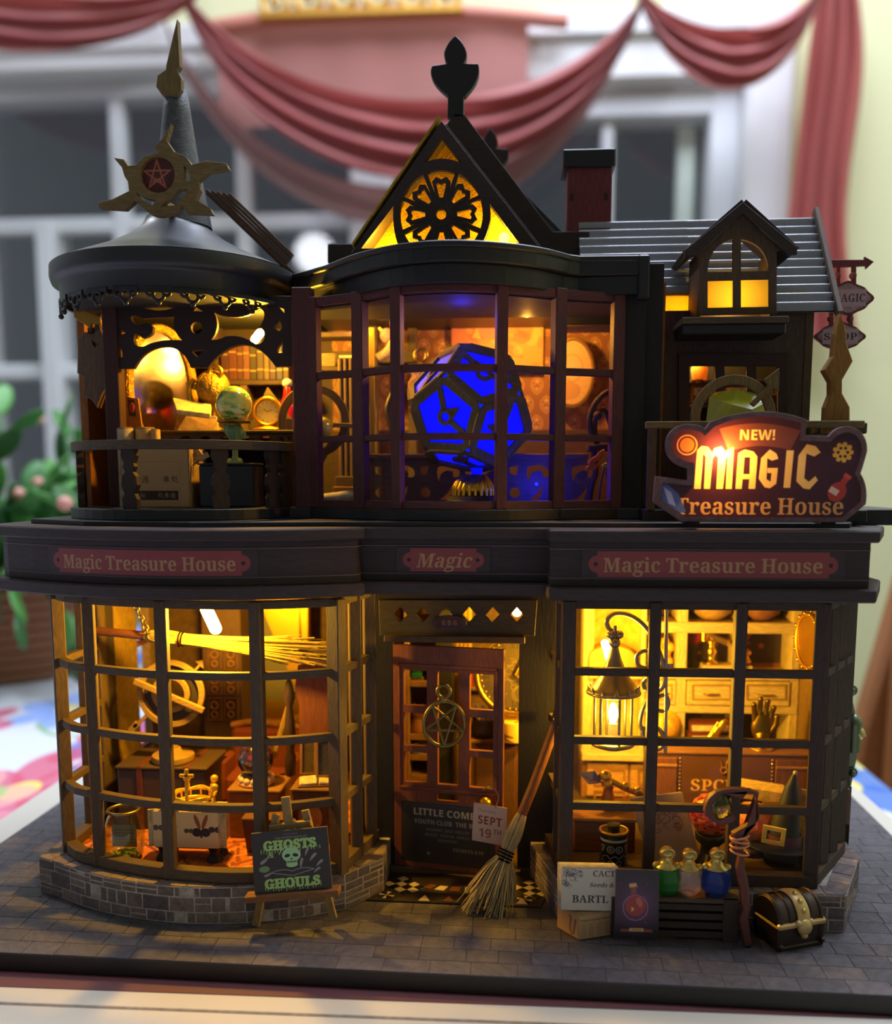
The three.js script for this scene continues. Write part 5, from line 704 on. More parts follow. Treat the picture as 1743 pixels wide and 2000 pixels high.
{ const c = [at(380, 1555, 32).x, 26.7, 32], t = thing('crown', 'small bright gold crown with a cross on the moth box', 'crown', c), m = mat('#f0c030', 0.3, 0.5);
  M('circlet', [torus(4.3, 0.45, c[0], c[1] + 0.7, c[2], 36, 8, Math.PI / 2), torus(4.7, 0.4, c[0], c[1] + 2.6, c[2], 36, 8, Math.PI / 2), ...Array.from({ length: 12 }, (_, k) => { const a = k / 12 * 6.283; return cyl(0.28, 0.28, 2, c[0] + 4.5 * Math.cos(a), c[1] + 0.6, c[2] + 4.5 * Math.sin(a), 6); })], m, t);
  for (let k = 0; k < 5; k++) { const a = k / 5 * 6.283 + 0.3 + Math.PI / 2 - 0.3, x = Math.cos(a), z = Math.sin(a), top = k === 0; const h = top ? 7.6 : 4.6, r = top ? 4.6 : 5.6; M('point', [tube([V(c[0] + 4.6 * x, c[1] + 2.4, c[2] + 4.6 * z), V(c[0] + 5 * x, c[1] + 4, c[2] + 5 * z), V(c[0] + r * x, c[1] + h, c[2] + r * z)], 0.42, 6), sph(top ? 0.6 : 0.95, c[0] + r * x, c[1] + h + 0.4, c[2] + r * z, 10, 8), ...(top ? [B(c[0] + r * x - 1.7, c[0] + r * x + 1.7, c[1] + h + 0.6, c[1] + h + 1.4, c[2] + r * z - 0.3, c[2] + r * z + 0.3), B(c[0] + r * x - 0.45, c[0] + r * x + 0.45, c[1] + h, c[1] + h + 2.6, c[2] + r * z - 0.3, c[2] + r * z + 0.3)] : [])], m, t);
    M('point', tube([V(c[0] + 4.6 * x, c[1] + 2.6, c[2] + 4.6 * z), V(c[0] + 4.9 * Math.cos(a + 0.63), c[1] + 3.0, c[2] + 4.9 * Math.sin(a + 0.63)), V(c[0] + 4.6 * Math.cos(a + 1.256), c[1] + 2.6, c[2] + 4.6 * Math.sin(a + 1.256))], 0.35, 6), m, t); } t.scale.setScalar(1.25); }
{ const p = at(245, 1655, 34), t = thing('glass_jar', 'round glass jar with a paper label and green moss', 'jar', [p.x, FL, 34]);
  M('jar_body', lathe([[0.1, 0.3], [4.2, 0.3], [5, 1.2], [5.7, 5], [5.6, 9], [4.8, 12.4], [4.2, 13.6], [4.5, 14.6], [4.2, 14.6], [3.9, 13.6], [4.5, 12.3], [5.3, 9], [5.4, 5], [4.8, 1.4], [0.1, 0.7]], p.x, FL, 34, 36), new THREE.MeshPhysicalMaterial({ color: C('#eef0dc'), roughness: 0.06, transmission: 1, thickness: 0, ior: 1.45 }), t);
  M('rim', torus(4.4, 0.5, p.x, FL + 14.6, 34, 36, 8, Math.PI / 2), metal('#9a8a5a', 0.35), t);
  M('label', face(7.4, 6.6, p.x - 0.6, FL + 6.2, 33), print(220, 200, (x, w, h) => { bgfill(x, w, h, '#8d8276'); x.fillStyle = '#5c544c'; for (let i = 0; i < 5; i++) x.fillRect(24, 40 + i * 28, 172, i === 2 ? 3 : 8); }), t);
  const g = []; for (let k = 0; k < 36; k++) { const a = rr(0, 6.28), r = rr(0, 3.8); g.push(ball(rr(0.5, 1), p.x + r * Math.cos(a), FL + 1.2 + rr(0, 0.8), 34 + r * Math.sin(a), 0)); } M('moss', g, mat('#7c8a4a', 0.8), t, { kind: 'stuff' });
  M('stand', cyl(4.6, 4.2, 0.5, p.x, FL - 0.05, 34, 28), mat('#1d1a18', 0.6), t); }
{ const a = at(447, 1540, 16), b = at(548, 1540, 16), t = thing('wooden_box', 'plain wooden box under the purple crystal ball', 'box', [(a.x + b.x) / 2, FL, 10]); M('box', B(a.x, b.x, FL, 25.6, 3, 17, 0.4), wood('#8a5a30'), t); M('lid', B(a.x - 0.3, b.x + 0.3, 25.6, 26.6, 2.6, 17.4, 0.3), wood('#9a6a38'), t);
  const c = at(500, 1490, 11), u = thing('crystal_ball', 'purple iridescent crystal ball on a ring of pearls in the bow window', 'crystal ball', [c.x, 26.6, 11]);
  const bg = new THREE.IcosahedronGeometry(5.6, 3); const vc = []; M('ball', bg.translate(c.x, 34.4, 11), new THREE.MeshPhysicalMaterial({ color: C('#8a4aa0'), roughness: 0.1, iridescence: 1, iridescenceIOR: 1.8, clearcoat: 1, map: print(256, 256, (x, w, h) => { bgfill(x, w, h, '#5a3a78'); for (let i = 0; i < 420; i++) { x.fillStyle = ['#8a3a7a', '#c8566a', '#3a2a6a', '#4a8a8a', '#d88a6a', '#6a9a6a', '#2a2048'][i % 7]; x.beginPath(); x.arc(rnd() * w, rnd() * h, rr(2, 9), 0, 7); x.fill(); } }).map }), u, { uv: true });
  for (let k = 0; k < 13; k++) { const q = k / 13 * 6.283; M('pearl', sph(1.15, c.x + 4.6 * Math.cos(q), 28.4, 11 + 4.6 * Math.sin(q), 10, 8), mat('#d8b8a0', 0.25), u); } M('base', lathe([[0, 0], [5.4, 0], [5.6, 0.8], [4.8, 1.4], [3, 2.4], [0, 2.4]], c.x, 26.6, 11, 28), mat('#c49a7a', 0.4), u); }
{ const a = at(474, 1600, 28), b = at(560, 1600, 28), t = thing('small_trunk', 'dark reddish tapered trunk behind the easel in the bow window', 'trunk', [(a.x + b.x) / 2, FL, 24]);
  M('body', new ConvexGeometry([V(a.x + 1, FL, 27.6), V(b.x - 1, FL, 27.6), V(a.x, 21, 28.4), V(b.x, 21, 28.4), V(a.x + 1, FL, 18), V(b.x - 1, FL, 18), V(a.x, 21, 17), V(b.x, 21, 17)]), mat('#4a2a22', 0.5), t); M('lid', B(a.x - 0.3, b.x + 0.3, 21, 22, 16.6, 28.8, 0.3), wood('#7a4a28'), t); for (const k of [0.3, 0.6]) M('rib', B(a.x + (b.x - a.x) * k, a.x + (b.x - a.x) * k + 0.7, FL + 0.6, 21, 28, 28.7, 0.1), mat('#3a201a', 0.5), t); }
{ const t = thing('side_crate', 'brown crate with an oval label by the bow window side', 'crate', [-58, FL, 16]); const a = at(570, 1560, 20), b = at(655, 1560, 20); M('box', B(a.x, b.x, FL, 27.5, 9, 20, 0.4), wood('#5e3a26'), t); const s = new THREE.Shape(); s.absellipse((a.x + b.x) / 2 - 1, 19.5, 3.6, 4.6, 0, TAU); M('label', sheet(s, [], 20.25, 0.25, 0, 20), paper('#a87848'), t); M('lid', B(a.x - 0.4, b.x + 0.4, 27.5, 28.4, 8.6, 20.6, 0.3), wood('#8a6232'), t);
  const u = thing('open_book', 'open brown book lying on the crate beside the bow window', 'book', [-58, 28.4, 15]); M('cover', xf(B(-6, 6, 0, 0.5, -4, 4, 0.1), -58.5, 28.45, 15, 0, 0.2), mat('#6a3a24', 0.6), u); M('pages', [xf(B(-5.6, -0.2, 0, 1.1, -3.6, 3.6, 0.3), -58.5, 28.9, 15, 0, 0.2, 0.05), xf(B(0.2, 5.6, 0, 1.1, -3.6, 3.6, 0.3), -58.5, 28.9, 15, 0, 0.2, -0.05)], K.cream, u);
  for (const [x0, x1, y0, y1, zz, l] of [[586, 618, 1440, 1513, 10, 'dark framed picture with a pale edge on the bow window side'], [617, 650, 1440, 1518, 14, 'bluish framed picture nearest the bow window corner post']]) { const f = thing('framed_picture', l, 'picture', [at(x0, y1, zz).x, at(x0, y1, zz).y, zz]); M('frame', sheet(`M ${x0} ${y0} L ${x1} ${y0} L ${x1} ${y1} L ${x0} ${y1} Z`, [`M ${x0 + 4} ${y0 + 4} L ${x1 - 4} ${y0 + 4} L ${x1 - 4} ${y1 - 4} L ${x0 + 4} ${y1 - 4} Z`], zz, 1, 0.1), wood('#a87a4a'), f); M('picture', pxBox(x0 + 3, y0 + 3, x1 - 3, y1 - 3, zz - 0.3, 0.5, 0), x0 < 600 ? paper('#5a4a32') : paper('#4a4a52'), f); } }
{ const t = thing('gold_wand', 'slim gold square wand leaning in the middle of the bow window', 'wand', [-76, 35, -2]); M('wand', bar(at(535, 1478, -2), at(572, 1352, 2), 1.6, 1.4, 0.2, V(0, 0, 1)), wood('#b8923a'), t); M('grip', bar(at(535, 1478, -2), at(545, 1446, -1.5), 2, 1.8, 0.2, V(0, 0, 1)), K.brass, t); }
{ const z = -20, t = thing('ornate_cupboard', 'dark cupboard with scrolled lattice doors behind the ring instrument', 'cupboard', [-96, FL, z]), m = wood('#4a2e1c'); M('carcass', pxBox(398, 1180, 474, 1560, z, 14, 0.3), m, t);
  for (const [a, b] of [[1262, 1310], [1314, 1358], [1362, 1408]]) { for (const [c, d] of [[405, 434], [437, 466]]) { const p = at((c + d) / 2, (a + b) / 2, z), w = at(d, a, z).x - at(c, a, z).x; const dr = M('door_panel', sheet(`M ${c} ${a} L ${d} ${a} L ${d} ${b} L ${c} ${b} Z`, [`M ${c + 3} ${a + 3} L ${d - 3} ${a + 3} L ${d - 3} ${b - 3} L ${c + 3} ${b - 3} Z`], z + 0.6, 0.7, 0.08), wood('#5e3a20'), t); M('scroll', [torus(w * 0.24, 0.28, p.x, p.y + 1.4, z + 0.3, 18, 6), torus(w * 0.2, 0.28, p.x, p.y - 1.8, z + 0.3, 18, 6)], wood('#8a5a34'), dr); } } }
{ const z = -40, t = thing('gilt_mirror', 'tall gilt framed mirror on the back wall of the bow window room', 'mirror', [-87, 38, z]); M('frame', sheet('M 478 1168 L 604 1168 L 604 1395 Q 600 1414 575 1416 L 500 1412 Q 478 1405 478 1380 Z', ['M 502 1168 L 588 1168 L 588 1368 Q 560 1378 505 1368 Z'], z, 3, 0.6), metal('#c8982c', 0.45), t); M('glass', pxBox(498, 1166, 592, 1378, z - 1.4, 0.6, 0), mat('#6e674e', 0.5, 0.2), t); M('tassel', [tube([at(470, 1340, z + 1), at(482, 1390, z + 2), at(510, 1410, z + 2), at(560, 1412, z + 2), at(596, 1400, z + 2)], 1.6, 8, 24)], paper('#c79a3c'), t); }
{ const z = 3, t = thing('carved_board', 'reddish wooden panel with a curved neck and pale inset', 'panel', [-57, 40, z]); M('panel', sheet('M 582 1300 L 655 1300 L 655 1440 L 585 1440 L 584 1378 Q 575 1360 576 1340 Z', ['M 592 1298 L 650 1298 L 648 1342 L 594 1342 Z'], z, 1.6, 0.15), wood('#7a3f2a'), t); M('inset', pxBox(590, 1286, 650, 1344, z - 0.5, 0.6, 0.1), wood('#c79a48'), t); M('turned_post', lathe([[0, 0], [1.6, 0], [1.8, 6], [1.2, 8], [2, 12], [1.5, 18], [1, 22], [1.9, 25], [1, 30], [0, 32]], at(568, 1500, z).x, 27, z, 16), wood('#3a2018'), t); }
{ const t = thing('red_armchair', 'dark red plush armchair behind the purple crystal ball', 'armchair', [-84, FL, -12]), m = mat('#6a2a1c', 0.9); M('back', B(-95, -70, 15, 37, -20, -15, 2), m, t); M('seat', B(-94, -71, FL, 24, -15, -3, 1.5), m, t); for (const x of [-95, -72]) M('arm', B(x - 1.6, x + 1.6, 15, 29, -16, -3, 1), m, t); M('fringe', tube([V(-95, 37.4, -17), V(-88, 38.6, -17), V(-78, 37.8, -17), V(-70, 37, -17)], 1.2, 6, 20), paper('#a8702e'), t); }
// what shows through the door
{ const z = -16, t = thing('curio_shelf', 'narrow wooden curio shelf seen through the left door panes', 'shelf', [-30, 2, z]), m = wood('#8a6234'); const a = at(800, 1400, z), b = at(852, 1400, z);
  for (const y of [1336, 1440, 1480, 1520]) { const p = at(825, y, z); M('shelf_board', B(a.x, b.x, p.y - 1, p.y + 1, z - 10, z, 0.15), m, t); } M('back', B(a.x, b.x, 2, 75, z - 11, z - 10, 0), wood('#5a3a20'), t); M('side_panel', B(b.x, b.x + 5.5, 2, 78, z - 11, z + 0.4, 0.2), K.blackwood, t); M('side_panel', B(a.x - 1.6, a.x, 2, 78, z - 11, z + 0.4, 0.2), m, t);
  const s = at(815, 1320, z - 4), sy = at(815, 1331, z - 4).y + 0.9, u = thing('green_skull', 'small dark green glass skull with shining eyes on the top shelf', 'skull', [s.x, sy, z - 4]); M('skull', [sph(4, s.x, sy + 5.4, z - 4, 20, 14), B(s.x - 2, s.x + 2, sy + 0.6, sy + 3, z - 3.4, z - 0.6, 0.6)], mat('#1f5a3a', 0.15), u); for (const k of [-1, 1]) M('eye', sph(0.9, s.x + k * 1.7, sy + 5.6, z - 0.6, 10, 8), mat('#b8e86a', 0.2), u); for (let k = 0; k < 4; k++) M('tooth', B(s.x - 2.6 + k * 1.35, s.x - 1.5 + k * 1.35, sy, sy + 1.2, z - 2.2, z - 1, 0.3), K.gold, u);
  const q = at(818, 1420, z - 4), qy = at(818, 1438, z - 4).y + 0.9, v = thing('amber_cat', 'amber glass cat figure on the second shelf behind the door', 'figurine', [q.x, qy, z - 4]); M('body', [lathe([[0, 0], [3.2, 0], [3.4, 2], [2.4, 5], [1.8, 6.5], [0, 7]], q.x, qy, z - 4, 18), sph(2.4, q.x, qy + 7.6, z - 3.6, 16, 12), xf(new THREE.ConeGeometry(0.9, 2.2, 8), q.x - 1.4, qy + 10, z - 3.6), xf(new THREE.ConeGeometry(0.9, 2.2, 8), q.x + 1.4, qy + 10, z - 3.6)], mat('#8a5a1c', 0.15), v); for (const k of [-1, 1]) M('eye', sph(0.55, q.x + k, qy + 7.9, z - 1.4, 8, 6), K.gold, v);
  const w = thing('paper_stack', 'loose yellow papers on the lower curio shelf', 'papers', [a.x + 3, at(825, 1479, z).y, z - 3]); for (let k = 0; k < 4; k++) M('sheet', xf(B(-3.6, 3.6, 0, 0.5, -3, 3, 0), (a.x + b.x) / 2, at(825, 1479, z).y + 1.1 + k * 0.7, z - 4, 0, k * 0.3, 0.05 * k), K.cream, w); }
{ const z = -30, t = thing('yellow_curtain', 'plain mustard curtain hanging behind the middle of the door', 'curtain', [-20, 2, z]), pts = []; const a = at(876, 1400, z), b = at(920, 1400, z); for (let i = 0; i <= 40; i++) pts.push([a.x + (b.x - a.x) * i / 40, z + 0.7 * Math.sin(i * 0.9)]); M('cloth', strip(pts, 0.5, 2, 84), mat('#b08a2e', 0.95), t); M('rod', bar(V(a.x - 4, 84.4, z), V(b.x + 6, 84.4, z), 1, 1), K.brown, t);
  const u = thing('red_book', 'tall orange red book standing behind the right door panes', 'book', [-9, 55, -24]); M('cover', pxBox(918, 1290, 946, 1342, -22, 6, 0.2), mat('#c8502c', 0.6), u); M('spine', pxBox(924, 1292, 928, 1340, -21.7, 0.6, 0.1), mat('#a03a20', 0.6), u); const w = thing('wall_shelf', 'ledge of stepped mouldings under the orange red book', 'shelf', [-8, 50, -24]); M('board', [pxBox(912, 1343, 960, 1350, -21, 9, 0.2), pxBox(914, 1352, 956, 1362, -22, 8, 0.2)], K.tan, w); }
{ const z = -6, c = at(1008, 1318, z), t = thing('roman_clock', 'large brass clock with roman numerals behind the open door', 'clock', [c.x, 40, z]), R = 12.6; M('rim', [torus(R, 1, c.x, c.y, z, 48, 8)], K.brass, t); for (let k = 0; k < 36; k++) { const a = k / 36 * 6.283; if (Math.cos(a) < 0.4) M('rim_bead', sph(0.42, c.x + (R - 1.5) * Math.cos(a), c.y + (R - 1.5) * Math.sin(a), z + 0.7, 8, 6), K.brass, t); }
  M('dial', disc(R - 0.6, c.x, c.y, z), print(400, 400, (x, w, h) => { bgfill(x, w, h, '#54481c'); x.strokeStyle = '#8a7434'; x.lineWidth = 3; for (let i = 0; i < 30; i++) { x.beginPath(); x.arc(rr(80, 320), rr(80, 320), rr(10, 50), rr(0, 6), rr(0, 6)); x.stroke(); } const N = ['XII', 'I', 'II', 'III', 'IIII', 'V', 'VI', 'VII', 'VIII', 'IX', 'X', 'XI']; N.forEach((s, i) => { x.save(); x.translate(200, 200); x.rotate(i * Math.PI / 6); txt(x, s, 0, -158, 'bold 44px serif', '#3c3014'); x.restore(); }); }, 0.4), t, { uv: true });
  M('hand', [bar(V(c.x, c.y, z + 0.8), V(c.x + 3, c.y + 6, z + 0.8), 0.8, 0.4), bar(V(c.x, c.y, z + 0.8), V(c.x + 5, c.y - 4, z + 0.8), 0.8, 0.4)], K.gold, t); M('case', cyl(R - 0.4, R - 0.4, 3, 0, -1.5, 0, 40).rotateX(Math.PI / 2).translate(c.x, c.y, z - 1.8), K.dark, t);
  const u = thing('crackle_drum', 'yellow crackle-glazed drum pot on the brown counter behind the door', 'pot', [2, 31, -8]); const q = at(998, 1445, -8); M('pot', lathe([[0, 0], [5, 0], [5.4, 0.6], [5.4, 6.4], [5, 7], [0, 7]], q.x + 1, q.y, -8, 28), print(300, 200, (x, w, h) => { bgfill(x, w, h, '#d8b040'); x.strokeStyle = '#6a4a1a'; x.lineWidth = 4; for (let i = 0; i < 40; i++) { x.beginPath(); const X = rnd() * w, Y = rnd() * h; x.moveTo(X, Y); x.lineTo(X + rr(-40, 40), Y + rr(-40, 40)); x.lineTo(X + rr(-50, 50), Y + rr(-50, 50)); x.stroke(); } }), u, { uv: true });
  const v = thing('brown_counter', 'brown counter front seen through the door gap', 'counter', [-3, 2, -14]); M('front', pxBox(922, 1452, 1030, 1700, -10, 9, 0.3), wood('#6a4226'), v); M('top', pxBox(918, 1446, 1034, 1453, -9, 11, 0.2), wood('#8a5a30'), v); M('moulding', pxBox(930, 1470, 1005, 1640, -9.4, 0.6, 0.2), wood('#5a3620'), v);
  const k = thing('clay_pot', 'dark ornamented clay pot holding paper scrolls behind the door', 'pot', [-8, 34, -16]); const pz = -14, e = at(946, 1445, pz); M('pot', lathe([[0, 0], [3.6, 0], [4.4, 3], [3.8, 6.4], [4.2, 7]], e.x, e.y + 0.6, pz, 20), mat('#3c2e1e', 0.5), k); for (let i = 0; i < 4; i++) M('scroll', bar(V(e.x - 1 + i, e.y + 4, pz), V(e.x - 3 + i * 2.6, e.y + 12, pz - 1 + i * 0.6), 1.4, 1.4, 0.4), K.cream, k); }
// right bay: cabinet and goods
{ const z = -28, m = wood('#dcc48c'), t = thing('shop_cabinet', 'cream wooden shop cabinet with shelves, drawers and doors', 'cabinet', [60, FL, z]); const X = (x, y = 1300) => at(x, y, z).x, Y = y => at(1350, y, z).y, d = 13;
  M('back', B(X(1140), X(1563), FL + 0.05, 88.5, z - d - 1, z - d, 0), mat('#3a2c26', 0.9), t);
  for (const [a, b] of [[1140, 1160], [1322, 1342], [1438, 1448], [1546, 1563]]) M('upright', B(X(a), X(b), FL + 12, 88.6, z - d, z, 0.2), m, t);
  M('poster_panel', B(X(1160), X(1258), Y(1460), Y(1180), z - 6, z - 5, 0.1), paper('#d8aa3c'), t); M('upright', B(X(1252), X(1262), FL + 12, 88.6, z - d, z, 0.2), m, t);
  for (const [a, b] of [[1215, 1236], [1314, 1327], [1378, 1392]]) M('shelf_board', B(X(1262), X(1562), Y(b), Y(a), z - d, z + 0.3, 0.2), m, t);
  M('countertop', B(X(1138), X(1564), Y(1482), Y(1468), z - d, z + 5, 0.3), m, t);
  for (const [a, b] of [[1264, 1322], [1344, 1437], [1450, 1545]]) { const dr = M('drawer', B(X(a), X(b), Y(1376), Y(1329), z - 8, z + 0.6, 0.25), m, t); M('panel_bead', [sheet(`M ${a + 8} 1337 L ${b - 8} 1337 L ${b - 8} 1368 L ${a + 8} 1368 Z`, [`M ${a + 11} 1340 L ${b - 11} 1340 L ${b - 11} 1365 L ${a + 11} 1365 Z`], z + 0.9, 0.4, 0.05)], wood('#a8842e'), dr); M('handle', tube([V(X((a + b) / 2) - 2.4, Y(1354), z + 0.8), V(X((a + b) / 2) - 1.6, Y(1354), z + 1.8), V(X((a + b) / 2) + 1.6, Y(1354), z + 1.8), V(X((a + b) / 2) + 2.4, Y(1354), z + 0.8)], 0.35, 6, 14), K.brass, dr); }
  for (const [a, b] of [[1150, 1232], [1236, 1318]]) { const dr = M('door', B(X(a), X(b), FL + 1, Y(1492), z + 0.2, z + 1.6, 0.25), wood('#d8a450'), t); for (const [c, e] of [[1502, 1536], [1544, 1576]]) M('panel_bead', sheet(`M ${a + 10} ${c} L ${b - 10} ${c} L ${b - 10} ${e} L ${a + 10} ${e} Z`, [`M ${a + 14} ${c + 4} L ${b - 14} ${c + 4} L ${b - 14} ${e - 4} L ${a + 14} ${e - 4} Z`], z + 2, 0.5, 0.06), wood('#a8702a'), dr); }
  M('plinth', B(X(1140), X(1563), FL, FL + 12, z - d, z, 0.2), wood('#a8742e'), t);
  // goods on its shelves
  const sy = Y(1314) + 0.05;
  for (const [x, c, l] of [[1395, '#a8824a', 'pale round gourd on the top cabinet shelf, middle bay'], [1490, '#8e5a40', 'rosy round gourd on the top cabinet shelf, last bay']]) { const y = Y(1215) + 0.1, u = thing('gourd', l, 'gourd', [X(x), y, z - 6]); M('gourd', lathe([[0, 0], [3.4, 0.2], [6.4, 2.6], [7, 6], [5.2, 9.4], [2, 10.6], [0, 10.6]], X(x), y, z - 6, 24), paper(c), u); M('stalk', cyl(0.7, 0.4, 1.6, X(x), y + 10.4, z - 6, 8), K.brown, u); }
  { const u = thing('brass_scale', 'little gold telescope figure on the middle cabinet shelf', 'telescope', [X(1400), sy, z - 6]); M('stand', [lathe([[0, 0], [2.6, 0], [2.6, 0.8], [1, 1.4], [1.4, 3], [2, 4.4], [1.2, 5.6], [0.9, 6.8], [1.8, 8], [0.01, 9]], X(1396), sy + 2, z - 6, 18)], metal('#f0c850', 0.25), u); M('tube', [bar(V(X(1384), sy + 12.6, z - 6), V(X(1430), sy + 9.2, z - 5), 2, 2, 0.5), sph(1.6, X(1383), sy + 13, z - 6, 12, 8), cyl(1.5, 1.5, 3, X(1381), sy + 10, z - 6, 12)], metal('#e0b040', 0.25), u); M('plinth', B(X(1378), X(1440), sy, sy + 2, z - 9, z - 3, 0.2), m, u);
    const v = thing('brass_burner', 'small gold burner on a pale plinth, last cabinet bay', 'burner', [X(1462), sy, z - 6]); M('burner', [lathe([[0, 0], [1.8, 0], [2.2, 1], [1.4, 2.4], [1.8, 3.4], [2.2, 4.2], [1.4, 5.4], [0.01, 6]], X(1464), sy + 2, z - 6, 16)], metal('#e8a83c', 0.25), v); M('plinth', B(X(1452), X(1476), sy, sy + 2, z - 9, z - 3, 0.2), m, v);
    const w = thing('star_poster', 'dark starry poster with an orange arrow at the cabinet back', 'poster', [X(1500), sy, z - 12]); M('poster', face(X(1545) - X(1344), Y(1237) - Y(1314), (X(1545) + X(1344)) / 2, (Y(1237) + Y(1314)) / 2, z - 12), print(500, 200, (x, W, h) => { bgfill(x, W, h, '#3a2a2c'); const star = (cx, cy, r) => { x.beginPath(); for (let i = 0; i < 10; i++) { const a = i * 0.628 - 1.57, q = i % 2 ? r * 0.4 : r; x.lineTo(cx + q * Math.cos(a), cy + q * Math.sin(a)); } x.fill(); }; x.fillStyle = '#a8563a'; star(400, 90, 22); star(90, 130, 16); x.strokeStyle = '#b05a34'; x.lineWidth = 22; x.beginPath(); x.moveTo(350, 0); x.lineTo(318, 70); x.stroke(); x.beginPath(); x.moveTo(290, 55); x.lineTo(350, 75); x.lineTo(300, 105); x.fill(); x.fillStyle = '#8a4a40'; x.fillRect(0, 180, 500, 20); }), w);
    const r = thing('red_orb', 'dark red glass orb at the back of the middle cabinet shelf', 'orb', [X(1366), sy, z - 9]); M('orb', sph(3.2, X(1364), sy + 11, z - 9, 18, 12), mat('#7a1418', 0.12), r); M('stand', lathe([[0, 0], [2, 0], [1, 2], [0.8, 6], [2, 8.4]], X(1364), sy, z - 9, 14), K.dark, r);
    const cr = thing('honey_crystal', 'lumpy honey coloured crystal in the narrow cabinet bay', 'crystal', [X(1300), sy, z - 4]); M('cluster', [[0, 6, 2.2], [1.6, 8, 1.8], [-1.2, 4, 1.9], [1, 3, 2], [0, 10, 1.5], [-1.6, 8.4, 1.5]].map(q => ball(q[2], X(1302) + q[0], sy + q[1], z - 4, 1)), mat('#e0a028', 0.2), cr); M('stand', B(X(1290), X(1314), sy, sy + 1.4, z - 7, z - 1, 0.2), K.brown, cr); }
  const cy = Y(1468) + 0.05, by = Y(1440);
  { const u = thing('amber_globe', 'big glowing amber glass globe on the cabinet counter', 'globe', [X(1300), cy, z - 2]); const mm = new THREE.MeshPhysicalMaterial({ color: C('#f0b428'), roughness: 0.25, clearcoat: 1, map: mottle, bumpMap: speck, bumpScale: 0.0004 }); M('globe', sph(6.6, X(1300), cy + 8.6, z - 2, 28, 20), mm, u); M('stand', [torus(3.6, 0.6, X(1300), cy + 2.6, z - 2, 20, 6, Math.PI / 2), lathe([[0, 0], [4, 0], [3.6, 0.8], [2.4, 1.6], [3.4, 2.6]], X(1300), cy, z - 2, 18)], K.brass, u);
    const v = thing('book_pile', 'pile of cream paged books with red covers on the cabinet counter', 'books', [X(1390), cy, z + 1]); for (let k = 0; k < 3; k++) { const g = (a, b, c, d, e, f) => xf(B(a, b, c, d, e, f, 0.2), X(1392) + k * 0.6, cy + 0.2 + k * 3.6, z - 1, 0, 0.2 - k * 0.15, 0.04 * (k - 1)); const bk = M('book', [g(-8, 8, 0, 0.5, -4, 4), g(-8, 8, 2.7, 3.2, -4, 4), g(-8, -7.4, 0, 3.2, -4, 4)], mat('#6a2a24', 0.6), v); M('pages', g(-7.4, 7.6, 0.5, 2.7, -3.8, 3.8), K.cream, bk); }
    const f = thing('gold_quill', 'curled gold feather quill in front of the book pile', 'quill', [X(1385), cy, z + 4]); M('feather', [0, 1, 2, 3, 4].map(k => xf(sph(1, 0, 0, 0, 10, 8).scale(1.3, 2.4, 0.7), X(1368) + k * 1.7, cy + 3 + k * 2.0, z + 6, 0, 0, -0.8 + k * 0.06)), metal('#f0cc50', 0.3), f); M('nib', tube([V(X(1362), cy + 0.4, z + 6), V(X(1368), cy + 3, z + 6), V(X(1400), cy + 12, z + 5.6)], 0.35, 6, 14), metal('#d8b040', 0.3), f);
    const c = thing('gilt_casket', 'round-topped gilt casket on the counter behind the lantern', 'casket', [X(1195), cy, z - 1]); const s = new THREE.Shape(); s.moveTo(-8, 0); s.lineTo(8, 0); s.lineTo(8, 6); s.quadraticCurveTo(7, 10, 0, 10.4); s.quadraticCurveTo(-7, 10, -8, 6); s.closePath(); M('casket', sheet(s, [], 4, 8, 0.4).translate(X(1195), Y(1318), z - 1), mat('#b8862c', 0.4, 0.4), c); M('ledge', B(X(1150), X(1252), Y(1322), Y(1318), z - 5, z + 5, 0.2), m, c); }
}
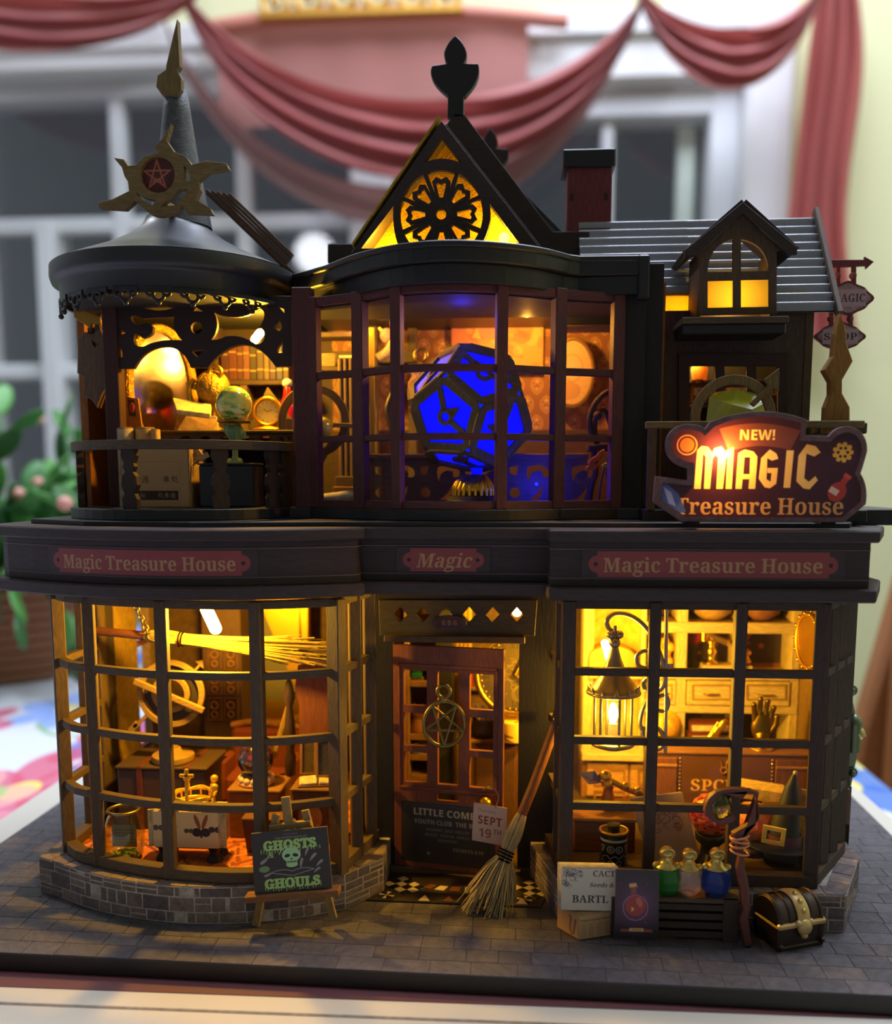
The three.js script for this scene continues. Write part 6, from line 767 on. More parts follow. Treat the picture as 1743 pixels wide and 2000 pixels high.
{ const z = 18, c = at(1199, 1350, z), t = thing('hanging_lantern', 'silver pagoda-roof lantern on a scrolled bracket, lit, in the right bay', 'lantern', [c.x, 42, z]), m = K.pewter, y0 = at(1199, 1452, z).y, yb = at(1199, 1352, z).y, yt = at(1199, 1262, z).y;
  M('roof', lathe([[7.6, 0], [7.8, 0.6], [7, 1.4], [5.2, 3.6], [3.4, 6.6], [2, 10], [1.2, 13], [0.7, 15], [0.1, 15.4]], c.x, yb, z, 8), m, t); M('roof_rim', [torus(7.5, 0.5, c.x, yb, z, 32, 8, Math.PI / 2)], m, t);
  for (let k = 0; k < 12; k++) { const a = k / 12 * 6.283; M('crest', xf(new THREE.ConeGeometry(0.8, 2, 6), c.x + 7.2 * Math.cos(a), yb + 1.4, z + 7.2 * Math.sin(a), 0, 0, -0.3 * Math.cos(a)), m, t); }
  for (let k = 0; k < 6; k++) { const a = k / 6 * 6.283 + 0.3; M('post', cyl(0.4, 0.4, yb - y0, c.x + 5.4 * Math.cos(a), y0, z + 5.4 * Math.sin(a), 8), m, t); }
  M('base', lathe([[0, -2], [3, -1.6], [6.2, -0.4], [6.8, 0.3], [6.2, 1], [0, 1]], c.x, y0, z, 28), m, t); M('candle', cyl(1.3, 1.3, 5, c.x, y0 + 1, z, 14), K.cream, t); const fl = new THREE.SphereGeometry(1, 12, 10); fl.scale(1.4, 3.4, 1.4); fl.translate(c.x, y0 + 9, z); M('flame', fl, glow('#ffdf8a', 8), t); lamp('#ffbe30', 0.0009 * LIGHT.warm, c.x, y0 + 9, z, 0.1);
  M('glass', new THREE.CylinderGeometry(5, 5, yb - y0, 28, 1, true).translate(c.x, (y0 + yb) / 2, z), pane, t);
  M('finial', [sph(1.7, c.x, yt + 1, z, 14, 10), sph(1.3, c.x - 1.2, yt + 3.2, z, 12, 8), sph(1.3, c.x + 1.3, yt + 3.4, z, 12, 8), cyl(0.7, 0.5, 5, c.x, yt + 1, z, 10)], m, t);
  const Q = a => a.map(p => at(p[0], p[1], z - 1)); M('scroll_bracket', [tube(Q([[1202, 1235], [1190, 1228], [1186, 1212], [1198, 1200], [1224, 1200], [1252, 1216], [1278, 1250], [1294, 1292], [1299, 1325], [1292, 1345], [1276, 1352], [1262, 1346], [1258, 1332], [1266, 1326]]), 0.72, 8, 90), tube(Q([[1284, 1300], [1268, 1305], [1248, 1300], [1244, 1282], [1256, 1272], [1272, 1274], [1276, 1286], [1266, 1292]]), 0.6, 8, 50), tube(Q([[1262, 1350], [1280, 1362], [1300, 1358], [1306, 1372], [1300, 1388], [1284, 1386], [1282, 1374]]), 0.6, 8, 50), tube(Q([[1268, 1360], [1254, 1390], [1252, 1420], [1264, 1424], [1284, 1422], [1296, 1438], [1292, 1460], [1276, 1464], [1258, 1450], [1254, 1424]]), 0.66, 8, 60), bar(at(1292, 1300, z - 1), at(1316, 1300, z - 1), 1, 1)], m, t); M('wall_bar', bar(at(1302, 1170, z - 1), at(1300, 1470, z - 1), 1.0, 1.2, 0.2), m, t); }
{ const z = -6, m = mat('#5a3626', 0.6), t = thing('leather_trunk', 'brown leather trunk with gold stud lines and gold lettering', 'trunk', [75, FL, -14]); const X = x => at(x, 1520, z).x, top = at(1400, 1474, z).y;
  M('body', B(X(1270), X(1592), FL, top, z - 16, z, 0.5), m, t); M('top_trim', B(X(1268), X(1594), top, top + 0.9, z - 16.5, z + 0.5, 0.3), wood('#8a5a30'), t); for (const [a, b] of [[1272, 1322], [1514, 1590]]) { const p = M('end_panel', B(X(a), X(b), FL + 1, top - 1.2, z, z + 0.6, 0.2), wood('#7a4626'), t); M('trim', B(X(a), X(b), top - 4, top - 3.2, z + 0.5, z + 1, 0.1), wood('#a87840'), p); }
  for (const x of [1328, 1508]) for (let k = 0; k < 13; k++) M('stud', sph(0.34, X(x), top - 1.4 - k * 1.25, z + 0.1, 8, 6), metal('#e8c878', 0.3), t);
  M('lettering', face(X(1448) - X(1340), 6.2, (X(1448) + X(1340)) / 2, at(1400, 1534, z).y, z + 0.08), print(520, 200, (x, w, h) => { bgfill(x, w, h, '#5a3626'); txt(x, 'SPCE', w / 2, h / 2, 'bold 170px serif', '#d8a860', 'center', 500); }), t);
  const l = at(1414, 1498, z); M('lock', [torus(1.0, 0.3, l.x, l.y - 1, z + 0.3, 16, 6), tube([V(l.x - 1.3, l.y + 2.4, z + 0.3), V(l.x - 0.7, l.y + 0.6, z + 0.3), V(l.x - 0.9, l.y - 0.6, z + 0.3)], 0.3, 6), tube([V(l.x + 1.3, l.y + 2.4, z + 0.3), V(l.x + 0.7, l.y + 0.6, z + 0.3), V(l.x + 0.9, l.y - 0.6, z + 0.3)], 0.3, 6)], metal('#e0b060', 0.3), t);
  const c = V(at(1489, 1440, z - 4).x, top + 0.9, z - 4), h = thing('gold_hand', 'gold sculpted upright hand standing on the leather trunk', 'hand sculpture', [c.x, c.y, c.z]), hm = metal('#7a6224', 0.4);
  M('base', lathe([[0, 0], [3.4, 0], [3.6, 0.5], [2.4, 1.2], [0, 1.3]], c.x, c.y, c.z, 22), metal('#e8c040', 0.3), h);
  const palm = new THREE.SphereGeometry(1, 20, 16); palm.scale(3.6, 4.8, 1.7); palm.translate(c.x, c.y + 7.4, c.z); const parts = [palm, lathe([[1.6, 0], [1.9, 2], [2.6, 4.4], [0.1, 6]], c.x, c.y + 1, c.z, 18)];
  [[-2.5, 10.6, 5.0, -0.1], [-0.9, 11.4, 6.2, -0.03], [0.8, 11.2, 5.6, 0.04], [2.3, 10.2, 4.4, 0.12]].forEach(([x, y, L, a]) => { parts.push(tube([V(c.x + x, c.y + y - 2, c.z), V(c.x + x + a * L * 0.6, c.y + y + L * 0.4, c.z + 0.3), V(c.x + x + a * L * 1.4, c.y + y + L * 0.85, c.z + 1.0)], 0.85, 10, 14), sph(0.86, c.x + x + a * L * 1.4, c.y + y + L * 0.85, c.z + 1.0, 12, 8)); });
  parts.push(tube([V(c.x + 2.6, c.y + 6, c.z + 0.4), V(c.x + 3.8, c.y + 8.4, c.z + 0.9), V(c.x + 4.1, c.y + 11, c.z + 1)], 0.95, 10, 14), sph(0.95, c.x + 4.1, c.y + 11, c.z + 1, 12, 8)); M('hand', parts, hm, h);
  const pk = thing('folded_parchment', 'thick yellow parchment bundle lying before the leather trunk', 'parchment', [72, at(1480, 1560, 2).y, 2]); M('bundle', xf(B(-8.4, 8.4, 0, 4.4, -4, 4, 0.5), at(1478, 1558, 2).x, at(1478, 1558, 2).y, 2, 0, -0.12, -0.1), paper('#d8b45a'), pk); M('support', B(66, 80, FL, at(1478, 1558, 2).y - 0.6, -4, 5, 0.3), wood('#4a2c20'), pk); }
{ const z = 12, t = thing('display_box', 'reddish wooden display box under the crystal wand', 'box', [28, FL, z]); const a = at(1132, 1600, z + 8), b = at(1242, 1600, z + 8), y = at(1190, 1598, z + 8).y; M('body', B(a.x - 1.5, b.x, FL, y - 1, z - 4, z + 8, 0.3), wood('#7a3a1e'), t); M('lid', B(a.x - 2, b.x + 0.4, y - 1, y, z - 5, z + 8.5, 0.2), wood('#c8882e'), t); M('step', B(at(1175, 1580, z).x, at(1240, 1580, z).x, y, y + 2.2, z - 4, z + 2, 0.3), wood('#8a3c20'), t);
  const w = thing('crystal_wand', 'gold wand with a blue crystal head lying on the display box', 'wand', [30, y + 2.2, z]); const wz = z + 1, A = [[1182, 1520], [1200, 1528], [1222, 1540], [1250, 1550], [1282, 1556]].map(p => at(p[0], p[1], wz)); M('rod', tube(A, 0.9, 8, 40), metal('#d8a83a', 0.25), w); for (const [x, y2, r] of [[1182, 1516, 2], [1186, 1530, 1.8], [1222, 1535, 1.4], [1246, 1545, 1.6], [1280, 1552, 1.2]]) { const p = at(x, y2, wz + 0.4); M('knot', sph(r, p.x, p.y, p.z, 12, 9), metal('#e0b444', 0.25), w); }
  const q = at(1156, 1519, wz); const cg = new THREE.OctahedronGeometry(1, 0); cg.scale(4.2, 2.3, 2.3); cg.rotateZ(-0.35); cg.translate(q.x, q.y, q.z); M('crystal', cg, new THREE.MeshPhysicalMaterial({ color: C('#6a78f0'), roughness: 0.08, transmission: 0.7, thickness: 0, clearcoat: 1 }), w); M('foot', lathe([[2.2, 0], [2, 1.6], [1.4, 3.4], [1.6, 5]], at(1188, 1560, wz).x, y + 2.2, wz, 16), metal('#c8782c', 0.3), w); }
{ const p = at(1198, 1690, 29), t = thing('rune_jar', 'black jar with white rune drawings in the right bay', 'jar', [p.x, FL, 29]); M('jar', lathe([[0, 0], [3.5, 0], [3.8, 0.8], [3.8, 9.6], [3.6, 10.2], [3.2, 10.2]], p.x, FL, 29, 40), K.black, t); M('rune_print', new THREE.CylinderGeometry(3.9, 3.9, 9, 40, 1, true).translate(p.x, FL + 5.2, 29), print(800, 300, (x, w, h) => { bgfill(x, w, h, '#15161b'); x.strokeStyle = '#aeb4bc'; x.lineWidth = 6; for (let i = 0; i < 9; i++) { const X = 40 + i * 90; x.beginPath(); if (i % 2) { x.moveTo(X - 26, 96); x.lineTo(X + 26, 96); x.lineTo(X, 156); x.closePath(); } else { x.arc(X, 126, 32, 0, 7); x.moveTo(X + 12, 126); x.arc(X, 126, 12, 0, 5); } x.stroke(); x.beginPath(); x.moveTo(X - 40, 180); x.lineTo(X - 5, 215); x.lineTo(X + 40, 185); x.stroke(); x.beginPath(); x.arc(X, 255, 22, 0, 7); x.stroke(); } for (let i = 0; i < 60; i++) x.strokeRect(i * 14, 36, 5, 18); }, 0.3), t, { uv: true }); M('rim', torus(3.9, 0.45, p.x, FL + 10.4, 29, 36, 8, Math.PI / 2), metal('#c0a04a', 0.3), t); M('stopper', lathe([[1.6, 0], [1.6, 1.4], [1.9, 2], [0, 2.2]], p.x, FL + 10.2, 29, 18), K.black, t); M('lid', cyl(3.6, 3.6, 0.5, p.x, FL + 9.9, 29, 28), K.black, t); }
{ const t = thing('grimoire', 'large pale grey book with a faint flower print leaning in the right bay', 'book', [45, FL, 24]), q = [at(1233, 1560, 20), at(1333, 1548, 20), at(1372, 1692, 28), at(1268, 1704, 28)].map(p => { p.y = Math.max(p.y, FL); return p; }), n = V(0, 0.18, 0.98); M('cover', new ConvexGeometry([...q, ...q.map(p => p.clone().addScaledVector(n, -2.2))]), paper('#8d7a6e'), t); M('cover_print', quad(...q.map(p => p.clone().addScaledVector(n, 0.07))), print(380, 520, (x, w, h) => { bgfill(x, w, h, '#8d7a6e'); x.strokeStyle = '#574540'; x.lineWidth = 5; for (let i = 0; i < 26; i++) { x.beginPath(); x.arc(200 + rr(-90, 90), 190 + rr(-70, 70), rr(14, 46), rr(0, 6), rr(0, 6)); x.stroke(); } }), t, { uv: true }); M('page_edge', quad(q[1].clone(), q[1].clone().addScaledVector(n, -2.1), q[2].clone().addScaledVector(n, -2.1), q[2].clone()).translate(0.06, 0, 0), paper('#d8b878'), t); }
{ const z = 27, c = at(1390, 1590, z), t = thing('red_crystal_ball', 'red and clear crackled crystal ball on a black clawed stand', 'crystal ball', [c.x, FL, z]); const bg = new THREE.IcosahedronGeometry(6.2, 2); bg.computeVertexNormals(); M('ball', bg.translate(c.x, c.y, z), new THREE.MeshPhysicalMaterial({ map: print(200, 200, (x, w, h) => { const g = x.createLinearGradient(0, 0, 0, h); g.addColorStop(0, '#b02a20'); g.addColorStop(0.55, '#c83c24'); g.addColorStop(1, '#d8b070'); x.fillStyle = g; x.fillRect(0, 0, w, h); for (let i = 0; i < 260; i++) { x.fillStyle = ['#8a1418', '#e0583a', '#d88a5a', '#6a0e14'][i % 4]; x.fillRect(rnd() * w, rnd() * h * 0.75, rr(3, 12), rr(3, 10)); } }).map, roughness: 0.1, clearcoat: 1, transmission: 0.25, thickness: 0 }), t, { uv: true }); M('stand', [lathe([[0, 0], [5, 0], [4.2, 1.6], [2.6, 4], [2.6, 6], [4.2, 7.6], [4.4, 9.4], [3.8, 9.8], [0, 9.2]].map(p => [p[0], p[1] * (c.y - 5.6 - FL) / 9.4]), c.x, FL, z, 24)], mat('#1a1714', 0.35), t); for (let k = 0; k < 6; k++) { const a = k / 6 * 6.283; M('claw', tube([V(c.x + 2.6 * Math.cos(a), FL + 4, z + 2.6 * Math.sin(a)), V(c.x + 3.6 * Math.cos(a), FL + 2, z + 3.6 * Math.sin(a)), V(c.x + 5.4 * Math.cos(a), FL + 0.6, z + 5.4 * Math.sin(a))], 0.5, 6, 10), K.brass, t); } }
{ const z = 17, c = at(1470, 1605, z), t = thing('amber_crystal', 'orange faceted crystal ball between the red ball and the witch hat', 'crystal ball', [c.x, FL, z]); const g = new THREE.IcosahedronGeometry(6.2, 1); g.computeVertexNormals(); M('ball', g.translate(c.x, c.y, z), new THREE.MeshPhysicalMaterial({ color: C('#e08438'), roughness: 0.12, transmission: 0.3, thickness: 0, clearcoat: 1 }), t); M('stand', lathe([[0, 0], [4.6, 0], [3, 2], [2.4, c.y - 8 - FL], [3.8, c.y - 4.6 - FL], [0, c.y - 4.8 - FL]], c.x, FL, z, 20), mat('#3a1c1c', 0.5), t); }
{ const z = 22, p = at(1530, 1652, z), y = p.y, x = p.x, t = thing('witch_hat', 'black pointed witch hat with a yellow square buckle in the right bay', 'hat', [x, FL, z]), m = mat('#0b100c', 0.6); M('brim', lathe([[0, 0], [4, 0.3], [9.6, -0.2], [10.4, 0.2], [9.6, 0.7], [4.6, 1], [0, 1]], x, y, z, 36, g => g.scale(1, 1, 0.8)), m, t);
  const cone = lathe([[5, 0.6], [4.6, 3], [3.8, 8], [2.8, 13], [1.7, 17.6], [0.7, 21], [0.1, 22]], 0, 0, 0, 24); const cp = cone.attributes.position; for (let i = 0; i < cp.count; i++) { const h = cp.getY(i) / 22; cp.setX(i, cp.getX(i) + 2.6 * h * h - 0.3 * Math.sin(h * 9)); } cone.computeVertexNormals(); M('crown', cone.translate(x, y, z), m, t); M('tip', sph(0.7, x + 2.5, y + 21.8, z, 10, 8), mat('#9a9468', 0.6), t);
  M('band', lathe([[5.05, 0.8], [4.9, 4], [4.6, 4], [4.8, 0.8]], x, y, z, 28), mat('#5a2238', 0.6), t); const b = at(1512, 1632, z + 5); M('buckle', xf(sheet(new THREE.Shape([[-3.1, -2.6], [3.1, -2.6], [3.1, 2.6], [-3.1, 2.6]].map(q => new THREE.Vector2(...q))), [new THREE.Path([[-1.9, -1.5], [1.9, -1.5], [1.9, 1.4], [-1.9, 1.4]].map(q => new THREE.Vector2(...q)))], 0.5, 0.8, 0.1), b.x, b.y, z + 4.9, 0, -0.3, -0.08), mat('#f0c830', 0.4), t); M('underside', cyl(4.6, 6.4, y - FL - 0.4, x, FL, z, 24), mat('#17130f', 0.7), t);
  const u = thing('recipe_card', 'yellow recipe card and tag propped behind the witch hat', 'card', [82, FL, 12]); M('card', sheet('M 1560 1540 L 1588 1546 L 1582 1640 L 1552 1640 Z', [], 13, 0.6, 0.1), paper('#d8b04a'), u); M('tag', sheet('M 1546 1524 Q 1552 1518 1558 1526 L 1586 1578 L 1556 1590 L 1546 1540 Z', [], 14.4, 0.5, 0.1), paper('#b8884a'), u); M('support', B(76, 84, FL, 24, 9, 12.2, 0.2), wood('#5a3420'), u); }
{ const t = thing('round_gilt_mirror', 'round gilt mirror hung on the right end wall', 'mirror', [94, 74, 10]), c = at(1580, 1252, 4); const rot = g => g.rotateY(-Math.PI / 2 + 0.12).translate(c.x, c.y, 4); M('frame', rot(torus(8, 0.9, 0, 0, 0, 40, 8)), metal('#c89a3a', 0.4), t); M('glass', rot(cyl(7.6, 7.6, 0.6, 0, -0.3, 0, 36).rotateX(Math.PI / 2)), metal('#a88430', 0.4), t); for (let k = 0; k < 14; k++) { const a = k / 14 * 6.283; M('bead', rot(sph(0.7, 8.4 * Math.cos(a), 8.4 * Math.sin(a), 0.6, 8, 6)), metal('#d8b050', 0.3), t); } M('hook', [tube([V(c.x, c.y + 8, 4), V(c.x + 1, c.y + 12, 5), V(c.x + 1, c.y + 14, 6)], 0.4, 6, 10)], K.brass, t); }
// ---------- things inside the upper storey ----------
const UFL = 112.35;
{ const p = at(503, 657, 2); bulb(p.x, p.y, 2, 0.0014, '#ffbe30', { i: 22, g: [(() => { const g = new THREE.CapsuleGeometry(1.3, 2.4, 6, 14); g.rotateZ(-0.7); g.translate(p.x, p.y, 2); return g; })()] });
  bulb(4, 170.8, -9.5, 0.0009, '#ffb040', { i: 6, g: [sph(0.7, 4, 170.8, -9.5, 10, 8)] }); bulb(-48, 170.8, -10, 0.0003, '#ffb050', { i: 6, g: [sph(0.6, -48, 170.8, -10, 10, 8)] }); }
// tower room
const dk = 3;
{ const z = dk, y = at(330, 842, z).y, t = thing('writing_desk', 'dark desk with a pierced apron behind the tower rail', 'desk', [-88, UFL, -6]), a = at(312, 845, z), b = at(578, 845, z); M('desktop', B(a.x, b.x, y - 0.7, y + 0.2, -20, z, 0.2), K.brownD, t);
  const holes = []; for (let k = 0; k < 6; k++) { const x = 350 + k * 39; holes.push(`M ${x} 856 L ${x + 8} 851 L ${x + 18} 851 L ${x + 24} 857 L ${x + 16} 862 L ${x + 6} 862 Z`); } M('apron', sheet('M 316 847 L 576 847 L 576 868 L 316 868 Z', holes, z - 0.6, 1.2, 0.1), wood('#4a3a26'), t); for (const x of [a.x + 1, b.x - 3]) for (const zz of [-19, z - 3]) M('leg', B(x, x + 2, UFL, y - 0.6, zz, zz + 2, 0.2), K.brownD, t); M('back_panel', B(a.x, b.x, UFL, y - 1, -20.5, -19.7, 0), K.blackwood, t);
  const y0 = y + 0.25, px = (x, zz) => at(x, 830, zz).x;
  { const c = px(525, -1), u = thing('mantel_clock', 'round gold mantel clock on the desk in the tower', 'clock', [c, y0, -1]); M('case', [torus(4.1, 0.7, c, y0 + 5.6, 0, 40, 10), cyl(4, 4, 2, 0, -1, 0, 36).rotateX(Math.PI / 2).translate(c, y0 + 5.6, -1)], metal('#e0a030', 0.35), u); M('dial', disc(3.8, c, y0 + 5.6, 0.1), print(200, 200, (x, w, h) => { bgfill(x, w, h, '#f0dc8a'); x.strokeStyle = '#8a6a20'; x.lineWidth = 5; x.beginPath(); x.moveTo(70, 78); x.lineTo(100, 100); x.lineTo(138, 84); x.stroke(); for (let i = 0; i < 12; i++) { x.save(); x.translate(100, 100); x.rotate(i * 0.5236); x.fillStyle = '#b08a3a'; x.fillRect(-3, -84, 6, 14); x.restore(); } }), u); M('base', lathe([[0, 0], [5.4, 0], [5.2, 0.6], [3, 1.2], [1.2, 2], [0, 2]], c, y0, -1, 28, g => g.scale(1, 1, 0.6)), metal('#c8862c', 0.4), u); M('winder', sph(0.5, c + 4.9, y0 + 7, -0.6, 8, 6), K.gold, u); }
  { const z2 = -5, u = thing('pyramid_frame', 'dull gold triangular frame behind the mantel clock', 'ornament', [px(540, z2), y0, z2]); M('frame', sheet('M 522 756 L 584 838 L 486 838 Z', ['M 523 774 L 545 800 L 512 800 Z'], z2, 1.6, 0.15), wood('#5e4e24'), u); const v = thing('red_bottle', 'dark red glass bottle by the tower post', 'bottle', [px(563, -8), y0, -8]); M('bottle', lathe([[0, 0], [2.4, 0], [2.8, 3], [2.6, 8], [1.4, 11], [1.1, 14], [0, 14.2]], px(563, -8), y0, -8, 18), mat('#9a1420', 0.15), v); M('stopper', sph(1.6, px(563, -8), y0 + 15, -8, 14, 10), mat('#b8a8b8', 0.2), v);
    const w = thing('note_block', 'small printed note block beside the mantel clock', 'papers', [px(562, 0), y0, 0]); M('block', B(px(548, 0), px(574, 0), y0, y0 + 3.2, -2, 0.6, 0.2), K.kraft, w); M('sheet', B(px(548, 0), px(574, 0), y0 + 3.2, y0 + 3.5, -2, 0.6, 0), K.cream, w); }
  { const z2 = 0, u = thing('open_book', 'bright open book standing on the desk in the tower', 'book', [px(378, z2), y0 + 4, z2]); const q = [at(338, 777, -2), at(412, 790, -2), at(410, 808, 1), at(346, 800, 1)]; M('pages', new ConvexGeometry([...q, ...q.map(p => p.clone().add(V(0, -1.4, -0.6)))]), paper('#f0e0a0'), u); M('stand', new ConvexGeometry([at(350, 802, 0), at(404, 808, 0), at(340, 840, 0), at(404, 840, 0), at(350, 802, -6), at(404, 808, -6), at(340, 840, -6), at(404, 840, -6)]), paper('#d89a3a'), u);
    const v = thing('leaning_book', 'tan hardback book leaning below the open book', 'book', [px(385, 2), y0, 2]), b2 = [at(364, 812, 1), at(424, 820, 1), at(424, 841, 2.2), at(346, 841, 2.2)]; M('cover', new ConvexGeometry([...b2, ...b2.map(p => p.clone().add(V(0, -0.2, -1.6)))]), paper('#c99a58'), v); M('page_edge', bar(at(364, 811, 0), at(424, 819, 0), 0.7, 1.6, 0.1), K.cream, v); }
  { const z2 = -6, c = at(410, 758, z2), u = thing('desk_globe', 'gold globe with a horn and ring on the tower desk', 'globe', [c.x, y0, z2]); M('globe', sph(5.4, c.x + 1, c.y, z2, 28, 20), new THREE.MeshStandardMaterial({ color: C('#a8842c'), roughness: 0.45, metalness: 0.5, map: mottle, bumpMap: speck, bumpScale: 0.0006 }), u); for (const r of [0, 0.9, 1.8]) M('meridian', xf(torus(5.45, 0.14, 0, 0, 0, 36, 5), c.x + 1, c.y, z2, 0.2, r, 0.2), K.brass, u); const l = at(421, 727, z2 + 3); M('ring', torus(1.9, 0.62, l.x, l.y, z2 + 3, 24, 8), metal('#c8a23a', 0.3), u);
    M('horn', [tube([at(374, 790, z2 + 2), at(369, 765, z2 + 2), at(372, 752, z2 + 2), at(380, 741, z2 + 2)], 0.9, 8, 20), bar(at(364, 748, z2 + 1), at(392, 762, z2 + 1), 1.6, 1.6, 0.3)], K.gold, u); M('stand', lathe([[0, 0], [4, 0], [3, 1], [1, 2], [0.8, c.y - 5.2 - y0], [2, c.y - 4.6 - y0]], c.x + 1, y0, z2, 20), K.brass, u); }
}
{ const z = 12, c = at(457, 790, z), bx = thing('black_box', 'plain black box behind the tower rail holding the green ball stand', 'box', [-82.5, UFL, 8]), a = at(389, 950, 14), b = at(496, 950, 14), top = at(440, 908, 14).y; M('box', B(a.x, b.x, UFL, top, 3, 14, 0.4), mat('#2c2e38', 0.5), bx); M('flap', B(a.x - 0.2, b.x + 0.2, top, top + 0.5, 2.6, 14.4, 0.1), mat('#34363f', 0.5), bx);
  const u = thing('green_globe', 'green and yellow glass globe on a crystal tree stand in the tower', 'globe', [c.x, top + 0.5, z]); const t2 = print(256, 256, (x, w, h) => { bgfill(x, w, h, '#dcd868'); for (let i = 0; i < 200; i++) { x.fillStyle = ['#f0e888', '#a8c860', '#e8d458', '#6aa84a', '#fff4b0'][i % 5]; x.beginPath(); x.ellipse(rnd() * w, rnd() * h, rr(4, 22), rr(3, 14), rnd() * 3, 0, 7); x.fill(); } }).map; M('globe', sph(5.4, c.x, c.y, z, 28, 20), new THREE.MeshPhysicalMaterial({ map: t2, roughness: 0.08, clearcoat: 1 }), u, { uv: true });
  const gl = new THREE.MeshPhysicalMaterial({ color: C('#a8d0a0'), roughness: 0.1, transmission: 0.6, thickness: 0 }); M('collar', lathe([[0, 0], [4.6, 0.2], [5.2, 0.8], [4.2, 1], [0, 0.8]], c.x, c.y - 5.6, z, 24), K.brass, u); for (let k = 0; k < 6; k++) { const q = k / 6 * 6.283; M('leaf', xf(sph(1, 0, 0, 0, 10, 8).scale(1.1, 2.4, 0.5), c.x + 2 * Math.cos(q), c.y - 8, z + 2 * Math.sin(q), 0, -q, 0.5 * Math.cos(q)), gl, u); }
  M('stem', lathe([[2.8, 0], [1.4, 1.2], [0.8, 2.4], [0.9, 5], [1.6, 7], [2.4, 9], [3, 10.4], [1.2, 12]].map(q => [q[0], q[1] * (c.y - 6 - top - 0.5) / 12]), c.x, top + 0.5, z, 14), gl, u); M('root_foot', [0, 1, 2].map(k => sph(0.9, c.x + 1.8 * Math.cos(k * 2.1 + 0.5), top + 1.1, z + 1.8 * Math.sin(k * 2.1 + 0.5), 8, 6)), mat('#c8c84a', 0.3), u); }
{ const z = 15, a = at(236, 930, z), b = at(371, 930, z), top = at(300, 862, z).y, t = thing('parcel_carton', 'open kraft carton with printed Chinese characters behind the tower rail', 'box', [(a.x + b.x) / 2, UFL, 8]); M('front_panel', B(a.x, b.x, UFL, top, z - 0.6, z, 0.1), K.kraft, t); M('side_panel', B(a.x, a.x + 0.6, UFL, top, 0, z - 0.6, 0.1), K.kraft, t); M('side_panel', B(b.x - 0.6, b.x, UFL, top, 0, z - 0.6, 0.1), K.kraft, t); M('back_panel', B(a.x, b.x, UFL, top, 0, 0.6, 0.1), K.kraft, t);
  M('carton_print', face(b.x - a.x - 1, top - UFL - 0.8, (a.x + b.x) / 2, (top + UFL) / 2, z + 0.06), print(560, 500, (x, w, h) => { bgfill(x, w, h, '#b8946c'); x.strokeStyle = '#a07c56'; x.lineWidth = 4; x.strokeRect(70, 150, 420, 330); // brush characters, stroke by stroke in a 10 x 10 box
    const han = (X, Y, s, col, strokes) => { x.strokeStyle = col; x.lineWidth = s * 0.85; x.lineCap = 'round'; for (const k of strokes) { x.beginPath(); for (let i = 0; i < k.length; i += 2) i ? x.lineTo(X + k[i] * s, Y + k[i + 1] * s) : x.moveTo(X + k[i] * s, Y + k[i + 1] * s); x.stroke(); } };
    const kuai = [[2, 0, 2, 10], [0, 3, 0.6, 5], [3.4, 2.6, 4, 4], [4.6, 2.4, 9, 2.4, 9, 5], [4, 5, 10, 5], [6.8, 0, 6.8, 5, 4, 10], [7, 5.6, 10, 10]], di = [[1, 0.6, 2, 1.8], [0, 4, 2, 4, 1.4, 8], [0, 8.4, 3, 8.6, 10, 9.6], [4, 0, 5, 1.4], [8, 0, 7, 1.4], [4, 2.2, 9, 2.2, 9, 4, 4, 4, 4, 6, 9.4, 6, 8.8, 7.6], [6.4, 2.2, 6.4, 8.4]], dan = [[3, 0, 4, 1.4], [7, 0, 6, 1.4], [2, 2, 8, 2, 8, 5.4, 2, 5.4, 2, 2], [2, 3.7, 8, 3.7], [0, 7, 10, 7], [5, 2, 5, 10]], chu = [[3, 0, 0, 4], [2, 2, 5, 2, 1, 8], [1, 4, 4, 7, 10, 9.6], [7, 0, 7, 7], [7, 2.6, 9.4, 4.4]], qian = [[3, 0, 0, 3], [1.4, 1.4, 4, 1.4, 3, 3], [1, 3.4, 4, 3.4, 4, 7, 1, 7, 1, 3.4], [6, 0, 5, 4], [6, 2, 9.6, 2, 9, 3.6], [7.4, 3.4, 5, 10], [7.4, 5, 10, 10]], zhi = [[2, 0, 0, 3], [1, 2.4, 4.6, 2.4], [0, 5, 5, 5], [2.6, 2.4, 2.4, 6, 0, 10], [3, 6.4, 5, 9], [6.4, 2.6, 9.4, 2.6, 9.4, 8.4, 6.4, 8.4, 6.4, 2.6]];
    han(98, 262, 5.6, '#3c2c22', kuai); han(168, 262, 5.6, '#3c2c22', di); han(346, 262, 5.6, '#3c2c22', dan); han(418, 262, 5.6, '#3c2c22', chu); x.fillStyle = '#3a2a22'; x.fillRect(72, 380, 400, 74); han(92, 396, 4.2, '#b8946c', qian); han(146, 396, 4.2, '#b8946c', zhi); han(300, 396, 4.2, '#b8946c', chu); han(352, 396, 4.2, '#b8946c', dan); han(404, 396, 4.2, '#b8946c', di); }), t);
  [[244, 838, 262, '#c8bca0', 'grey-labelled paper roll in the carton corner'], [281, 838, 298, '#d8b478', 'wide tan paper roll in the middle of the carton'], [300, 840, 313, '#d8b478', 'slim tan paper roll leaning in the carton']].forEach(([x, y, x2, c, l], k) => { const p = at(x, y, 9), q = at(x2 - 18 + 18, y, 9), r = [2.6, 3, 1.4][k], xc = at([244, 282, 306][k], y, 9).x; const u = thing('paper_roll', l, 'paper roll', [xc, UFL, 9]); M('roll', xf(cyl(r, r, p.y - UFL, 0, UFL, 0, 18), xc, 0, [9, 8, 10][k], 0, 0, 0), paper(c), u); M('core', torus(r * 0.75, r * 0.22, xc, p.y, [9, 8, 10][k], 16, 6, Math.PI / 2), paper('#8a6a44'), u); });
